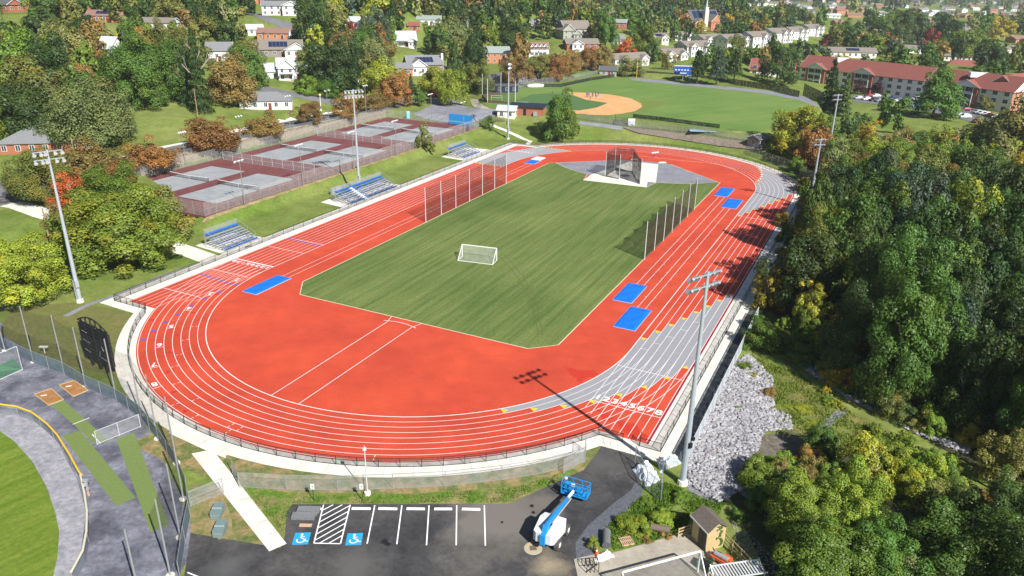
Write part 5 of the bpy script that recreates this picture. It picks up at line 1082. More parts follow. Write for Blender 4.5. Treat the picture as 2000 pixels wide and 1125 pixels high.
def porch(x, y, w, d, h, wm=None):
    def f(t):
        MB().box((x, y, h+.1), (w, d, .2)).build('porch_roof', rgrey, t)
        for k in (-1, 1): MB().bar((x+k*(w/2-.15), y-d/2+.15, 0), (x+k*(w/2-.15), y-d/2+.15, h), .18).build('porch_post', trim, t)
        MB().box((x, y, .05), (w, d, .5)).build('porch_floor', oldconc, t)
    return f
def wing(x, y, w, d, h, wm, rm, rh, axis='y', hip=0):
    def f(t): block(t, x, y, w, d, h, wm); gable(t, x, y, h, w, d, rh, rm, wm, axis, hip=hip, name='roof')
    return f
def multi(*fs):
    def f(t):
        for g in fs: g(t)
    return f
house('brick ranch house with a grey hip roof at the left edge', (92, 300), 22, 15, 2.8, 12, brick, rgrey, 3.4, hip=1.0, chim=(-.02, .2))
house('white ranch house with a grey hip roof beside the road junction', (520, 214), 16.5, 10, 2.9, 14, wsid, rgrey, 2.0, hip=1.0)
house('white farmhouse with a pale metal roof and cross gable', (578, 156), 13, 8, 5.2, 14, wsid, rmetal, 2.6, chim=(.1, .05), extra=multi(wing(-3.2, -2.8, 6, 9, 5.0, wsid, rmetal, 2.8), wing(-11, 1, 10, 8, 3.2, wsid, rmetal, 2.6, 'x'), porch(-3.2, -8.2, 5, 2, 2.6), porch(5, -5.2, 4, 2.2, 2.4)))
house('tan gabled house with grey roof and dark solar panels', (545, 112), 19, 12, 3.2, 16, tsid, rtan, 3.2, sol=True, extra=wing(7, -3.5, 9, 10, 3.2, csid, rtan, 2.6))
house('small pale blue gabled house in the trees', (582, 94), 6, 7, 4.0, 8, bsid, rmetal, 3.0)
house('brick ranch house with a brown roof behind the white pole', (545, 79), 19, 8, 3.2, 6, brick_o, rbrown, 1.9, chim=(.47, 0))
house('low white outbuilding left of the brown roofed ranch', (500, 69), 7, 6, 2.8, 25, wsid, rmetal, 1.8)
house('white gabled house with a deck on the hillside road', (545, 30), 16, 8, 4.6, 12, wsid, rgrey, 2.0, extra=wing(6, -2.5, 8, 8, 4.8, wsid, rmetal, 1.8))
house('white cape house with a grey green metal roof on the slope', (792, 92), 11, 10, 3.4, 14, wsid, rmetal, 3.8, chim=(.1, .1), extra=multi(wing(3.2, -5.5, 4, 5, 3, wsid, rmetal, 1.3), porch(-1, -6.2, 6, 2, 2.6)))
house('modern grey gabled house behind the yellow tree', (832, 146), 15, 11, 4.2, 18, tsid, rgrey, 3.2, chim=(.52, -.2, csid), sol=True, extra=wing(-3.5, -5, 7, 7, 4.0, wsid, rgrey, 2.6))
house('small brick house with a white gable beside the modern house', (790, 148), 7, 7, 3.0, 10, brick_o, rgrey, 1.8)
t = thing('garage', 'low white flat roofed garage among the bushes', 'garage', GT(682, 162), .2); MB().box((0, 3, 1.2), (9, 6, 2.6)).build('wall', wsid, t); MB().box((0, 3, 2.6), (9.6, 6.6, .25)).build('roof', rmetal, t); MB().box((-1.5, -.03, 1.1), (2.6, .1, 2.1)).build('garage_door', trim, t)
house('brick colonial house with a grey roof and white trim', (972, 124), 12, 8, 5.2, 8, brick_o, rgreen, 2.6, chim=(-.47, .0))
house('large sage and taupe gabled house on the upper slope', (1128, 76), 16, 13, 5.6, 18, gsid, rtan, 4.0, extra=multi(wing(-6.5, -3, 7, 13, 5, gsid, rtan, 3), wing(-1.5, -8, 5, 5, 3, gsid, rtan, 2)))
house('small tan outbuilding left of the large sage house', (1045, 58), 6, 6, 3.2, 10, csid, rgrey, 2.4)
house('white house with a row of dormers and a brick chimney', (1052, 110), 11, 8, 4.0, 14, wsid, rbrown, 2.6, chim=(-.48, .1, csid), extra=multi(*[wing(-3.6+k*2.3, -3.0, 1.3, 2.4, 5.2, wsid, rbrown, .8) for k in range(4)]))
house('brick ranch house with a tan roof beyond the outfield trees', (1138, 97), 17, 9, 3.0, 10, brick, rtan, 2.2, extra=wing(-3, -3, 6, 7, 3, wsid, rtan, 1.8))
house('brick house with a green grey roof beside the purple tree', (1203, 56), 12, 9, 3.6, -14, brick, rgreen, 1.8)
house('tan roofed brick house above the green roofed one', (1192, 37), 12, 8, 4.4, 14, brick_o, rtan, 2.0)
house('small blue shed roofed house at the hedge', (1208, 86), 7, 6, 3, 12, bsid, rgrey, 1.8)
house('white gable of a house half hidden by the big dark tree', (208, 124), 6, 7, 5.5, -18, wsid, rmetal, 3.6)
house('house with solar panels next to the bright yellow tree', (205, 44), 15, 8, 3, 6, brick_o, rbrown, 2.0, chim=(-.48, 0), sol=True)
house('tan roofed house with a white carport right of the yellow tree', (305, 58), 15, 8, 3, -6, wsid, rtan, 1.8)
house('brick gable house at the top left corner', (38, 22), 7, 8, 5, -10, brick, rgrey, 3.2)
house('dark roofed house in the top left corner', (2, 24), 9, 8, 3.4, -20, brick, rdark, 2.4)
house('grey roofed house behind the spruce pair', (425, 120), 11, 9, 4.2, 10, wsid, rgrey, 2.8)
house('white house with grey roof above the red tree', (690, 54), 12, 8, 3, 4, wsid, rmetal, 2)
house('pale green roofed house above the white cape house', (838, 50), 13, 8, 3.2, 6, wsid, rgreen, 1.8)
house('small red roofed garage behind the white cape house', (808, 60), 6, 6, 2.6, 6, brick, rred, 1.6)
house('brown roofed house left of the tall dark trees', (893, 54), 9, 8, 4, -12, csid, rbrown, 2)
house('brick house with a brown roof at the top centre', (505, 8), 8, 8, 3.6, 6, brick_o, rbrown, 2)
# grey roofed duplex rows and white townhouses
dup = [((1235, 128), 24, 9, 3.6, 35, 'long cream duplex with white porch gables nearest the outfield'), ((1320, 118), 14, 10, 3.4, 22, 'cream duplex with a white gable right of the long duplex'), ((1285, 84), 13, 10, 3.2, 14, 'grey roofed cottage with solar panels near the church'), ((1335, 80), 14, 9, 3.2, 10, 'long grey roofed cottage below the church'),
       ((1365, 108), 18, 11, 5, 30, 'two storey cream duplex left of the townhouses'), ((1395, 92), 18, 11, 5, 30, 'second two storey duplex behind the pines')]
for p, w, d, h, rz, l in dup: house(l, p, w, d, h, rz, csid if h < 4 else wsid, rtan, 2.4, cat='duplex', name='duplex', group='grey roofed duplexes', extra=multi(wing(w*.3, -d*.5, 4.5, 4, h, wsid, rtan, 1.6), wing(-w*.3, -d*.5, 4.5, 4, h, wsid, rtan, 1.6)), sol='solar' in l)
for i, (p, l) in enumerate([((1438, 98), 'leftmost white townhouse with twin gables'), ((1487, 92), 'second white townhouse from the left, twin gables'), ((1526, 84), 'third white townhouse from the left in the row'), ((1560, 78), 'fourth white townhouse in the row before the last'), ((1592, 71), 'rightmost white townhouse with twin gables')]):
    house(l, p, 17, 12, 6.4, 34, wsid, rtan, 2.6, name='townhouse', cat='townhouse', group='white townhouses in a row', extra=multi(wing(1.8, -5.5, 4, 4, 6.2, wsid, rtan, 1.8), wing(7.2, -5.5, 4, 4, 6.2, wsid, rtan, 1.8), porch(4.5, -6.8, 3, 1.6, 3.0)), floors=2)
# church
def church(t):
    gable(t, 0, 0, 8, 24, 13, 6.5, rdark, brick_o, 'x', .5)
    block(t, -8, -8, 8, 8, 5.5, brick_o, wins=(1, 0, 1)); gable(t, -8, -8, 5.5, 8, 8, 3.5, rgrey, brick_o, 'y'); block(t, 6, -8.5, 9, 8, 7, brick_o, wins=(1, 1, 0)); gable(t, 6, -8.5, 7, 9, 8, 4.5, rtan, brick_o, 'y')
    MB().box((-1.5, -8.5, 6.5), (3.2, 3.2, 16)).build('tower', mat('church_stone', (.62, .57, .48), .8), t); s = MB().box((-1.5, -8.5, 15.5), (2.4, 2.4, 2.6)).build('belfry', trim, t); MB().cyl((-1.5, -8.5, 16.8), (-1.5, -8.5, 25.5), .9, .04, 8).build('spire', mat('spire_grey', (.45, .48, .5), .5), s)
    s = MB()
    for k in range(6): s.poly([(-9.5+k*3.6, -6.1, 8.75), (-6.3+k*3.6, -6.1, 8.75), (-6.3+k*3.6, -1, 13.85), (-9.5+k*3.6, -1, 13.85)])
    s.build('solar_panels', solar, t)['kind'] = 'stuff'
x, y, z = GT(1378, 60); t = thing('church', 'brick church with a white steeple and dark solar roof', 'church', (x-math.sin(.35)*8, y+math.cos(.35)*8, z), .35); block(t, 0, 0, 24, 13, 8, brick_o, wins=(0, 1, 1), floors=2, wh=2.2); church(t); KEEP.append((x, y, z, 26, 22, 16))
# retirement home: wings along a bent facade
def wing_building(label, A, B, depth, h, wm, ext, rh=5.2, n_bay=2, endm=None):
    ax, ay = A; bx, by = B; L = math.dist(A, B); rz = math.atan2(by-ay, bx-ax); t = thing('apartment_wing', label, 'apartment building', (ax, ay, 0.0), rz, 'wings of the red roofed residence')
    MB().box((L/2, depth/2, (h-1)/2), (L, depth, h+1)).build('wall', wm, t); gable(t, L/2, depth/2, h, L, depth, rh, rred, wm, 'x', .6)
    if endm: MB().box((L+.03, depth/2, h/2), (.1, depth-.1, h)).build('brick_end_wall', endm, t); [window_part(t, L+.08, 2+k*4, 1.6+f*2.85, 1.1, 1.4, PI/2) for k in range(int(depth/4)) for f in range(3)]
    n = int(L/4.3)
    for f in range(3):
        for k in range(n):
            xx = (k+.5)*L/n
            if any(abs(xx-b) < 4.6 for b in ext): continue
            window_part(t, xx, 0, 1.6+f*2.85, 1.9, 1.45, 0)
    for b in ext:   # projecting balcony bay with brick flanks and white gable
        MB().box((b-4.4, -.5, h/2), (1.6, 1.2, h)).build('brick_pier', brick, t); MB().box((b+4.4, -.5, h/2), (1.6, 1.2, h)).build('brick_pier', brick, t)
        gable(t, b, -.6, h, 10.6, 3.4, 2.2, rred, trim, 'y') if False else None
        m = MB(); m.poly([(b-6, -1.35, h-.1), (b+6, -1.35, h-.1), (b, -1.35, h+2.4)]); m.build('white_gable', trim, t)
        m = MB(); m.poly([(b-6.4, -1.7, h-.25), (b, -1.7, h+2.6), (b, 6, h+2.6), (b-6.4, 1, h+.1)]); m.poly([(b+6.4, -1.7, h-.25), (b+6.4, 1, h+.1), (b, 6, h+2.6), (b, -1.7, h+2.6)]); m.build('bay_roof', rred, t)
        m = MB(); m.bar((b-6.4, -1.75, h-.2), (b, -1.75, h+2.7), .08, .3); m.bar((b+6.4, -1.75, h-.2), (b, -1.75, h+2.7), .08, .3); m.build('bay_trim', trim, t)
        MB().box((b, .05, h/2), (7.2, .15, h-.3)).build('recess_wall', mat('recess', (.10, .09, .085), .8), t)
        for f in range(3):
            z = f*2.85
            if f: bl_ = MB().box((b, -.7, z), (7.2, 1.7, .22)).build('balcony', trim, t); r = MB(); r.box((b, -1.5, z+1.0), (7.2, .06, .07)); r.box((b, -1.5, z+.5), (7.2, .04, .7)); r.build('railing', netmat('railing_bars', (.8, .8, .8), .7) if 'railing_bars' not in MATS else MATS['railing_bars'], bl_)
            for k in (-1.8, 1.8): window_part(t, b+k, -.05, z+1.35, 1.9, 1.9, 0)
        for k in (-3.5, 0, 3.5): MB().bar((b+k, -1.5, 0), (b+k, -1.5, h-.2), .22).build('column', trim, t)
    return t
FA, FB, FC, FD = G(1462, 158), G(1558, 164), G(1800, 196), G(1969, 222)
for q0, q1 in ((FA, FB), (FB, FC), (FC, FD)):
    for k in range(5): f_ = (k+.5)/5; KEEP.append((q0[0]+(q1[0]-q0[0])*f_, q0[1]+(q1[1]-q0[1])*f_+7, 0, 18, 16, 13))
wing_building('left cream wing of the red roofed residence behind the pines', FA, lp(FA, FB, .96), 14, 6, csid, [], 4.8)
wing_building('long middle wing of the red roofed residence with white balcony bays', FB, FC, 14, 8.6, csid, [9.5, 34.5])
wing_building('right wing of the red roofed residence with a brick end wall', lp(FC, FD, .01), FD, 14, 8.6, csid, [19], endm=brick_o)
wing_building('back wing of the red roofed residence at the right edge', lp(FD, G(2060, 200), .1), G(2100, 195), 14, 8.6, brick_o, [5])
for (px, w, d, h, l) in [((1645, 126), 4.5, 2.5, 3, 'left white rooftop box on the red roof'), ((1960, 153), 7, 3, 2.6, 'right white rooftop box on the red roof'), ((1820, 134), 1.5, 1.5, 2, 'small round white roof vent on the red roof')]:
    pass
x, y = lp(FB, FC, .35); MBr = thing('roof_hatch', 'left white rooftop enclosure on the red residence roof', 'roof enclosure', (x+3, y+7, 12.2), -.2); MB().box((0, 0, .9), (5.2, 2.6, 2.2)).build('box', trim, MBr)
x, y = lp(FC, FD, .62); MBr = thing('roof_hatch', 'right white rooftop enclosure on the red residence roof', 'roof enclosure', (x+3, y+7, 12.0), -.2); MB().box((0, 0, .9), (7, 3, 2.0)).build('box', trim, MBr)
house('red roofed pavilion with white gables behind the residence', (1880, 152), 22, 14, 4, -20, csid, rred, 4.5, hip=.9, cat='building', name='pavilion', loc=(*G(1880, 150), 0))
# fences of the ball field
fence('windscreen_fence', 'black outfield fence in front of the pines', [G(a, b, 5) for a, b in [(1203, 147), (1250, 148), (1330, 155), (1420, 164), (1500, 176), (1560, 190)]], 2.6, blackm, darkscreen, step=3.2, base=5.0)
fence('windscreen_fence', 'tall black screen at the far right corner of the outfield', [G(a, b, 4) for a, b in [(1568, 185), (1605, 205)]], 5.2, blackm, darkscreen, step=3.2, base=3.5)
fence('windscreen_fence', 'low black padded fence behind first base', [G(a, b, 5) for a, b in [(1063, 170), (1095, 170), (1150, 158), (1200, 150)]], 1.4, blackm, darkscreen, step=3.2, base=5.0)
fence('chain_link_fence', 'chain link fence between outfield corner and road trees', [G(a, b, 5) for a, b in [(1000, 178), (1050, 166), (1140, 152), (1195, 144)]], 2.4, steel, greychain, step=3.4, base=5.0)
fence('chain_link_fence', 'chain link fence between gravel terrace and the ball field', [GT(a, b)[:2] for a, b in [(1130, 234), (1210, 246), (1290, 255), (1400, 268), (1490, 281)]], 2.2, steel, greychain, step=3.3)
fence('windscreen_fence', 'black padded line fence along the third base side', [G(a, b, 5) for a, b in [(1236, 230), (1290, 236), (1350, 244), (1405, 251)]], 1.3, blackm, darkscreen, step=3.2, base=5.02)
fence('gate_fence', 'black chain link fence with gates beside the practice board', [GT(*p)[:2] for p in [(912, 258), (925, 250), (950, 243), (985, 238)]], 2.4, blackm, blackmesh, step=2.2)
t = thing('backstop', 'ball field backstop net on tall silver poles', 'backstop', (*G(950, 200, 4.5), 4.5)); o0 = G(950, 200, 4.5)
pp = [(942, 191), (952, 203), (1006, 207), (978, 186)]; pm = MB().cyl((0, 0, 0), (0, 0, 9), .14, .11, 8).mesh('pole', steel_w)
for p in pp: q = G(*p, 4.5); o = link('pole', pm, t); o.location = (q[0]-o0[0], q[1]-o0[1], 0)
m = MB(); Q = [G(*p, 4.5) for p in (pp[3], pp[0], pp[1], pp[2])]
for a, b in zip(Q[:-1], Q[1:]): m.poly([(*a, 4.6), (*b, 4.6), (*b, 13), (*a, 13)])
m.build('netting', nettall, t, (*o0, 4.5)); m = MB()
for a, b in zip(Q[:-1], Q[1:]): m.bar((*a, 5.2), (*b, 5.2), .2, 1.2)
m.build('padded_wall', mat('pad_maroon', (.12, .07, .06), .8), t, (*o0, 4.5))
x, y = G(979, 152, 5); t = thing('foul_pole', 'tall yellow foul pole at the outfield fence', 'foul pole', (*G(1243, 152, 5), 5)); MB().cyl((0, 0, 0), (0, 0, 7), .12, .12, 8).build('pole', yel, t)
t = thing('scoreboard', 'blue and white scoreboard beyond the outfield fence', 'scoreboard', (*G(1333, 158, 5), 5), -.15); MB().box((0, 0, 4.6), (8.4, .4, 3.6)).build('board', mat('score_blue', (.02, .09, .42), .5), t)
m = MB()
for k in range(6): m.box((-3.4+k*1.35, -.22, 4.9), (.8, .05, .45))
m.box((0, -.22, 3.5), (3, .05, .35)); m.build('white_numerals', trim, t); MB().prism([(-4.2, -.2), (4.2, -.2), (4.2, .2), (-4.2, .2)], 6.5, 6.8).build('top_banner', trim, t)
for k in (-3, 0, 3): MB().bar((k, .1, 0), (k, .1, 3), .25).build('post', steel, t)
MB().box((3.5, -.3, 2.2), (3.2, .1, 1.1)).build('sponsor_panel', mat('sponsor', (.4, .55, .6), .5), t)
t = thing('dugout', 'brick dugout with a dark sloping roof beside the lone green tree', 'dugout', (*GT(1029, 226),), -.22); MB().box((0, 2, 1.4), (11.5, 4, 2.8)).build('wall', brick, t); MB().poly([(-6.3, -.6, 3.1), (6.3, -.6, 3.1), (6.3, 4.8, 3.7), (-6.3, 4.8, 3.7)]).poly([(-6.3, -.6, 2.9), (6.3, -.6, 2.9), (6.3, -.6, 3.1), (-6.3, -.6, 3.1)]).build('roof', darkroof, t); MB().box((-.8, -.03, 1.1), (1.0, .08, 2.1)).build('door', blackm, t); MB().box((3, -.5, .8), (1.2, .8, 1.5)).build('meter_cabinet', fixm, t)
house('cream concession shed with a pale gable roof by the dugout', (988, 231), 6, 5, 2.7, -12, csid, rmetal, 1.2, name='shed', cat='shed', door=False)
house('grey shed with a white gable at the outfield fence corner', (1185, 149), 8, 5, 2.8, -10, gsid, rdark, 1.6, name='shed', cat='shed', loc=(*G(1187, 149, 5), 5))
house('dark blue dugout behind the backstop', (1000, 184), 9, 4, 2.6, 8, mat('navy', (.02, .03, .08), .6), rdark, .6, name='dugout', cat='dugout', door=False, loc=(*G(990, 181, 5), 5))
house('small grey storage shed at the right end of the gravel terrace', (1490, 286), 4.5, 4, 2.4, 40, mat('shed_grey', (.25, .27, .29), .7), rgrey, 1.0, name='shed', cat='shed', door=False)
t = tag(MB().box((0, 0, .06), (8, 3.4, .12)).build('field_tarp', mat('pale_blue_tarp', (.32, .48, .62), .5, noise=.1, scale=.6)), 'pale blue tarp spread on the grass inside the ball field fence', 'tarp'); t.location = (*G(1372, 255, 5), 5.03) if False else (*GT(1372, 257)[:2], GT(1372, 257)[2]+.25); t.rotation_euler = (0, 0, -.15)
t = thing('field_tarp', 'white rolled tarp beside the ball field path', 'tarp', (*G(1046, 170, 5), 5), .3); MB().ball((0, 0, .5), (4.2, 1.3, .9), 12, 6).build('cover', trim, t); MB().ball((-4.6, -.4, .4), (.9, .7, .6), 8, 5).build('black_end', blackm, t)
# practice goal frame
t = thing('hitting_screen', 'white pipe frame screen inside the backstop', 'screen', (*G(970, 197, 5), 5), -.1); MB().bar((-2, 0, 0), (-2, 0, 2), .08).bar((2, 0, 0), (2, 0, 2), .08).bar((-2, 0, 2), (2, 0, 2), .08).bar((-2, 0, 1.2), (2, 0, 1.2), .08).build('frame', trim, t)
# ---------------------------------------------------------------- people on the clay
skin = mat('skin', (.42, .25, .17), .6); shirtm = mat('shirt', (.1, .1, .4), .8, objcol=True)
def person(label, px, rz, col, hgt=1.72, crouch=0.0, pants=(.12, .12, .14)):
    x, y = G(*px, 5.06); t = thing('person', label, 'person', (x, y, 5.07), rz, None, hgt/1.75)
    me = bpy.data.meshes.new('body'); c = crouch
    V = [(0, 0, .93-c*.45), (0, 0, 1.15-c*.4), (0, -.05*c, 1.40-c*.38), (0, -.06*c, 1.52-c*.38), (0, -.05-.1*c, 1.64-c*.38), (.10, 0, .88-c*.45), (.12, -.12*c-.02, .48-c*.12), (.12, .04, .08), (.12, -.14, .04), (-.10, 0, .88-c*.45), (-.13, -.14*c+.02, .48-c*.12), (-.14, .06, .08), (-.14, -.12, .04),
         (.20, 0, 1.42-c*.38), (.27, -.03, 1.14-c*.38), (.25, -.18-.1*c, .92-c*.3), (-.20, 0, 1.42-c*.38), (-.28, -.02, 1.14-c*.38), (-.26, -.14, .90-c*.3), (0, -.07-.1*c, 1.74-c*.38)]
    E_ = [(0, 1), (1, 2), (2, 3), (3, 4), (4, 19), (0, 5), (5, 6), (6, 7), (7, 8), (0, 9), (9, 10), (10, 11), (11, 12), (2, 13), (13, 14), (14, 15), (2, 16), (16, 17), (17, 18)]
    me.from_pydata(V, E_, []); me.materials.append(shirtm); o = link('body', me, t); o.color = (*col, 1)
    o.modifiers.new('skin', 'SKIN'); rad = [.15, .14, .17, .065, .11, .10, .075, .05, .045, .10, .075, .05, .045, .075, .05, .035, .075, .05, .035, .09]
    for i, s in enumerate(me.skin_vertices[0].data): s.radius = (rad[i], rad[i]*.8); s.use_root = (i == 0)
    o.modifiers.new('sub', 'SUBSURF').levels = 1; o.modifiers['sub'].render_levels = 1
    MB().ball((0, -.06-.1*c, 1.68-c*.38), (.09, .1, .12), 8, 6).build('head', skin, t); MB().ball((0, -.05-.1*c, 1.745-c*.38), (.10, .11, .07), 8, 5).build('cap', blackm, t); return t
for l, p, rz, col, c in [('person in a dark blue shirt standing at the left of the group on the clay', (1146, 189), .4, (.04, .04, .3), 0), ('person in blue standing close behind the leftmost player', (1148.5, 190), -.6, (.06, .08, .4), 0), ('person in a white and blue shirt, third from the left on the clay', (1152, 189.5), 2.4, (.35, .35, .45), 0), ('person in black standing apart in the middle of the group', (1157, 190), 3.0, (.02, .02, .03), 0),
                      ('person crouching on the clay in front of the group', (1153, 195), 1.2, (.25, .08, .05), 1), ('person in a bright blue shirt on the right of the group', (1164, 193), .6, (.04, .15, .5), 0), ('person in dark clothes behind the one in bright blue', (1163, 188), -2.0, (.02, .02, .04), 0), ('person in blue at the right end of the group', (1168, 188.5), 2.0, (.05, .06, .3), 0), ('person standing alone near the infield turf left of the tree', (1079, 186), 0, (.1, .1, .1), 0)]: person(l, p, rz, col, 1.75, c)
# ---------------------------------------------------------------- vehicles
carp = mat('car_paint', (.5, .5, .5), .3, objcol=True, spec=.6)
def car_proto(suv):
    hz = 1.45 if not suv else 1.75; t = thing('parked_car', 'x', 'car', (0, 0, -50))
    prof = [(-2.2, .35), (-2.25, .75), (-2.1, .95), (-1.35, 1.0), (-.75, hz-.05), (.9, hz), (1.75 if not suv else 2.1, 1.02 if not suv else 1.1), (2.2, .95), (2.25, .4)]
    n = len(prof); m = MB(); b = len(m.v)
    for s in (-1, 1): m.v += [(x, s*(.88 if z < 1.05 else .70), z) for x, z in prof]
    m.f.append(tuple(range(n))[::-1]); m.f.append(tuple(range(n, 2*n)))
    for k in range(n): m.f.append((k, (k+1) % n, n+(k+1) % n, n+k))
    m.build('body', carp, t); g = MB()
    for s in (-1, 1): g.poly([(-1.2, s*.83, 1.06), (1.5, s*.83, 1.08), (.85, s*.735, hz-.1), (-.7, s*.735, hz-.12)][::s])
    g.poly([(-1.40, -.72, 1.03), (-.80, -.66, hz-.07), (-.80, .66, hz-.07), (-1.40, .72, 1.03)]); g.poly([(1.80, -.7, 1.05), (1.80, .7, 1.05), (.98, .66, hz-.03), (.98, -.66, hz-.03)]); g.build('windows', glass, t)
    for x in (-1.4, 1.4):
        for y in (-.8, .8): w = MB().cyl((x, y-.1, .33), (x, y+.1, .33), .33, .33, 12).build('wheel', tyre, t); MB().cyl((x, y-.115, .33), (x, y+.115, .33), .19, .19, 8).build('rim', fixm, w)
    for y in (-.6, .6): MB().box((-2.22, y, .72), (.06, .35, .15)).build('headlight', trim, t); MB().box((2.22, y, .8), (.06, .3, .18)).build('tail_light', mat('tail_red', (.4, .02, .02), .4), t)
    return register(t)
sedan, suv = car_proto(False), car_proto(True)
CARS = [((1676, 194), 'silver sedan at the left end of the residence car park', (.45, .48, .5), 0), ((1692, 196), 'white sedan second from the left in the residence car park', (.75, .75, .75), 0), ((1697, 190), 'red car behind the white sedan by the residence', (.35, .03, .05), 0), ((1710, 190), 'white car behind, left of the dark cars', (.7, .7, .72), 0), ((1706, 198), 'black hatchback between white and grey cars', (.03, .03, .04), 0), ((1717, 199), 'grey sedan right of the black hatchback', (.22, .24, .28), 0), ((1744, 194), 'dark navy car close to the residence balconies', (.04, .04, .1), 0), ((1745, 201), 'light silver sedan in the middle of the car park', (.5, .55, .56), 0), ((1763, 202), 'dark grey suv in the middle of the car park', (.12, .13, .14), 1), ((1789, 196), 'white van half hidden by the big round tree', (.7, .7, .7), 1), ((1786, 208), 'bright blue car left of the big round tree', (.03, .2, .5), 0),
        ((1886, 217), 'maroon car in front of the brick pier', (.18, .03, .05), 0), ((1866, 226), 'silver suv right of the big round tree', (.5, .55, .55), 1), ((1884, 231), 'white suv nearest the lawn', (.78, .78, .78), 1), ((1909, 222), 'pale grey car in the back right row', (.45, .47, .48), 0), ((1917, 224), 'silver car second in the back right row', (.5, .52, .53), 0), ((1926, 226), 'white car third in the back right row', (.75, .75, .75), 0), ((1934, 228), 'red car fourth in the back right row', (.4, .03, .05), 0), ((1941, 230), 'grey car at the right end of the back row', (.35, .4, .38), 0), ((1909, 240), 'crimson car nearest the bushes at lower right', (.3, .02, .07), 0), ((1925, 243), 'white car partly hidden by the bushes', (.7, .7, .7), 0),
        ((640, 168), 'black car parked under the bushes beside the garage', (.03, .03, .03), 0), ((668, 166), 'grey car in front of the white garage', (.2, .2, .2), 0), ((1728, 68), 'white car on the upper right street', (.7, .7, .7), 0), ((1930, 60), 'pale car in the far right street', (.6, .6, .62), 0), ((1985, 74), 'silver suv at the far right houses', (.6, .65, .7), 1), ((1988, 116), 'white car at the right edge near the brick house', (.7, .72, .75), 0)]
for i, (p, l, col, k) in enumerate(CARS):
    x, y, z = GT(*p); rz = math.radians(20+rnd.uniform(-4, 4)) if i < 21 and i not in (11, 12, 13) else math.radians(100 if i > 20 else 5)
    c = copy_tree(suv if k else sedan, (x, y, z+.12), rz, l); c['group'] = 'cars in the residence car park' if i < 21 else 'cars on the streets'
    for b in bpy.data.objects:
        if b.parent == c and b.name.startswith('body'): b.color = (*col, 1)
for p in (sedan, suv):
    def rm(o):
        for q in children(o): rm(q)
        bpy.data.objects.remove(o)
    rm(p)
# dump truck and diggers by the gravel lot
dtm = mat('truck_red', (.30, .05, .035), .5, noise=.1, scale=2); x, y, z = GT(860, 192); t = thing('dump_truck', 'red dump truck with a rusty tipping body on the gravel', 'dump truck', (x, y, z+.1), PI-.15)
MB().box((3.0, 0, 1.6), (2.0, 2.2, 1.8)).box((4.3, 0, 1.2), (1.4, 1.8, .9)).build('cab', dtm, t); MB().box((-1.2, 0, 2.2), (5.4, 2.4, 1.5)).build('tipping_body', mat('rusty_body', (.20, .10, .08), .7, noise=.2, scale=2), t); MB().box((0, 0, .9), (8.5, .9, .3)).build('chassis', blackm, t); MB().box((3.0, 0, 2.15), (1.6, 2.24, .5)).build('windows', glass, t)
for x in (3.9, -1.4, -2.7):
    for y in (-1, 1): MB().cyl((x, y-.2, .5), (x, y+.2, .5), .5, .5, 12).build('wheel', tyre, t)
def digger(label, px, rz, col):
    x, y, z = GT(*px); t = thing('excavator', label, 'excavator', (x, y, z+.1), rz); m = mat('digger_'+label.split()[0], col, .5)
    MB().box((0, 0, 1.4), (2.6, 2.2, 1.1)).build('body', m, t); MB().box((.6, .5, 2.3), (1.2, 1.0, 1.4)).build('cab', glass, t); MB().box((0, -1, .4), (3.2, .5, .8)).box((0, 1, .4), (3.2, .5, .8)).build('track', blackm, t); MB().bar((1.2, 0, 1.6), (3.0, 0, 3.6), .35).bar((3.0, 0, 3.6), (4.2, 0, 1.4), .3).build('arm', m, t); MB().box((4.2, 0, 1.0), (.8, .9, .8)).build('bucket', blackm, t)
digger('yellow excavator among the trees above the gravel lot', (832, 180), 2.6, (.6, .35, .03)); digger('orange loader beside the road above the lawn', (895, 176), .1, (.6, .12, .03)); digger('red loader right of the orange one', (905, 175), .4, (.45, .04, .02)); digger('scarlet tractor behind the tree left of the gravel lot', (797, 186), 1.4, (.5, .05, .03))
# suburb to the horizon on the right: rows of ranch houses
rs = random.Random(21); FARH = []
cols = [(brick_o, rbrown, 'brick', 'brown'), (csid, rtan, 'cream', 'tan'), (wsid, rgrey, 'white', 'grey'), (brick, rtan, 'red brick', 'tan'), (wsid, rmetal, 'white', 'pale'), (gsid, rdark, 'sage', 'dark')]
near = [((1665, 113), 26, 9, -6, 1, 1), ((1785, 104), 13, 10, -8, 1, 0), ((1835, 84), 14, 9, 30, 1, 0), ((1795, 78), 12, 8, 0, 1, 0), ((1715, 64), 12, 9, 20, 1, 0), ((1870, 120), 16, 10, -20, 1, 0), ((1995, 84), 14, 10, 20, 0, 0), ((1978, 104), 12, 9, 20, 1, 0), ((1640, 50), 10, 8, 20, 0, 0), ((1670, 34), 20, 9, 4, 0, 0), ((1728, 42), 18, 9, 0, 0, 0), ((1630, 24), 12, 9, 15, 0, 0), ((1822, 44), 11, 9, 20, 3, 0)]
for k in range(5): near.append(((1878+k*4, 52+k*5), 11, 8, 18, 1 if k % 2 else 3, 0))
names_ = ['long low', 'square', 'angled', 'plain', 'wide', 'broad', 'narrow', 'gabled', 'little', 'brown topped', 'long roofed', 'compact', 'steep', 'first stepped', 'second stepped', 'third stepped', 'fourth stepped', 'fifth stepped']
for i, (p, w, d, rz, c, s) in enumerate(near):
    wm_, rm_, a, b = cols[c]; house('%s %s suburb house with a %s roof above the residence' % (names_[i], a, b), p, w, d, 3.2, rz, wm_, rm_, 2.2, sol=bool(s), door=False)
gx = 0
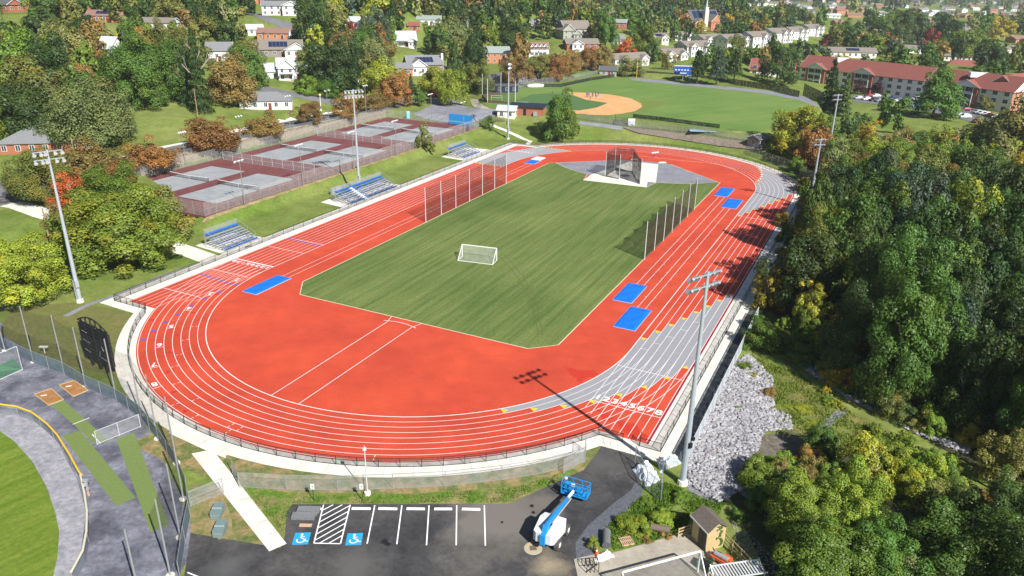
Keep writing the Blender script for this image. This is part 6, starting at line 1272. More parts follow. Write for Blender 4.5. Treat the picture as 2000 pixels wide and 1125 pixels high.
for i in range(210):
    px = rs.uniform(1500, 2000) if i < 165 else rs.uniform(1150, 1560); py = rs.uniform(3, 36) if px > 1560 else rs.uniform(4, 14)
    x, y, z = GT(px, py)
    if y > 2500 or any(math.hypot(x-a, y-b) < 24+.012*y for a, b in FARH): continue
    FARH.append((x, y)); wm_, rm_, a, b = cols[rs.randrange(6)]; gx += 1
    w = rs.uniform(11, 19); qx, qy = proj(x, y, z); t = thing('house', uniq('far '+a+' house, '+b+' roof, %s', qx, qy), 'house', (x, y, z), math.radians(rs.choice([10, 20, 30, -15, 100, 110])), 'distant suburb houses')
    hh = rs.choice([3, 3, 5.4]); MB().box((0, 0, hh/2-.5), (w, 9, hh+1)).build('wall', wm_, t); gable(t, 0, 0, hh, w, 9, 2.4, rm_, wm_); KEEP.append((x, y, z, w, 9, hh+2.4))
    for k in (-.3, .05, .32): window_part(t, k*w, -4.5, 1.6, 1.3, 1.3, 0)

# ================================================================ TREES, SHRUBS, ROCKS
LEAF = leafmat(); bark = mat('bark', (.13, .10, .075), .95, noise=.2, scale=2); palebark = mat('pale_bark', (.30, .26, .21), .9, noise=.2, scale=2)
def crown_arrays(seed, ncl, nleaf, leaf, kind='round'):
    g = np.random.default_rng(seed)
    if kind in ('spruce', 'pine'):
        nl = 9 if kind == 'spruce' else 6
        lay = g.integers(0, nl*7, nleaf); h = (lay//7+.5)/nl; az = (lay % 7)*2*PI/7+(lay//7)*1.3+g.normal(0, .24, nleaf)
        rad = ((1-h)**.85*.95+.06)*np.sqrt(g.uniform(.05, 1, nleaf)); z = -1+2*h-rad*.28+g.normal(0, .035, nleaf)
        if kind == 'pine': z = -.6+1.6*h+g.normal(0, .07, nleaf); rad = (1-h*.72)*np.sqrt(g.uniform(.05, 1, nleaf))*(.75+.25*g.random(nleaf))
        P = np.stack([rad*np.cos(az), rad*np.sin(az), z], 1); D = np.stack([np.cos(az), np.sin(az), np.full(nleaf, .6)], 1); D /= np.linalg.norm(D, axis=1)[:, None]; cr = g.random(nl*7)[lay]
        Nn = D*.4+np.array([0, 0, .8])+g.normal(0, .4, (nleaf, 3))
    else:
        d = g.normal(size=(ncl*3, 3)); d /= np.linalg.norm(d, axis=1)[:, None]; d = d[d[:, 2] > -.5][:ncl]; ncl = len(d)
        rr_ = g.uniform(.50, .92, ncl); prof = 1+.14*np.sin(3*np.arctan2(d[:, 1], d[:, 0])+seed)+.1*np.sin(5*np.arctan2(d[:, 1], d[:, 0])+seed*2)
        if kind == 'tall': rr_ *= 1-.30*np.clip(d[:, 2], 0, 1)*0
        c = d*(rr_*prof)[:, None]
        if kind == 'dome': c[:, 2] = np.abs(c[:, 2])*1.1-.25
        if kind == 'wispy': c *= g.uniform(.7, 1.25, ncl)[:, None]
        if kind == 'tall': s_ = 1-.42*np.clip(c[:, 2], -1, 1); c[:, 0] *= s_; c[:, 1] *= s_
        rc = g.uniform(.13, .27, ncl)*(.8 if kind == 'wispy' else 1)*(1.0 if ncl > 80 else 1.22); cc = g.random(ncl)
        w = rc**2; k = g.choice(ncl, nleaf, p=w/w.sum())
        e = g.normal(size=(nleaf, 3)); e[:, 2] += .45; e += d[k]*.35; e /= np.linalg.norm(e, axis=1)[:, None]
        P = c[k]+e*(rc[k]*g.uniform(.7, 1.1, nleaf)**1.0)[:, None]; P[:, 2] = c[k][:, 2]+(P[:, 2]-c[k][:, 2])*.72
        o = P/np.maximum(np.linalg.norm(P, axis=1)[:, None], .01); Nn = e*1.0+o*.2+np.array([0, 0, .2])+g.normal(0, .36, (nleaf, 3)); cr = cc[k]
    if kind not in ('spruce', 'pine'): lo_, hi_ = np.percentile(P[:, 2], 1.5), np.percentile(P[:, 2], 98.5); P[:, 2] = (P[:, 2]-lo_)/(hi_-lo_)*2-1
    Nn /= np.linalg.norm(Nn, axis=1)[:, None]; a = np.cross(Nn, g.normal(size=(nleaf, 3))); a /= np.linalg.norm(a, axis=1)[:, None]; b = np.cross(Nn, a)
    s = leaf*g.uniform(.6, 1.35, nleaf)[:, None]
    V = np.stack([P-a*s, P-b*s*.62+Nn*s*.12, P+a*s, P+b*s*.62+Nn*s*.12], 1).reshape(-1, 3)
    tint = np.clip(.5+g.normal(0, .16, nleaf)+(g.random(64)[(cr*63).astype(int)]-.5)*.35, 0, 1)
    return V.astype(np.float32), tint.astype(np.float32), cr.astype(np.float32)
def leaf_mesh(name, V, tint, cl):
    n = len(tint); me = bpy.data.meshes.new(name); me.vertices.add(4*n); me.vertices.foreach_set('co', V.ravel()); me.loops.add(4*n); me.loops.foreach_set('vertex_index', np.arange(4*n, dtype=np.int32))
    me.polygons.add(n); me.polygons.foreach_set('loop_start', np.arange(0, 4*n, 4, dtype=np.int32)); me.update(calc_edges=True)
    for nm, A in (('tint', tint), ('clump', cl)): at = me.attributes.new(nm, 'FLOAT', 'FACE'); at.data.foreach_set('value', A)
    me.materials.append(LEAF); return me
LOD = {0: (120, 36000, .026), 1: (60, 11000, .043), 2: (34, 2800, .076)}
PROTO = {}
def proto(kind, lod, var):
    k = (kind, lod, var)
    if k not in PROTO:
        c, n, l = LOD[lod]
        if kind == 'wispy': n = int(n*.5)
        PROTO[k] = leaf_mesh('crown', *crown_arrays(hash_(k), c, n, l, kind))
    return PROTO[k]
def hash_(k): return sum(ord(ch)*(i+3) for i, ch in enumerate(str(k)))
def trunk_mesh(seed, m):
    rr = random.Random(seed); mb = MB(); mb.cyl((0, 0, -.04), (rr.uniform(-.02, .02), 0, .55), .055, .04, 7); mb.cyl((0, 0, .54), (rr.uniform(-.06, .06), rr.uniform(-.06, .06), .95), .04, .012, 6)
    for k in range(7):
        a = k*2.4+rr.uniform(-.4, .4); z0 = .34+k*.075; L = rr.uniform(.35, .6)*(1.2-z0); e = (math.cos(a)*L*1.15, math.sin(a)*L*1.15, z0+L*.62); mb.cyl((0, 0, z0), e, .02, .007, 5)
        mb.cyl(tuple(.6*q+.4*p for q, p in zip(e, (0, 0, z0))), (e[0]*1.1+rr.uniform(-.1, .1), e[1]*1.1+rr.uniform(-.1, .1), e[2]+.1), .011, .004, 4)
    return mb.mesh('trunk', m, smooth=True)
TRK = [trunk_mesh(i, bark) for i in range(3)]+[trunk_mesh(9, palebark)]
COLS = {'dark': (0.059, 0.109, 0.026), 'green': (0.09, 0.166, 0.028), 'mid': (0.147, 0.22, 0.031), 'yg': (0.282, 0.32, 0.036), 'lime': (0.205, 0.301, 0.036), 'olive': (0.173, 0.186, 0.044), 'brown': (0.243, 0.173, 0.054), 'orange': (0.255, 0.145, 0.048), 'red': (0.22, 0.044, 0.031), 'fire': (0.42, 0.1, 0.028), 'purple': (0.055, 0.024, 0.031), 'yellow': (0.55, 0.45, 0.015), 'blue': (0.064, 0.105, 0.064), 'sage': (0.218, 0.243, 0.083), 'gold': (0.363, 0.286, 0.033), 'deep': (0.041, 0.079, 0.02)}
CNAME = {'dark': 'dark green', 'green': 'green', 'mid': 'mid green', 'yg': 'yellow green', 'lime': 'bright green', 'olive': 'olive green', 'brown': 'olive brown', 'orange': 'orange brown', 'red': 'dark red', 'fire': 'fiery orange', 'purple': 'purple leaved', 'yellow': 'bright yellow', 'blue': 'blue green', 'sage': 'pale sage', 'gold': 'golden', 'deep': 'deep green'}
NT = [0]; LASTC = [None]
def put_tree(x, y, z, r, vr, clear, col, kind, lod, label, cat='tree', group=None, name='tree', trunk=None):
    NT[0] += 1; v = NT[0] % 3; rz = (NT[0]*2.39996) % 6.28; hc = clear+r*vr
    t = thing(name, label, cat, (x, y, z-.05), rz, group)
    c = link('crown', proto(kind, lod, v), t); LASTC[0] = c; c.location = (0, 0, hc); q = 1+.12*math.sin(NT[0]*1.7); c.scale = (r*q, r/q, r*vr); j = 1+.16*math.sin(NT[0]*2.9); c.color = (COLS[col][0]*j*(1+.1*math.sin(NT[0]*5.1)), COLS[col][1]*j, COLS[col][2]*j, 1)
    if trunk is not False:
        k = link('trunk', TRK[3 if trunk == 'pale' else v], t); H = hc+r*vr*.75; k.scale = (max(r*1.1, H*.45), max(r*1.1, H*.45), H)
    return t
VRK = {'dome': .72, 'round': .86, 'wispy': .88, 'tall': .9, 'pine': 1, 'spruce': 1}
def solve(cx, cy, rpx, vr, cl):
    z = 8.0; x, y = G(cx, cy, z)
    for _ in range(14):
        x, y = G(cx, cy, z); dist = math.sqrt(x*x+y*y+(CAMH-z)**2); r = rpx*dist/F; zn = tz(x, y)+cl*r+r*vr; z = .5*z+.5*min(zn, 40)
    return x, y, tz(x, y), r, cl*r
TREES = [
 # roadside row behind the tennis courts and left side
 (78, 335, 62, 'olive', 'dome', .75, .25, 'large olive tree beside the road at the left'), (172, 306, 55, 'brown', 'dome', .75, .3, 'olive and orange tree in front of the brick ranch house'), (292, 287, 44, 'orange', 'dome', .7, .35, 'first orange brown tree of the roadside row, from the left'), (410, 260, 48, 'orange', 'dome', .7, .35, 'orange brown roadside tree above the second tennis light'),
 (515, 235, 36, 'brown', 'dome', .75, .3, 'olive brown roadside tree below the white ranch house'), (604, 226, 25, 'orange', 'round', .8, .3, 'small orange brown roadside tree right of the white ranch house'), (672, 206, 24, 'orange', 'round', .9, .3, 'reddish small tree left of the tall floodlight head'), (728, 192, 28, 'brown', 'dome', .9, .2, 'olive brown tree right of the middle floodlight tower'), (768, 172, 32, 'orange', 'round', .95, .25, 'tall red brown tree beside the wooden street pole'),
 (815, 183, 17, 'green', 'round', 1.1, .4, 'young green tree on the lawn above the portable toilet'), (830, 272, 16, 'olive', 'tall', 1.7, .1, 'narrow olive tree on the slope below the tennis courts'), (956, 238, 9, 'green', 'tall', 1.4, .4, 'sapling beside the black gates'), (1094, 226, 37, 'green', 'tall', 1.25, .12, 'lone green tree between the track and the ball field'),
 (235, 440, 88, 'mid', 'round', .82, .2, 'biggest green tree beside the left walkway'), (150, 455, 45, 'mid', 'round', 1.0, .3, 'left limb of the green clump behind the tall floodlight mast'), (310, 420, 52, 'olive', 'round', .9, .25, 'darker tree at the right of the green clump by the tennis fence'), (215, 372, 60, 'mid', 'round', .75, .4, 'green tree at the back of the clump left of the tennis courts'), (140, 375, 34, 'fire', 'wispy', 1.1, .5, 'orange red tree peeking out left of the green clump'), (232, 342, 32, 'orange', 'round', .8, .6, 'orange tinted tree top between the road and the green clump'),
 (180, 330, 18, 'purple', 'round', .8, .7, 'small purple tree top behind the green clump'), (118, 430, 30, 'brown', 'wispy', 1.2, .3, 'thin brown leaved tree left of the green clump'), (32, 522, 66, 'yg', 'round', .85, .25, 'yellow green tree at the left edge above the bullpen'),
 (163, 218, 78, 'sage', 'dome', .8, .1, 'huge pale domed tree behind the brick ranch house'), (272, 130, 62, 'green', 'round', 1.0, .15, 'big deep green tree at the edge of the left lawn'), (228, 150, 40, 'green', 'round', 1.0, .1, 'green tree left of the big deep green tree'), (330, 125, 34, 'green', 'round', 1.2, .2, 'green tree between the big tree and the spruces'), (382, 130, 26, 'deep', 'spruce', 2.6, .35, 'tall spruce with pale trunk at the lawn edge'), (362, 135, 22, 'dark', 'spruce', 2.4, .35, 'second spruce left of the tall one'),
 (452, 152, 46, 'brown', 'round', .95, .15, 'olive brown tree right of the spruces'), (475, 110, 30, 'olive', 'round', 1, .3, 'olive tree left of the tan gabled house'), (250, 43, 27, 'yellow', 'dome', .6, .1, 'bright yellow tree at the upper left'), (60, 180, 55, 'olive', 'round', 1.1, .15, 'leafy tree at the left edge of the wood'), (25, 120, 50, 'mid', 'round', 1.0, .2, 'yellowish green tree crown at the left edge'), (100, 130, 44, 'dark', 'round', 1.1, .2, 'dark tree behind the pale domed tree'), (140, 150, 32, 'brown', 'round', 1, .2, 'olive tree below the white gable'), (60, 225, 44, 'dark', 'round', 1.2, .1, 'dark tree behind the grey hip roof'), (15, 225, 36, 'deep', 'round', 1.2, .1, 'very dark tree at the left edge above the ranch house'), (105, 205, 26, 'purple', 'wispy', 1, .2, 'brownish thin tree left of the domed tree'),
 (690, 72, 18, 'red', 'tall', 1.5, .1, 'dark red tree on the hillside'), (748, 122, 40, 'yg', 'round', .95, .2, 'yellow green tree below the white cape house'), (845, 138, 27, 'yg', 'round', 1.0, .35, 'yellow tree in front of the modern grey house'), (640, 130, 45, 'deep', 'round', 1.0, .1, 'dark tree mass right of the white farmhouse'), (610, 60, 42, 'dark', 'round', 1.1, .1, 'dark tree above the white farmhouse'), (615, 115, 32, 'olive', 'round', .9, .3, 'olive tree touching the white farmhouse roof'), (665, 100, 38, 'deep', 'round', 1.2, .15, 'dark tree below the red tree'), (575, 30, 17, 'orange', 'round', 1, .2, 'orange tinted tree right of the deck house'), (802, 150, 10, 'blue', 'spruce', 1.8, .1, 'blue spruce in front of the small brick house'), (770, 155, 22, 'brown', 'round', 1, .2, 'brown leaved tree between the yellow trees'),
 (600, 165, 22, 'lime', 'round', .8, .05, 'bright bush like tree beside the farmhouse porch'), (638, 172, 22, 'green', 'round', .7, .05, 'green shrubby tree beside the white garage'), (860, 70, 24, 'brown', 'round', 1.1, .2, 'olive tree right of the white cape house'), (895, 65, 34, 'deep', 'tall', 1.3, .1, 'very dark tall tree at the top centre'), (925, 110, 27, 'deep', 'round', 1.1, .1, 'dark tree left of the brick colonial'), (880, 18, 34, 'sage', 'round', 1.1, .2, 'pale green tree at the top centre'), (935, 148, 32, 'olive', 'round', .9, .2, 'olive tree left of the backstop'), (1000, 70, 30, 'dark', 'round', 1.2, .15, 'dark tree between the colonial and the sage house'), (1065, 40, 26, 'dark', 'tall', 1.5, .1, 'dark tree left of the large sage house'),
 (1168, 42, 18, 'purple', 'round', 1.3, .2, 'purple tree right of the large sage house'), (1183, 72, 22, 'green', 'tall', 1.6, .2, 'tall green tree right of the sage house'), (1092, 93, 15, 'purple', 'round', .9, .2, 'purple tree in front of the dormer house'), (1222, 92, 19, 'fire', 'round', 1.0, .2, 'fiery orange tree before the long duplex'), (1262, 80, 26, 'mid', 'round', 1.2, .2, 'green tree behind the orange tree'), (1305, 118, 15, 'olive', 'round', 1.0, .2, 'small tree in front of the long duplex porch'), (1230, 128, 24, 'sage', 'round', .7, .2, 'low pale tree at the left end of the long duplex'),
 (1010, 135, 30, 'orange', 'round', .85, .3, 'red brown tree first in the row beyond the backstop'), (1052, 127, 26, 'olive', 'round', .9, .3, 'olive tree second in the row beyond third base'), (1085, 122, 24, 'orange', 'round', .9, .3, 'orange brown tree third in the row beyond third base'), (1115, 118, 23, 'brown', 'round', .9, .3, 'brown tree fourth in the row beyond third base'), (1145, 112, 22, 'orange', 'round', .9, .3, 'orange brown tree fifth in the row beyond third base'), (1175, 110, 22, 'brown', 'round', .9, .3, 'brown tree sixth in the row beyond third base'),
 (1364, 130, 19, 'deep', 'pine', 1.5, .15, 'first pine behind the black outfield fence'), (1403, 130, 20, 'blue', 'pine', 1.5, .15, 'second pine behind the black outfield fence'), (1437, 128, 19, 'dark', 'pine', 1.5, .15, 'third pine behind the outfield fence, left of the red roof'), (1522, 122, 34, 'dark', 'round', 1.15, .15, 'large dark tree in front of the red roof'), (1440, 92, 22, 'olive', 'round', 1.0, .2, 'olive tree before the leftmost townhouse'), (1332, 20, 17, 'gold', 'round', .9, .2, 'golden tree beside the church roof'), (1370, 50, 14, 'gold', 'round', .9, .2, 'yellow tree in front of the church'), (1428, 45, 18, 'gold', 'round', .9, .2, 'golden tree right of the church'), (1460, 55, 18, 'yg', 'round', .9, .2, 'yellow green tree above the townhouses'), (1492, 45, 18, 'gold', 'round', .9, .2, 'yellow tree above the middle townhouses'), (1410, 62, 16, 'green', 'round', .9, .2, 'dark green tree at the church corner'),
 (1625, 165, 20, 'deep', 'spruce', 2.1, .1, 'conifer right of the black screen'), (1652, 185, 18, 'dark', 'spruce', 2.0, .05, 'dark conifer beside the residence car park'), (1633, 195, 22, 'dark', 'round', 1.0, .1, 'dark tree below the conifers near the outfield corner'), (1678, 168, 11, 'purple', 'round', 1.1, .3, 'purple tree left of the white balcony bay'), (1712, 170, 12, 'purple', 'round', 1.0, .3, 'purple tree next to the white balcony bay'), (1832, 180, 41, 'green', 'tall', 1.0, .12, 'big round green tree on the residence lawn'), (1922, 200, 14, 'olive', 'round', .9, .3, 'small olive tree in front of the right residence wing'),
 (1735, 50, 27, 'green', 'round', 1.0, .2, 'green tree in the suburb above the red roof'), (1758, 52, 24, 'dark', 'round', 1.2, .2, 'dark tree above the middle of the red roof'), (1798, 48, 20, 'dark', 'round', 1.2, .2, 'dark tree right of its twin in the suburb'), (1852, 60, 24, 'deep', 'round', 1.1, .2, 'very dark tree beside the stepped houses'), (1893, 85, 28, 'mid', 'round', .9, .2, 'yellowish green tree above the pavilion'), (1818, 75, 18, 'red', 'round', 1.0, .2, 'red brown tree in the middle of the suburb'), (1737, 82, 17, 'orange', 'round', 1.0, .2, 'half orange tree by the suburb street'), (1955, 55, 20, 'gold', 'round', .9, .2, 'golden tree at the far right suburb'), (1648, 70, 22, 'green', 'round', 1.2, .2, 'green tree right of the townhouses'), (1617, 82, 15, 'red', 'round', .9, .2, 'red tree at the right end of the townhouses'), (1945, 115, 25, 'dark', 'round', 1.0, .2, 'dark tree above the pavilion at right'), (1990, 110, 16, 'dark', 'round', 1.1, .2, 'dark tree at the right edge by the brick house'), (1598, 108, 24, 'yg', 'dome', .6, .3, 'yellow green tree behind the left end of the red roof'), (1650, 114, 22, 'gold', 'dome', .5, .3, 'golden tree behind the long solar house'), (1770, 118, 16, 'yg', 'dome', .6, .3, 'yellow tree behind the middle of the red roof'),
 # wood edge and near trees, right side
 (1562, 250, 48, 'yg', 'round', .9, .1, 'bright yellow green tree at the corner of the wood'), (1600, 250, 26, 'mid', 'round', 1.1, .1, 'green tree left of the tall thin mast'), (1700, 275, 34, 'gold', 'wispy', 1.0, .2, 'golden thin tree at the top of the wood'), (1760, 282, 36, 'brown', 'wispy', .9, .2, 'brownish thin tree along the top of the wood'), (1830, 280, 36, 'yg', 'wispy', .9, .2, 'yellowish thin tree along the top of the wood'), (1905, 272, 40, 'sage', 'round', .9, .1, 'pale willow like tree near the crimson car'), (1980, 268, 55, 'sage', 'tall', 1.1, .1, 'large pale willow at the right edge'), (1660, 245, 20, 'dark', 'round', 1.2, .1, 'dark tree at the lawn edge above the wood'),
 (1625, 345, 30, 'brown', 'wispy', 1.0, .2, 'thin brown leaved tree by the far right mast'), (1585, 430, 26, 'olive', 'wispy', 1.1, .2, 'thin olive tree behind the far bend fence'), (1502, 560, 34, 'gold', 'wispy', 1.2, .25, 'yellow sapling at the wood edge near the grey screen fence'), (1585, 590, 34, 'yg', 'wispy', 1.25, .5, 'tall thin yellow green tree in front of the dark wood'), (1490, 655, 36, 'green', 'round', .8, .0, 'leafy green bush tree above the riprap'), (1640, 650, 34, 'gold', 'wispy', 1.0, .4, 'thin golden tree above the upper stone bed'), (1700, 700, 30, 'gold', 'wispy', 1.0, .4, 'thin gold tinted tree in the shade of the wood'), (1572, 690, 28, 'green', 'round', .8, .1, 'low green tree where the stone bed begins'),
 (1700, 895, 48, 'yg', 'wispy', 1.1, .3, 'pale yellow tree standing in the clearing'), (1572, 985, 60, 'lime', 'round', 1.1, .1, 'leafy green tree left of the clearing, near the shed'), (1675, 985, 58, 'lime', 'round', 1.35, .1, 'bright green tree below the pale yellow tree'), (1615, 1075, 80, 'mid', 'round', .9, .1, 'large green tree at the bottom, right of the stone path'), (1730, 1085, 70, 'green', 'round', .9, .1, 'green tree at the bottom centre of the wood'), (1880, 1075, 90, 'green', 'round', .9, .1, 'broad green tree at the bottom right'), (1960, 1010, 75, 'dark', 'round', 1.0, .1, 'dark tree at the right edge bottom'), (1990, 1110, 80, 'mid', 'round', .9, .1, 'green tree in the bottom right corner'), (1800, 1125, 60, 'sage', 'round', .8, .1, 'pale leaved tree cut by the bottom edge'), (1520, 915, 26, 'brown', 'wispy', .9, .1, 'thin shrubby tree on the slope above the shed'), (1935, 700, 34, 'red', 'wispy', 1.3, .4, 'thin tree with red creeper in the wood'), (1990, 900, 60, 'olive', 'wispy', 1.0, .3, 'olive tree at the right edge by the stone bed'),
]
BASES = []
for cx, cy, rp, col, kind, vr, cl, lab in TREES:
    vr *= VRK[kind]
    x, y, z, r, clr = solve(cx, cy, rp, vr, cl); lod = 0 if rp >= 56 else (1 if rp >= 22 else 2); BASES.append((x, y, r))
    nm = 'spruce_tree' if kind == 'spruce' else 'pine_tree' if kind == 'pine' else 'tree'
    put_tree(x, y, z, r, vr, clr, col, kind, lod, lab, 'tree', None, nm, 'pale' if kind == 'wispy' or 'pale trunk' in lab else None)
# ---- the woods: every tree apart
rw = random.Random(11); SPECS = []
WOOD1 = [G(*p, -1) for p in [(1552, 700), (1640, 762), (1790, 838), (1900, 893), (2080, 950), (2500, 1000), (2600, 500), (2250, 235), (1990, 272), (1800, 268), (1680, 270), (1640, 300), (1612, 345), (1592, 400), (1575, 440), (1545, 500), (1520, 560), (1505, 620)]]
WOOD2 = [G(*p, -1) for p in [(1900, 1000), (1980, 960), (2150, 1010), (2300, 1300), (1980, 1300), (1900, 1130)]]
for Pw, sp, rl, nm in ((WOOD1, 6.6, (3.6, 5.4), 0), (WOOD2, 6.4, (3.2, 4.6), 1)):
    xs = [p[0] for p in Pw]; ys = [p[1] for p in Pw]; x = min(xs)
    while x < max(xs):
        y = min(ys)
        while y < max(ys):
            X, Y = x+rw.uniform(-2.2, 2.2), y+rw.uniform(-2.2, 2.2); y += sp
            if not bool(inpoly(Pw, X, Y)): continue
            u, v = TF(X, Y); r = rw.uniform(*rl)
            if v > -50.5 and -75 < u < 60: continue
            if min([math.hypot(X-a, Y-b)/max(c, 1) for a, b, c in BASES]+[9]) < .62: continue
            px, py = proj(X, Y, 12)
            if px > 2120 or py > 1300: continue
            dd = rw.random(); ed = float(pdist(WOOD1, X, Y)) if 0 else 0
            top = py < 330
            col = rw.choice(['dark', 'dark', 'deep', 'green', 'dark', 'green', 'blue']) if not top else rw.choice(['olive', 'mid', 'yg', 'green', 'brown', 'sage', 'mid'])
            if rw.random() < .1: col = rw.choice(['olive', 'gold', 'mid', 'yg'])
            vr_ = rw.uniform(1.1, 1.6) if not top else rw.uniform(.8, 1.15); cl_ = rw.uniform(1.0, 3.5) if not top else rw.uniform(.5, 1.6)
            if Y > 150 and proj(X, Y, cl_+2*r*vr_-1)[1] < (264 if px > 1640 else 240): continue
            SPECS.append((X, Y, r, vr_, cl_, col, rw.choice(['round', 'round', 'tall', 'round', 'wispy']) if rw.random() < .6 else 'round', 'wood' if nm == 0 else 'near wood'))
        x += sp
# ---- hillside and suburb
NOT = [[(150, 345), (200, 215), (245, 190), (300, 182), (370, 180), (480, 196), (640, 190), (700, 215), (560, 250), (330, 300)], [(-80, 300), (0, 300), (180, 290), (200, 330), (100, 420), (-80, 520)], [(480, 165), (600, 178), (700, 205), (780, 195), (820, 200), (960, 190), (900, 165), (870, 120), (915, 128), (915, 172), (800, 178), (740, 190), (620, 175)],
       [(1580, 185), (1670, 185), (1860, 205), (2060, 225), (2060, 235), (1950, 262), (1800, 262), (1600, 250)], [(480, 20), (520, 20), (590, 56), (580, 64), (490, 60)], [(700, 12), (860, 30), (850, 42), (780, 50)] and [(0, 0), (1, 0), (0, 1)], [(560, 80), (620, 80), (610, 92), (560, 90)], [(490, 155), (590, 160), (600, 182), (490, 172)], [(1130, 60), (1150, 60), (1150, 90), (1060, 82)], [(1270, 140), (1320, 140), (1320, 158), (1260, 150)], [(1880, 76), (1960, 60), (1990, 120), (1930, 122)], [(1690, 90), (1780, 86), (1770, 98), (1690, 96)]]
HB = [(a, b, c, max(w, d)*.5, h) for a, b, c, w, d, h in KEEP]
HP = []
for a, b, c, w, h in HB:
    p0 = proj(a, b, c+h*.5); sc_ = F/math.hypot(a, b); HP.append((p0[0], p0[1], w*sc_*.85, h*sc_*.55, math.hypot(a, b)))
def ok_tree(X, Y, r, Z, H, strict):
    px, py = proj(X, Y, Z)
    if not (-60 < px < 2060): return False
    for P_ in NOT:
        if bool(inpoly(P_, px, py)): return False
    if float(pdist(FLAT, X, Y)) < 3 or float(pdist(TENNIS, X, Y)) < 20 or float(pdist(BALL, X, Y)) < 9: return False
    if bool(inpoly(WOOD1, X, Y)): return False
    for a, b, c, w, h in HB:
        if math.hypot(X-a, Y-b) < w+r*.55: return False
    cxp, cyp = proj(X, Y, Z+H*.6); rp = r*F/math.hypot(X, Y); D = math.hypot(X, Y)
    for (a, b, w, h, dd) in HP:
        if D < dd and abs(cxp-a) < w+rp*.7 and abs(cyp-b) < h+rp*.75: return not strict
    return True
def scatter(x0, x1, y0, y1, spf, seed, strict, rlo, rhi, pal):
    g = random.Random(seed); y = y0; out = []
    while y < y1:
        x = x0; sp = 10
        while x < x1:
            px, _ = proj(x, y, 5); sp = spf(px, y); X, Y = x+g.uniform(-.38, .38)*sp, y+g.uniform(-.38, .38)*sp; x += sp
            if px < -80 or px > 2080: continue
            r = g.uniform(rlo, rhi)*(1.12 if px < 900 else 1); Z = tz(X, Y)
            if min([math.hypot(X-a, Y-b)/max(c+r, 1) for a, b, c in BASES]+[9]) < .55: continue
            vr = g.uniform(.85, 1.3); cl = g.uniform(.5, 2.0); kd = g.choice(['round']*7+['tall', 'dome', 'wispy', 'spruce'])
            if kd == 'spruce': vr = 2.0; r *= .65
            if ok_tree(X, Y, r, Z, cl+2*r*vr, strict or px > 1450): out.append((X, Y, r, vr, cl, g.choice(pal(px)), kd, 'hill' if px < 1000 else 'suburb'))
        y += sp*.9
    return out
palL = lambda px: ['sage', 'olive', 'mid', 'dark', 'green', 'sage', 'brown', 'green', 'deep', 'dark', 'olive', 'mid'] if px < 330 else ['dark', 'deep', 'green', 'dark', 'green', 'olive', 'mid', 'olive', 'brown', 'sage', 'blue', 'deep', 'dark', 'yg'] if px < 1150 else ['dark', 'green', 'dark', 'blue', 'green', 'olive', 'mid', 'dark', 'sage', 'brown', 'deep', 'green', 'green', 'dark', 'dark', 'blue', 'olive', 'orange']
SPECS += scatter(-330, 700, 172, 640, lambda px, y: 7.6 if px < 1000 else (9.6 if px < 1480 else 16.5), 5, True, 4.2, 6.2, palL)
FAR = scatter(-60, 1700, 640, 1000, lambda px, y: 14 if px < 1550 else 24, 6, False, 5.0, 7.5, palL)+scatter(-60, 2600, 1000, 3300, lambda px, y: (16 if px < 1550 else 30)+y*.012, 8, False, 6, 10, palL)
def app(s): return s[2]/math.hypot(s[0], s[1])
vis = [s for s in SPECS if -90 < proj(s[0], s[1], 8)[0] < 2090]; vis.sort(key=app, reverse=True)
N1 = 300-len(TREES)
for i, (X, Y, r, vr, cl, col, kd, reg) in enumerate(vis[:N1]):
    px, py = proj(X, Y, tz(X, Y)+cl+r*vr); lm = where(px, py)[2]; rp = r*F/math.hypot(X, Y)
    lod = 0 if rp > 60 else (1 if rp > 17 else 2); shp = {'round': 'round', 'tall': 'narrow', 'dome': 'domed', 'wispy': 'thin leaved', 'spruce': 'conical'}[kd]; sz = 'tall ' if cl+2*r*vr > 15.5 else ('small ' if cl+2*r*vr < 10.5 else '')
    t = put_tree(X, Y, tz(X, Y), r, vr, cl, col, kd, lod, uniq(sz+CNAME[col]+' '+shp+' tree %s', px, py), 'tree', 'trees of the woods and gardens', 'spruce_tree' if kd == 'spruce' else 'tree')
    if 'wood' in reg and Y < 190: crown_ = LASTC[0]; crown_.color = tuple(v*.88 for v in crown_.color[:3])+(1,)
# the rest of the canopy, farther and smaller, as massed foliage per colour
LOWP = {k: [crown_arrays(100+v, 30, n, s, 'round') for v in range(3)] for k, n, s in ((0, 1500, .10), (1, 420, .17), (2, 110, .32))}
mass = {}
for i, (X, Y, r, vr, cl, col, kd, reg) in enumerate(vis[N1:]+FAR):
    D = math.hypot(X, Y); lv = 0 if D < 420 else (1 if D < 900 else 2); V, tn_, cr_ = LOWP[lv][i % 3]; a = i*2.4; ca, sa = math.cos(a), math.sin(a)
    W_ = V*np.array([r, r, r*vr], np.float32); W_ = np.stack([W_[:, 0]*ca-W_[:, 1]*sa+X, W_[:, 0]*sa+W_[:, 1]*ca+Y, W_[:, 2]+tz(X, Y)+cl+r*vr], 1); mass.setdefault(col, []).append((W_, tn_, cr_))
for col, L in mass.items():
    o = link('distant_trees', leaf_mesh('distant_trees', np.concatenate([q[0] for q in L]).astype(np.float32), np.concatenate([q[1] for q in L]), np.concatenate([q[2] for q in L]))); o.color = (*COLS[col], 1)
    tag(o, 'far %s tree canopy massed toward the horizon' % CNAME[col], 'trees', None, 'stuff')
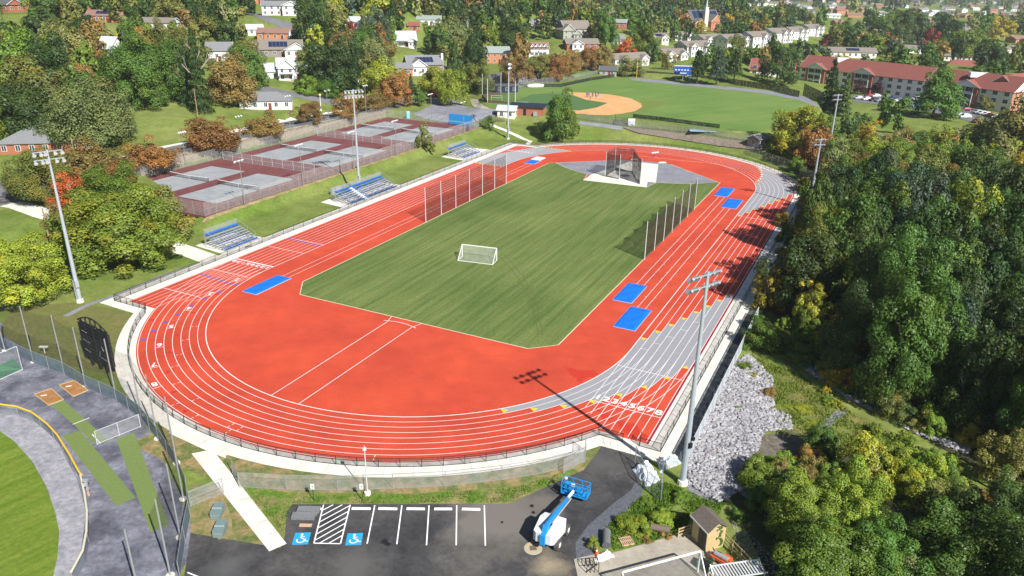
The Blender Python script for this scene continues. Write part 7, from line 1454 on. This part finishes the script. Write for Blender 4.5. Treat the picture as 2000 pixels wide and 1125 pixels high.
# hedge, bushes
def bush(label, cx, cy, rp, col, vr=.7, lod=2, name='bush'):
    x, y, z = GT(cx, cy); r = rp*math.sqrt(x*x+y*y+CAMH**2)/F; put_tree(x, y, z, r, vr, -.25*r, col, 'round', lod, label, 'bush', None, name, False)
for k in range(8): pass
x0, y0, z0 = GT(850, 112); x1, y1, z1 = GT(905, 100); t = thing('hedge', 'long bright green clipped hedge below the hilltop trees', 'hedge', (x0, y0, z0), math.atan2(y1-y0, x1-x0)); V, a_, b_ = crown_arrays(77, 60, 5000, .06, 'round'); L = math.hypot(x1-x0, y1-y0)
V = V*np.array([L*.55, 2.2, 2.2], np.float32)+np.array([L*.5, 0, 1.8], np.float32); o = link('foliage', leaf_mesh('foliage', V.astype(np.float32), a_, b_), t); o.color = (*COLS['lime'], 1)
for l, cx, cy, rp, col, vr, lod in [('bright green bush between the shed and the gravel verge', 1245, 1035, 30, 'lime', .5, 1), ('bright green bush behind the brown roll', 1290, 1022, 28, 'lime', .5, 1), ('low green bush left of the brown roll', 1220, 1025, 20, 'mid', .5, 1), ('green bush under the near tower on the slope', 1330, 975, 18, 'mid', .6, 1), ('brown weedy bush along the pad edge', 1262, 1052, 16, 'brown', .4, 2), ('brown weedy bush near the short wooden gate', 1300, 1046, 14, 'brown', .4, 2), ('leafy potted bush beside the grey roll', 1159, 1068, 14, 'lime', .8, 1), ('grassy tuft bush left of the leaning chain link leaf', 1265, 985, 16, 'mid', .4, 1), ('green tuft on the slope below the riprap', 1380, 1000, 20, 'mid', .4, 1), ('small dark shrub right of the shed', 1440, 1010, 18, 'green', .6, 1), ('shrub beside the riprap slope top', 1455, 720, 14, 'mid', .6, 1), ('grassy shrub in the middle of the riprap edge', 1500, 770, 16, 'brown', .5, 1), ('yellow grass tussock on the creek bank', 1560, 800, 26, 'yg', .25, 1), ('yellow grass tussock lower on the creek bank', 1590, 830, 22, 'yg', .25, 1), ('green tussock at the end of the stone bed', 1620, 790, 18, 'mid', .4, 1),
                             ('weeds sprouting among the riprap stones', 1440, 800, 9, 'mid', .5, 2), ('small weed clump low in the riprap', 1400, 880, 7, 'brown', .5, 2), ('tuft of weeds at the riprap top', 1470, 735, 10, 'yg', .5, 2), ('small shrub at the residence lawn corner', 1690, 243, 14, 'green', .8, 2), ('bush at the brick end wall of the residence', 1968, 212, 10, 'olive', .8, 2), ('shrub below the right residence wing', 1905, 206, 7, 'green', .7, 2), ('leafy bush beside the farmhouse drive', 585, 178, 12, 'lime', .7, 2), ('dark bush before the parked black car', 620, 180, 14, 'green', .7, 2), ('shrub near the grey storage shed', 1510, 300, 14, 'mid', .8, 2), ('tangled bush along the far bend fence', 1555, 335, 18, 'mid', .8, 1), ('second tangled bush along the far bend fence', 1570, 372, 16, 'brown', .9, 1), ('bush by the far right mast foot', 1572, 408, 16, 'olive', 1.0, 1), ('leafy bush beside the outer track fence', 1535, 470, 20, 'green', 1.0, 1), ('orange tinted bush beside the outer track fence', 1528, 440, 14, 'gold', 1.0, 1), ('dark bush between the screen fence and the wood', 1500, 600, 22, 'dark', 1.0, 1), ('low bush by the screen fence upper end', 1475, 640, 18, 'green', .9, 1)]: bush(l, cx, cy, rp, col, vr, lod)
gu = random.Random(31)
UND = [[(1512, 640), (1555, 700), (1640, 764), (1790, 840), (1900, 885), (2040, 950), (2040, 900), (1900, 820), (1700, 720), (1560, 620)], [(1560, 735), (1660, 800), (1790, 868), (1890, 910), (1890, 925), (1780, 890), (1640, 815)], [(1440, 960), (1500, 900), (1560, 880), (1650, 880), (1640, 940), (1500, 1010)], [(1740, 900), (1800, 905), (1900, 960), (1990, 1000), (1900, 1010), (1780, 980)]]
nu = 0
for ui, (PU, cnt) in enumerate(zip(UND, (60, 14, 14, 20))):
    xs = [p[0] for p in PU]; ys = [p[1] for p in PU]
    while cnt:
        px, py = gu.uniform(min(xs), max(xs)), gu.uniform(min(ys), max(ys))
        if not bool(inpoly(PU, px, py)): continue
        cnt -= 1; nu += 1; x, y, z = GT(px, py); r = gu.uniform(.9, 2.4) if ui != 1 else gu.uniform(.4, 1.0); c_ = gu.choice(['green', 'mid', 'dark', 'olive', 'yg', 'gold', 'mid', 'lime', 'brown'])
        put_tree(x, y, z, r, gu.uniform(.6, 1.1), -.2*r, c_, gu.choice(['round', 'wispy', 'round']), 1 if r > 1.2 else 2, uniq(CNAME[c_]+' undergrowth bush %s', px, py), 'bush', 'undergrowth bushes of the wood edge', 'bush', False)
t = tag(MB().cyl((0, 0, 0), (0, 0, .45), .28, .36, 12).build('plant_pot', mat('pot_grey', (.2, .21, .22), .7)), 'round grey pot under the leafy bush by the cone', 'pot'); t.location = (*G(1159, 1072), .01)
# grass and weeds near the lot: tufts as one mass
def tufts(name, label, pxpoly, n, s, col, seed):
    g = np.random.default_rng(seed); Pw = [G(*p) for p in pxpoly]; xs = [p[0] for p in Pw]; ys = [p[1] for p in Pw]
    X = g.uniform(min(xs), max(xs), n*3); Y = g.uniform(min(ys), max(ys), n*3); k = inpoly(Pw, X, Y); nz = np.sin(X*1.1+seed)*np.cos(Y*1.3)+g.normal(0, .5, len(X)); k &= nz > -.1; X, Y = X[k][:n], Y[k][:n]; n = len(X)
    a = g.uniform(0, 6.28, n); h = s*g.uniform(.5, 1.5, n); dx, dy = np.cos(a)*s*.5, np.sin(a)*s*.5; lx, ly = g.normal(0, s*.4, n), g.normal(0, s*.4, n); Z = np.array([tz(x, y) for x, y in zip(X, Y)])
    V = np.stack([np.stack([X-dx, Y-dy, Z], 1), np.stack([X+dx, Y+dy, Z], 1), np.stack([X+dx*.3+lx, Y+dy*.3+ly, Z+h], 1), np.stack([X-dx*.3+lx, Y-dy*.3+ly, Z+h], 1)], 1).reshape(-1, 3)
    o = link(name, leaf_mesh(name, V.astype(np.float32), g.uniform(.2, .9, n).astype(np.float32), g.random(n).astype(np.float32))); o.color = (*col, 1); tag(o, label, 'grass', None, 'stuff')
tufts('weeds', 'green weeds and tufts along the parking lot edge', [(480, 960), (600, 970), (800, 966), (1000, 955), (1110, 920), (1095, 938), (990, 982), (574, 983), (552, 1040), (515, 1000)], 9000, .11, (.10, .19, .02), 1)
tufts('weeds', 'green weeds on the slope between the shed and the near tower', [(1175, 1040), (1215, 1000), (1262, 965), (1300, 940), (1340, 960), (1420, 980), (1400, 1010), (1350, 1000), (1340, 1040), (1200, 1075), (1190, 1060)], 9000, .16, (.09, .17, .02), 2)
tufts('weeds', 'long yellowish grass on the creek bank', [(1475, 700), (1560, 730), (1660, 805), (1800, 880), (1860, 940), (1720, 950), (1640, 870), (1520, 850)], 14000, .2, (.15, .20, .03), 3)
# riprap rocks
def rocks(name, label, pxpoly, n, s0, s1, seed, z=0):
    g = np.random.default_rng(seed); Pw = [G(*p, z) for p in pxpoly]; xs = [p[0] for p in Pw]; ys = [p[1] for p in Pw]
    X = g.uniform(min(xs), max(xs), n*4); Y = g.uniform(min(ys), max(ys), n*4); k = inpoly(Pw, X, Y); X, Y = X[k][:n], Y[k][:n]; n = len(X)
    base = np.array([[1, 0, 0], [-1, 0, 0], [0, 1, 0], [0, -1, 0], [0, 0, .8], [0, 0, -.8], [.7, .6, .5], [-.6, .6, .4]], np.float32); Fc = np.array([[6, 4, 0], [6, 2, 4], [6, 0, 2], [7, 4, 2], [7, 1, 4], [7, 2, 1], [3, 0, 4], [1, 3, 4]])
    S_ = g.uniform(s0, s1, n); a = g.uniform(0, 6.28, n); V = base[None]*(1+g.uniform(-.35, .35, (n, 8, 3)))*S_[:, None, None]*np.array([1, .8, .75])
    ca, sa = np.cos(a)[:, None], np.sin(a)[:, None]; Z = np.array([tz(x, y) for x, y in zip(X, Y)])+S_*g.uniform(.1, .8, n)
    V = np.stack([V[:, :, 0]*ca-V[:, :, 1]*sa+X[:, None], V[:, :, 0]*sa+V[:, :, 1]*ca+Y[:, None], V[:, :, 2]+Z[:, None]], 2)
    idx = (Fc[None]+np.arange(n)[:, None, None]*8).reshape(-1, 3); me = bpy.data.meshes.new(name); me.vertices.add(n*8); me.vertices.foreach_set('co', V.astype(np.float32).ravel()); me.loops.add(idx.size); me.loops.foreach_set('vertex_index', idx.astype(np.int32).ravel()); me.polygons.add(len(idx)); me.polygons.foreach_set('loop_start', np.arange(0, idx.size, 3, dtype=np.int32)); me.update(calc_edges=True)
    me.materials.append(mat('riprap_stone', (.22, .215, .225), .85, noise=.3, scale=1.2, col2=(.40, .39, .41), fine=.15, fscale=3)); o = link(name, me); tag(o, label, 'rocks', None, 'stuff')
RP = [(1342, 900), (1352, 862), (1420, 722), (1462, 692), (1508, 738), (1512, 800), (1545, 815), (1548, 838), (1490, 845), (1478, 890), (1462, 950), (1405, 982), (1345, 945)]
rocks('riprap', 'grey white riprap stones on the slope beside the near tower', RP, 9500, .08, .31, 1); rocks('riprap', 'band of riprap stones between the creek bank and the wood', [(1550, 712), (1600, 733), (1660, 772), (1790, 838), (1895, 878), (1885, 893), (1780, 856), (1650, 790), (1558, 728)], 3400, .12, .34, 2, -1)
rocks('riprap', 'scattered stones along the dirt path right of the shed', [(1425, 1010), (1460, 1040), (1560, 1130), (1500, 1140), (1440, 1070)], 500, .04, .10, 4)
HAZE = True
if HAZE:
    m = bpy.data.materials.new('haze'); m.use_nodes = True; nt = m.node_tree
    for n in list(nt.nodes): nt.nodes.remove(n)
    o_ = nt.nodes.new('ShaderNodeOutputMaterial'); v_ = nt.nodes.new('ShaderNodeVolumePrincipled'); v_.inputs['Color'].default_value = (.90, .95, 1.0, 1); v_.inputs['Density'].default_value = .00011; v_.inputs['Anisotropy'].default_value = .1; nt.links.new(v_.outputs[0], o_.inputs['Volume'])
    h = MB().box((200, 1400, 24), (5600, 4300, 54)).build('haze', m); tag(h, 'thin blue haze over the valley', 'haze', None, 'stuff')
print('trees', NT[0], 'specs', len(vis), 'far', len(FAR), 'tris', sum(len(me.polygons)*2 for me in bpy.data.meshes if me.users))
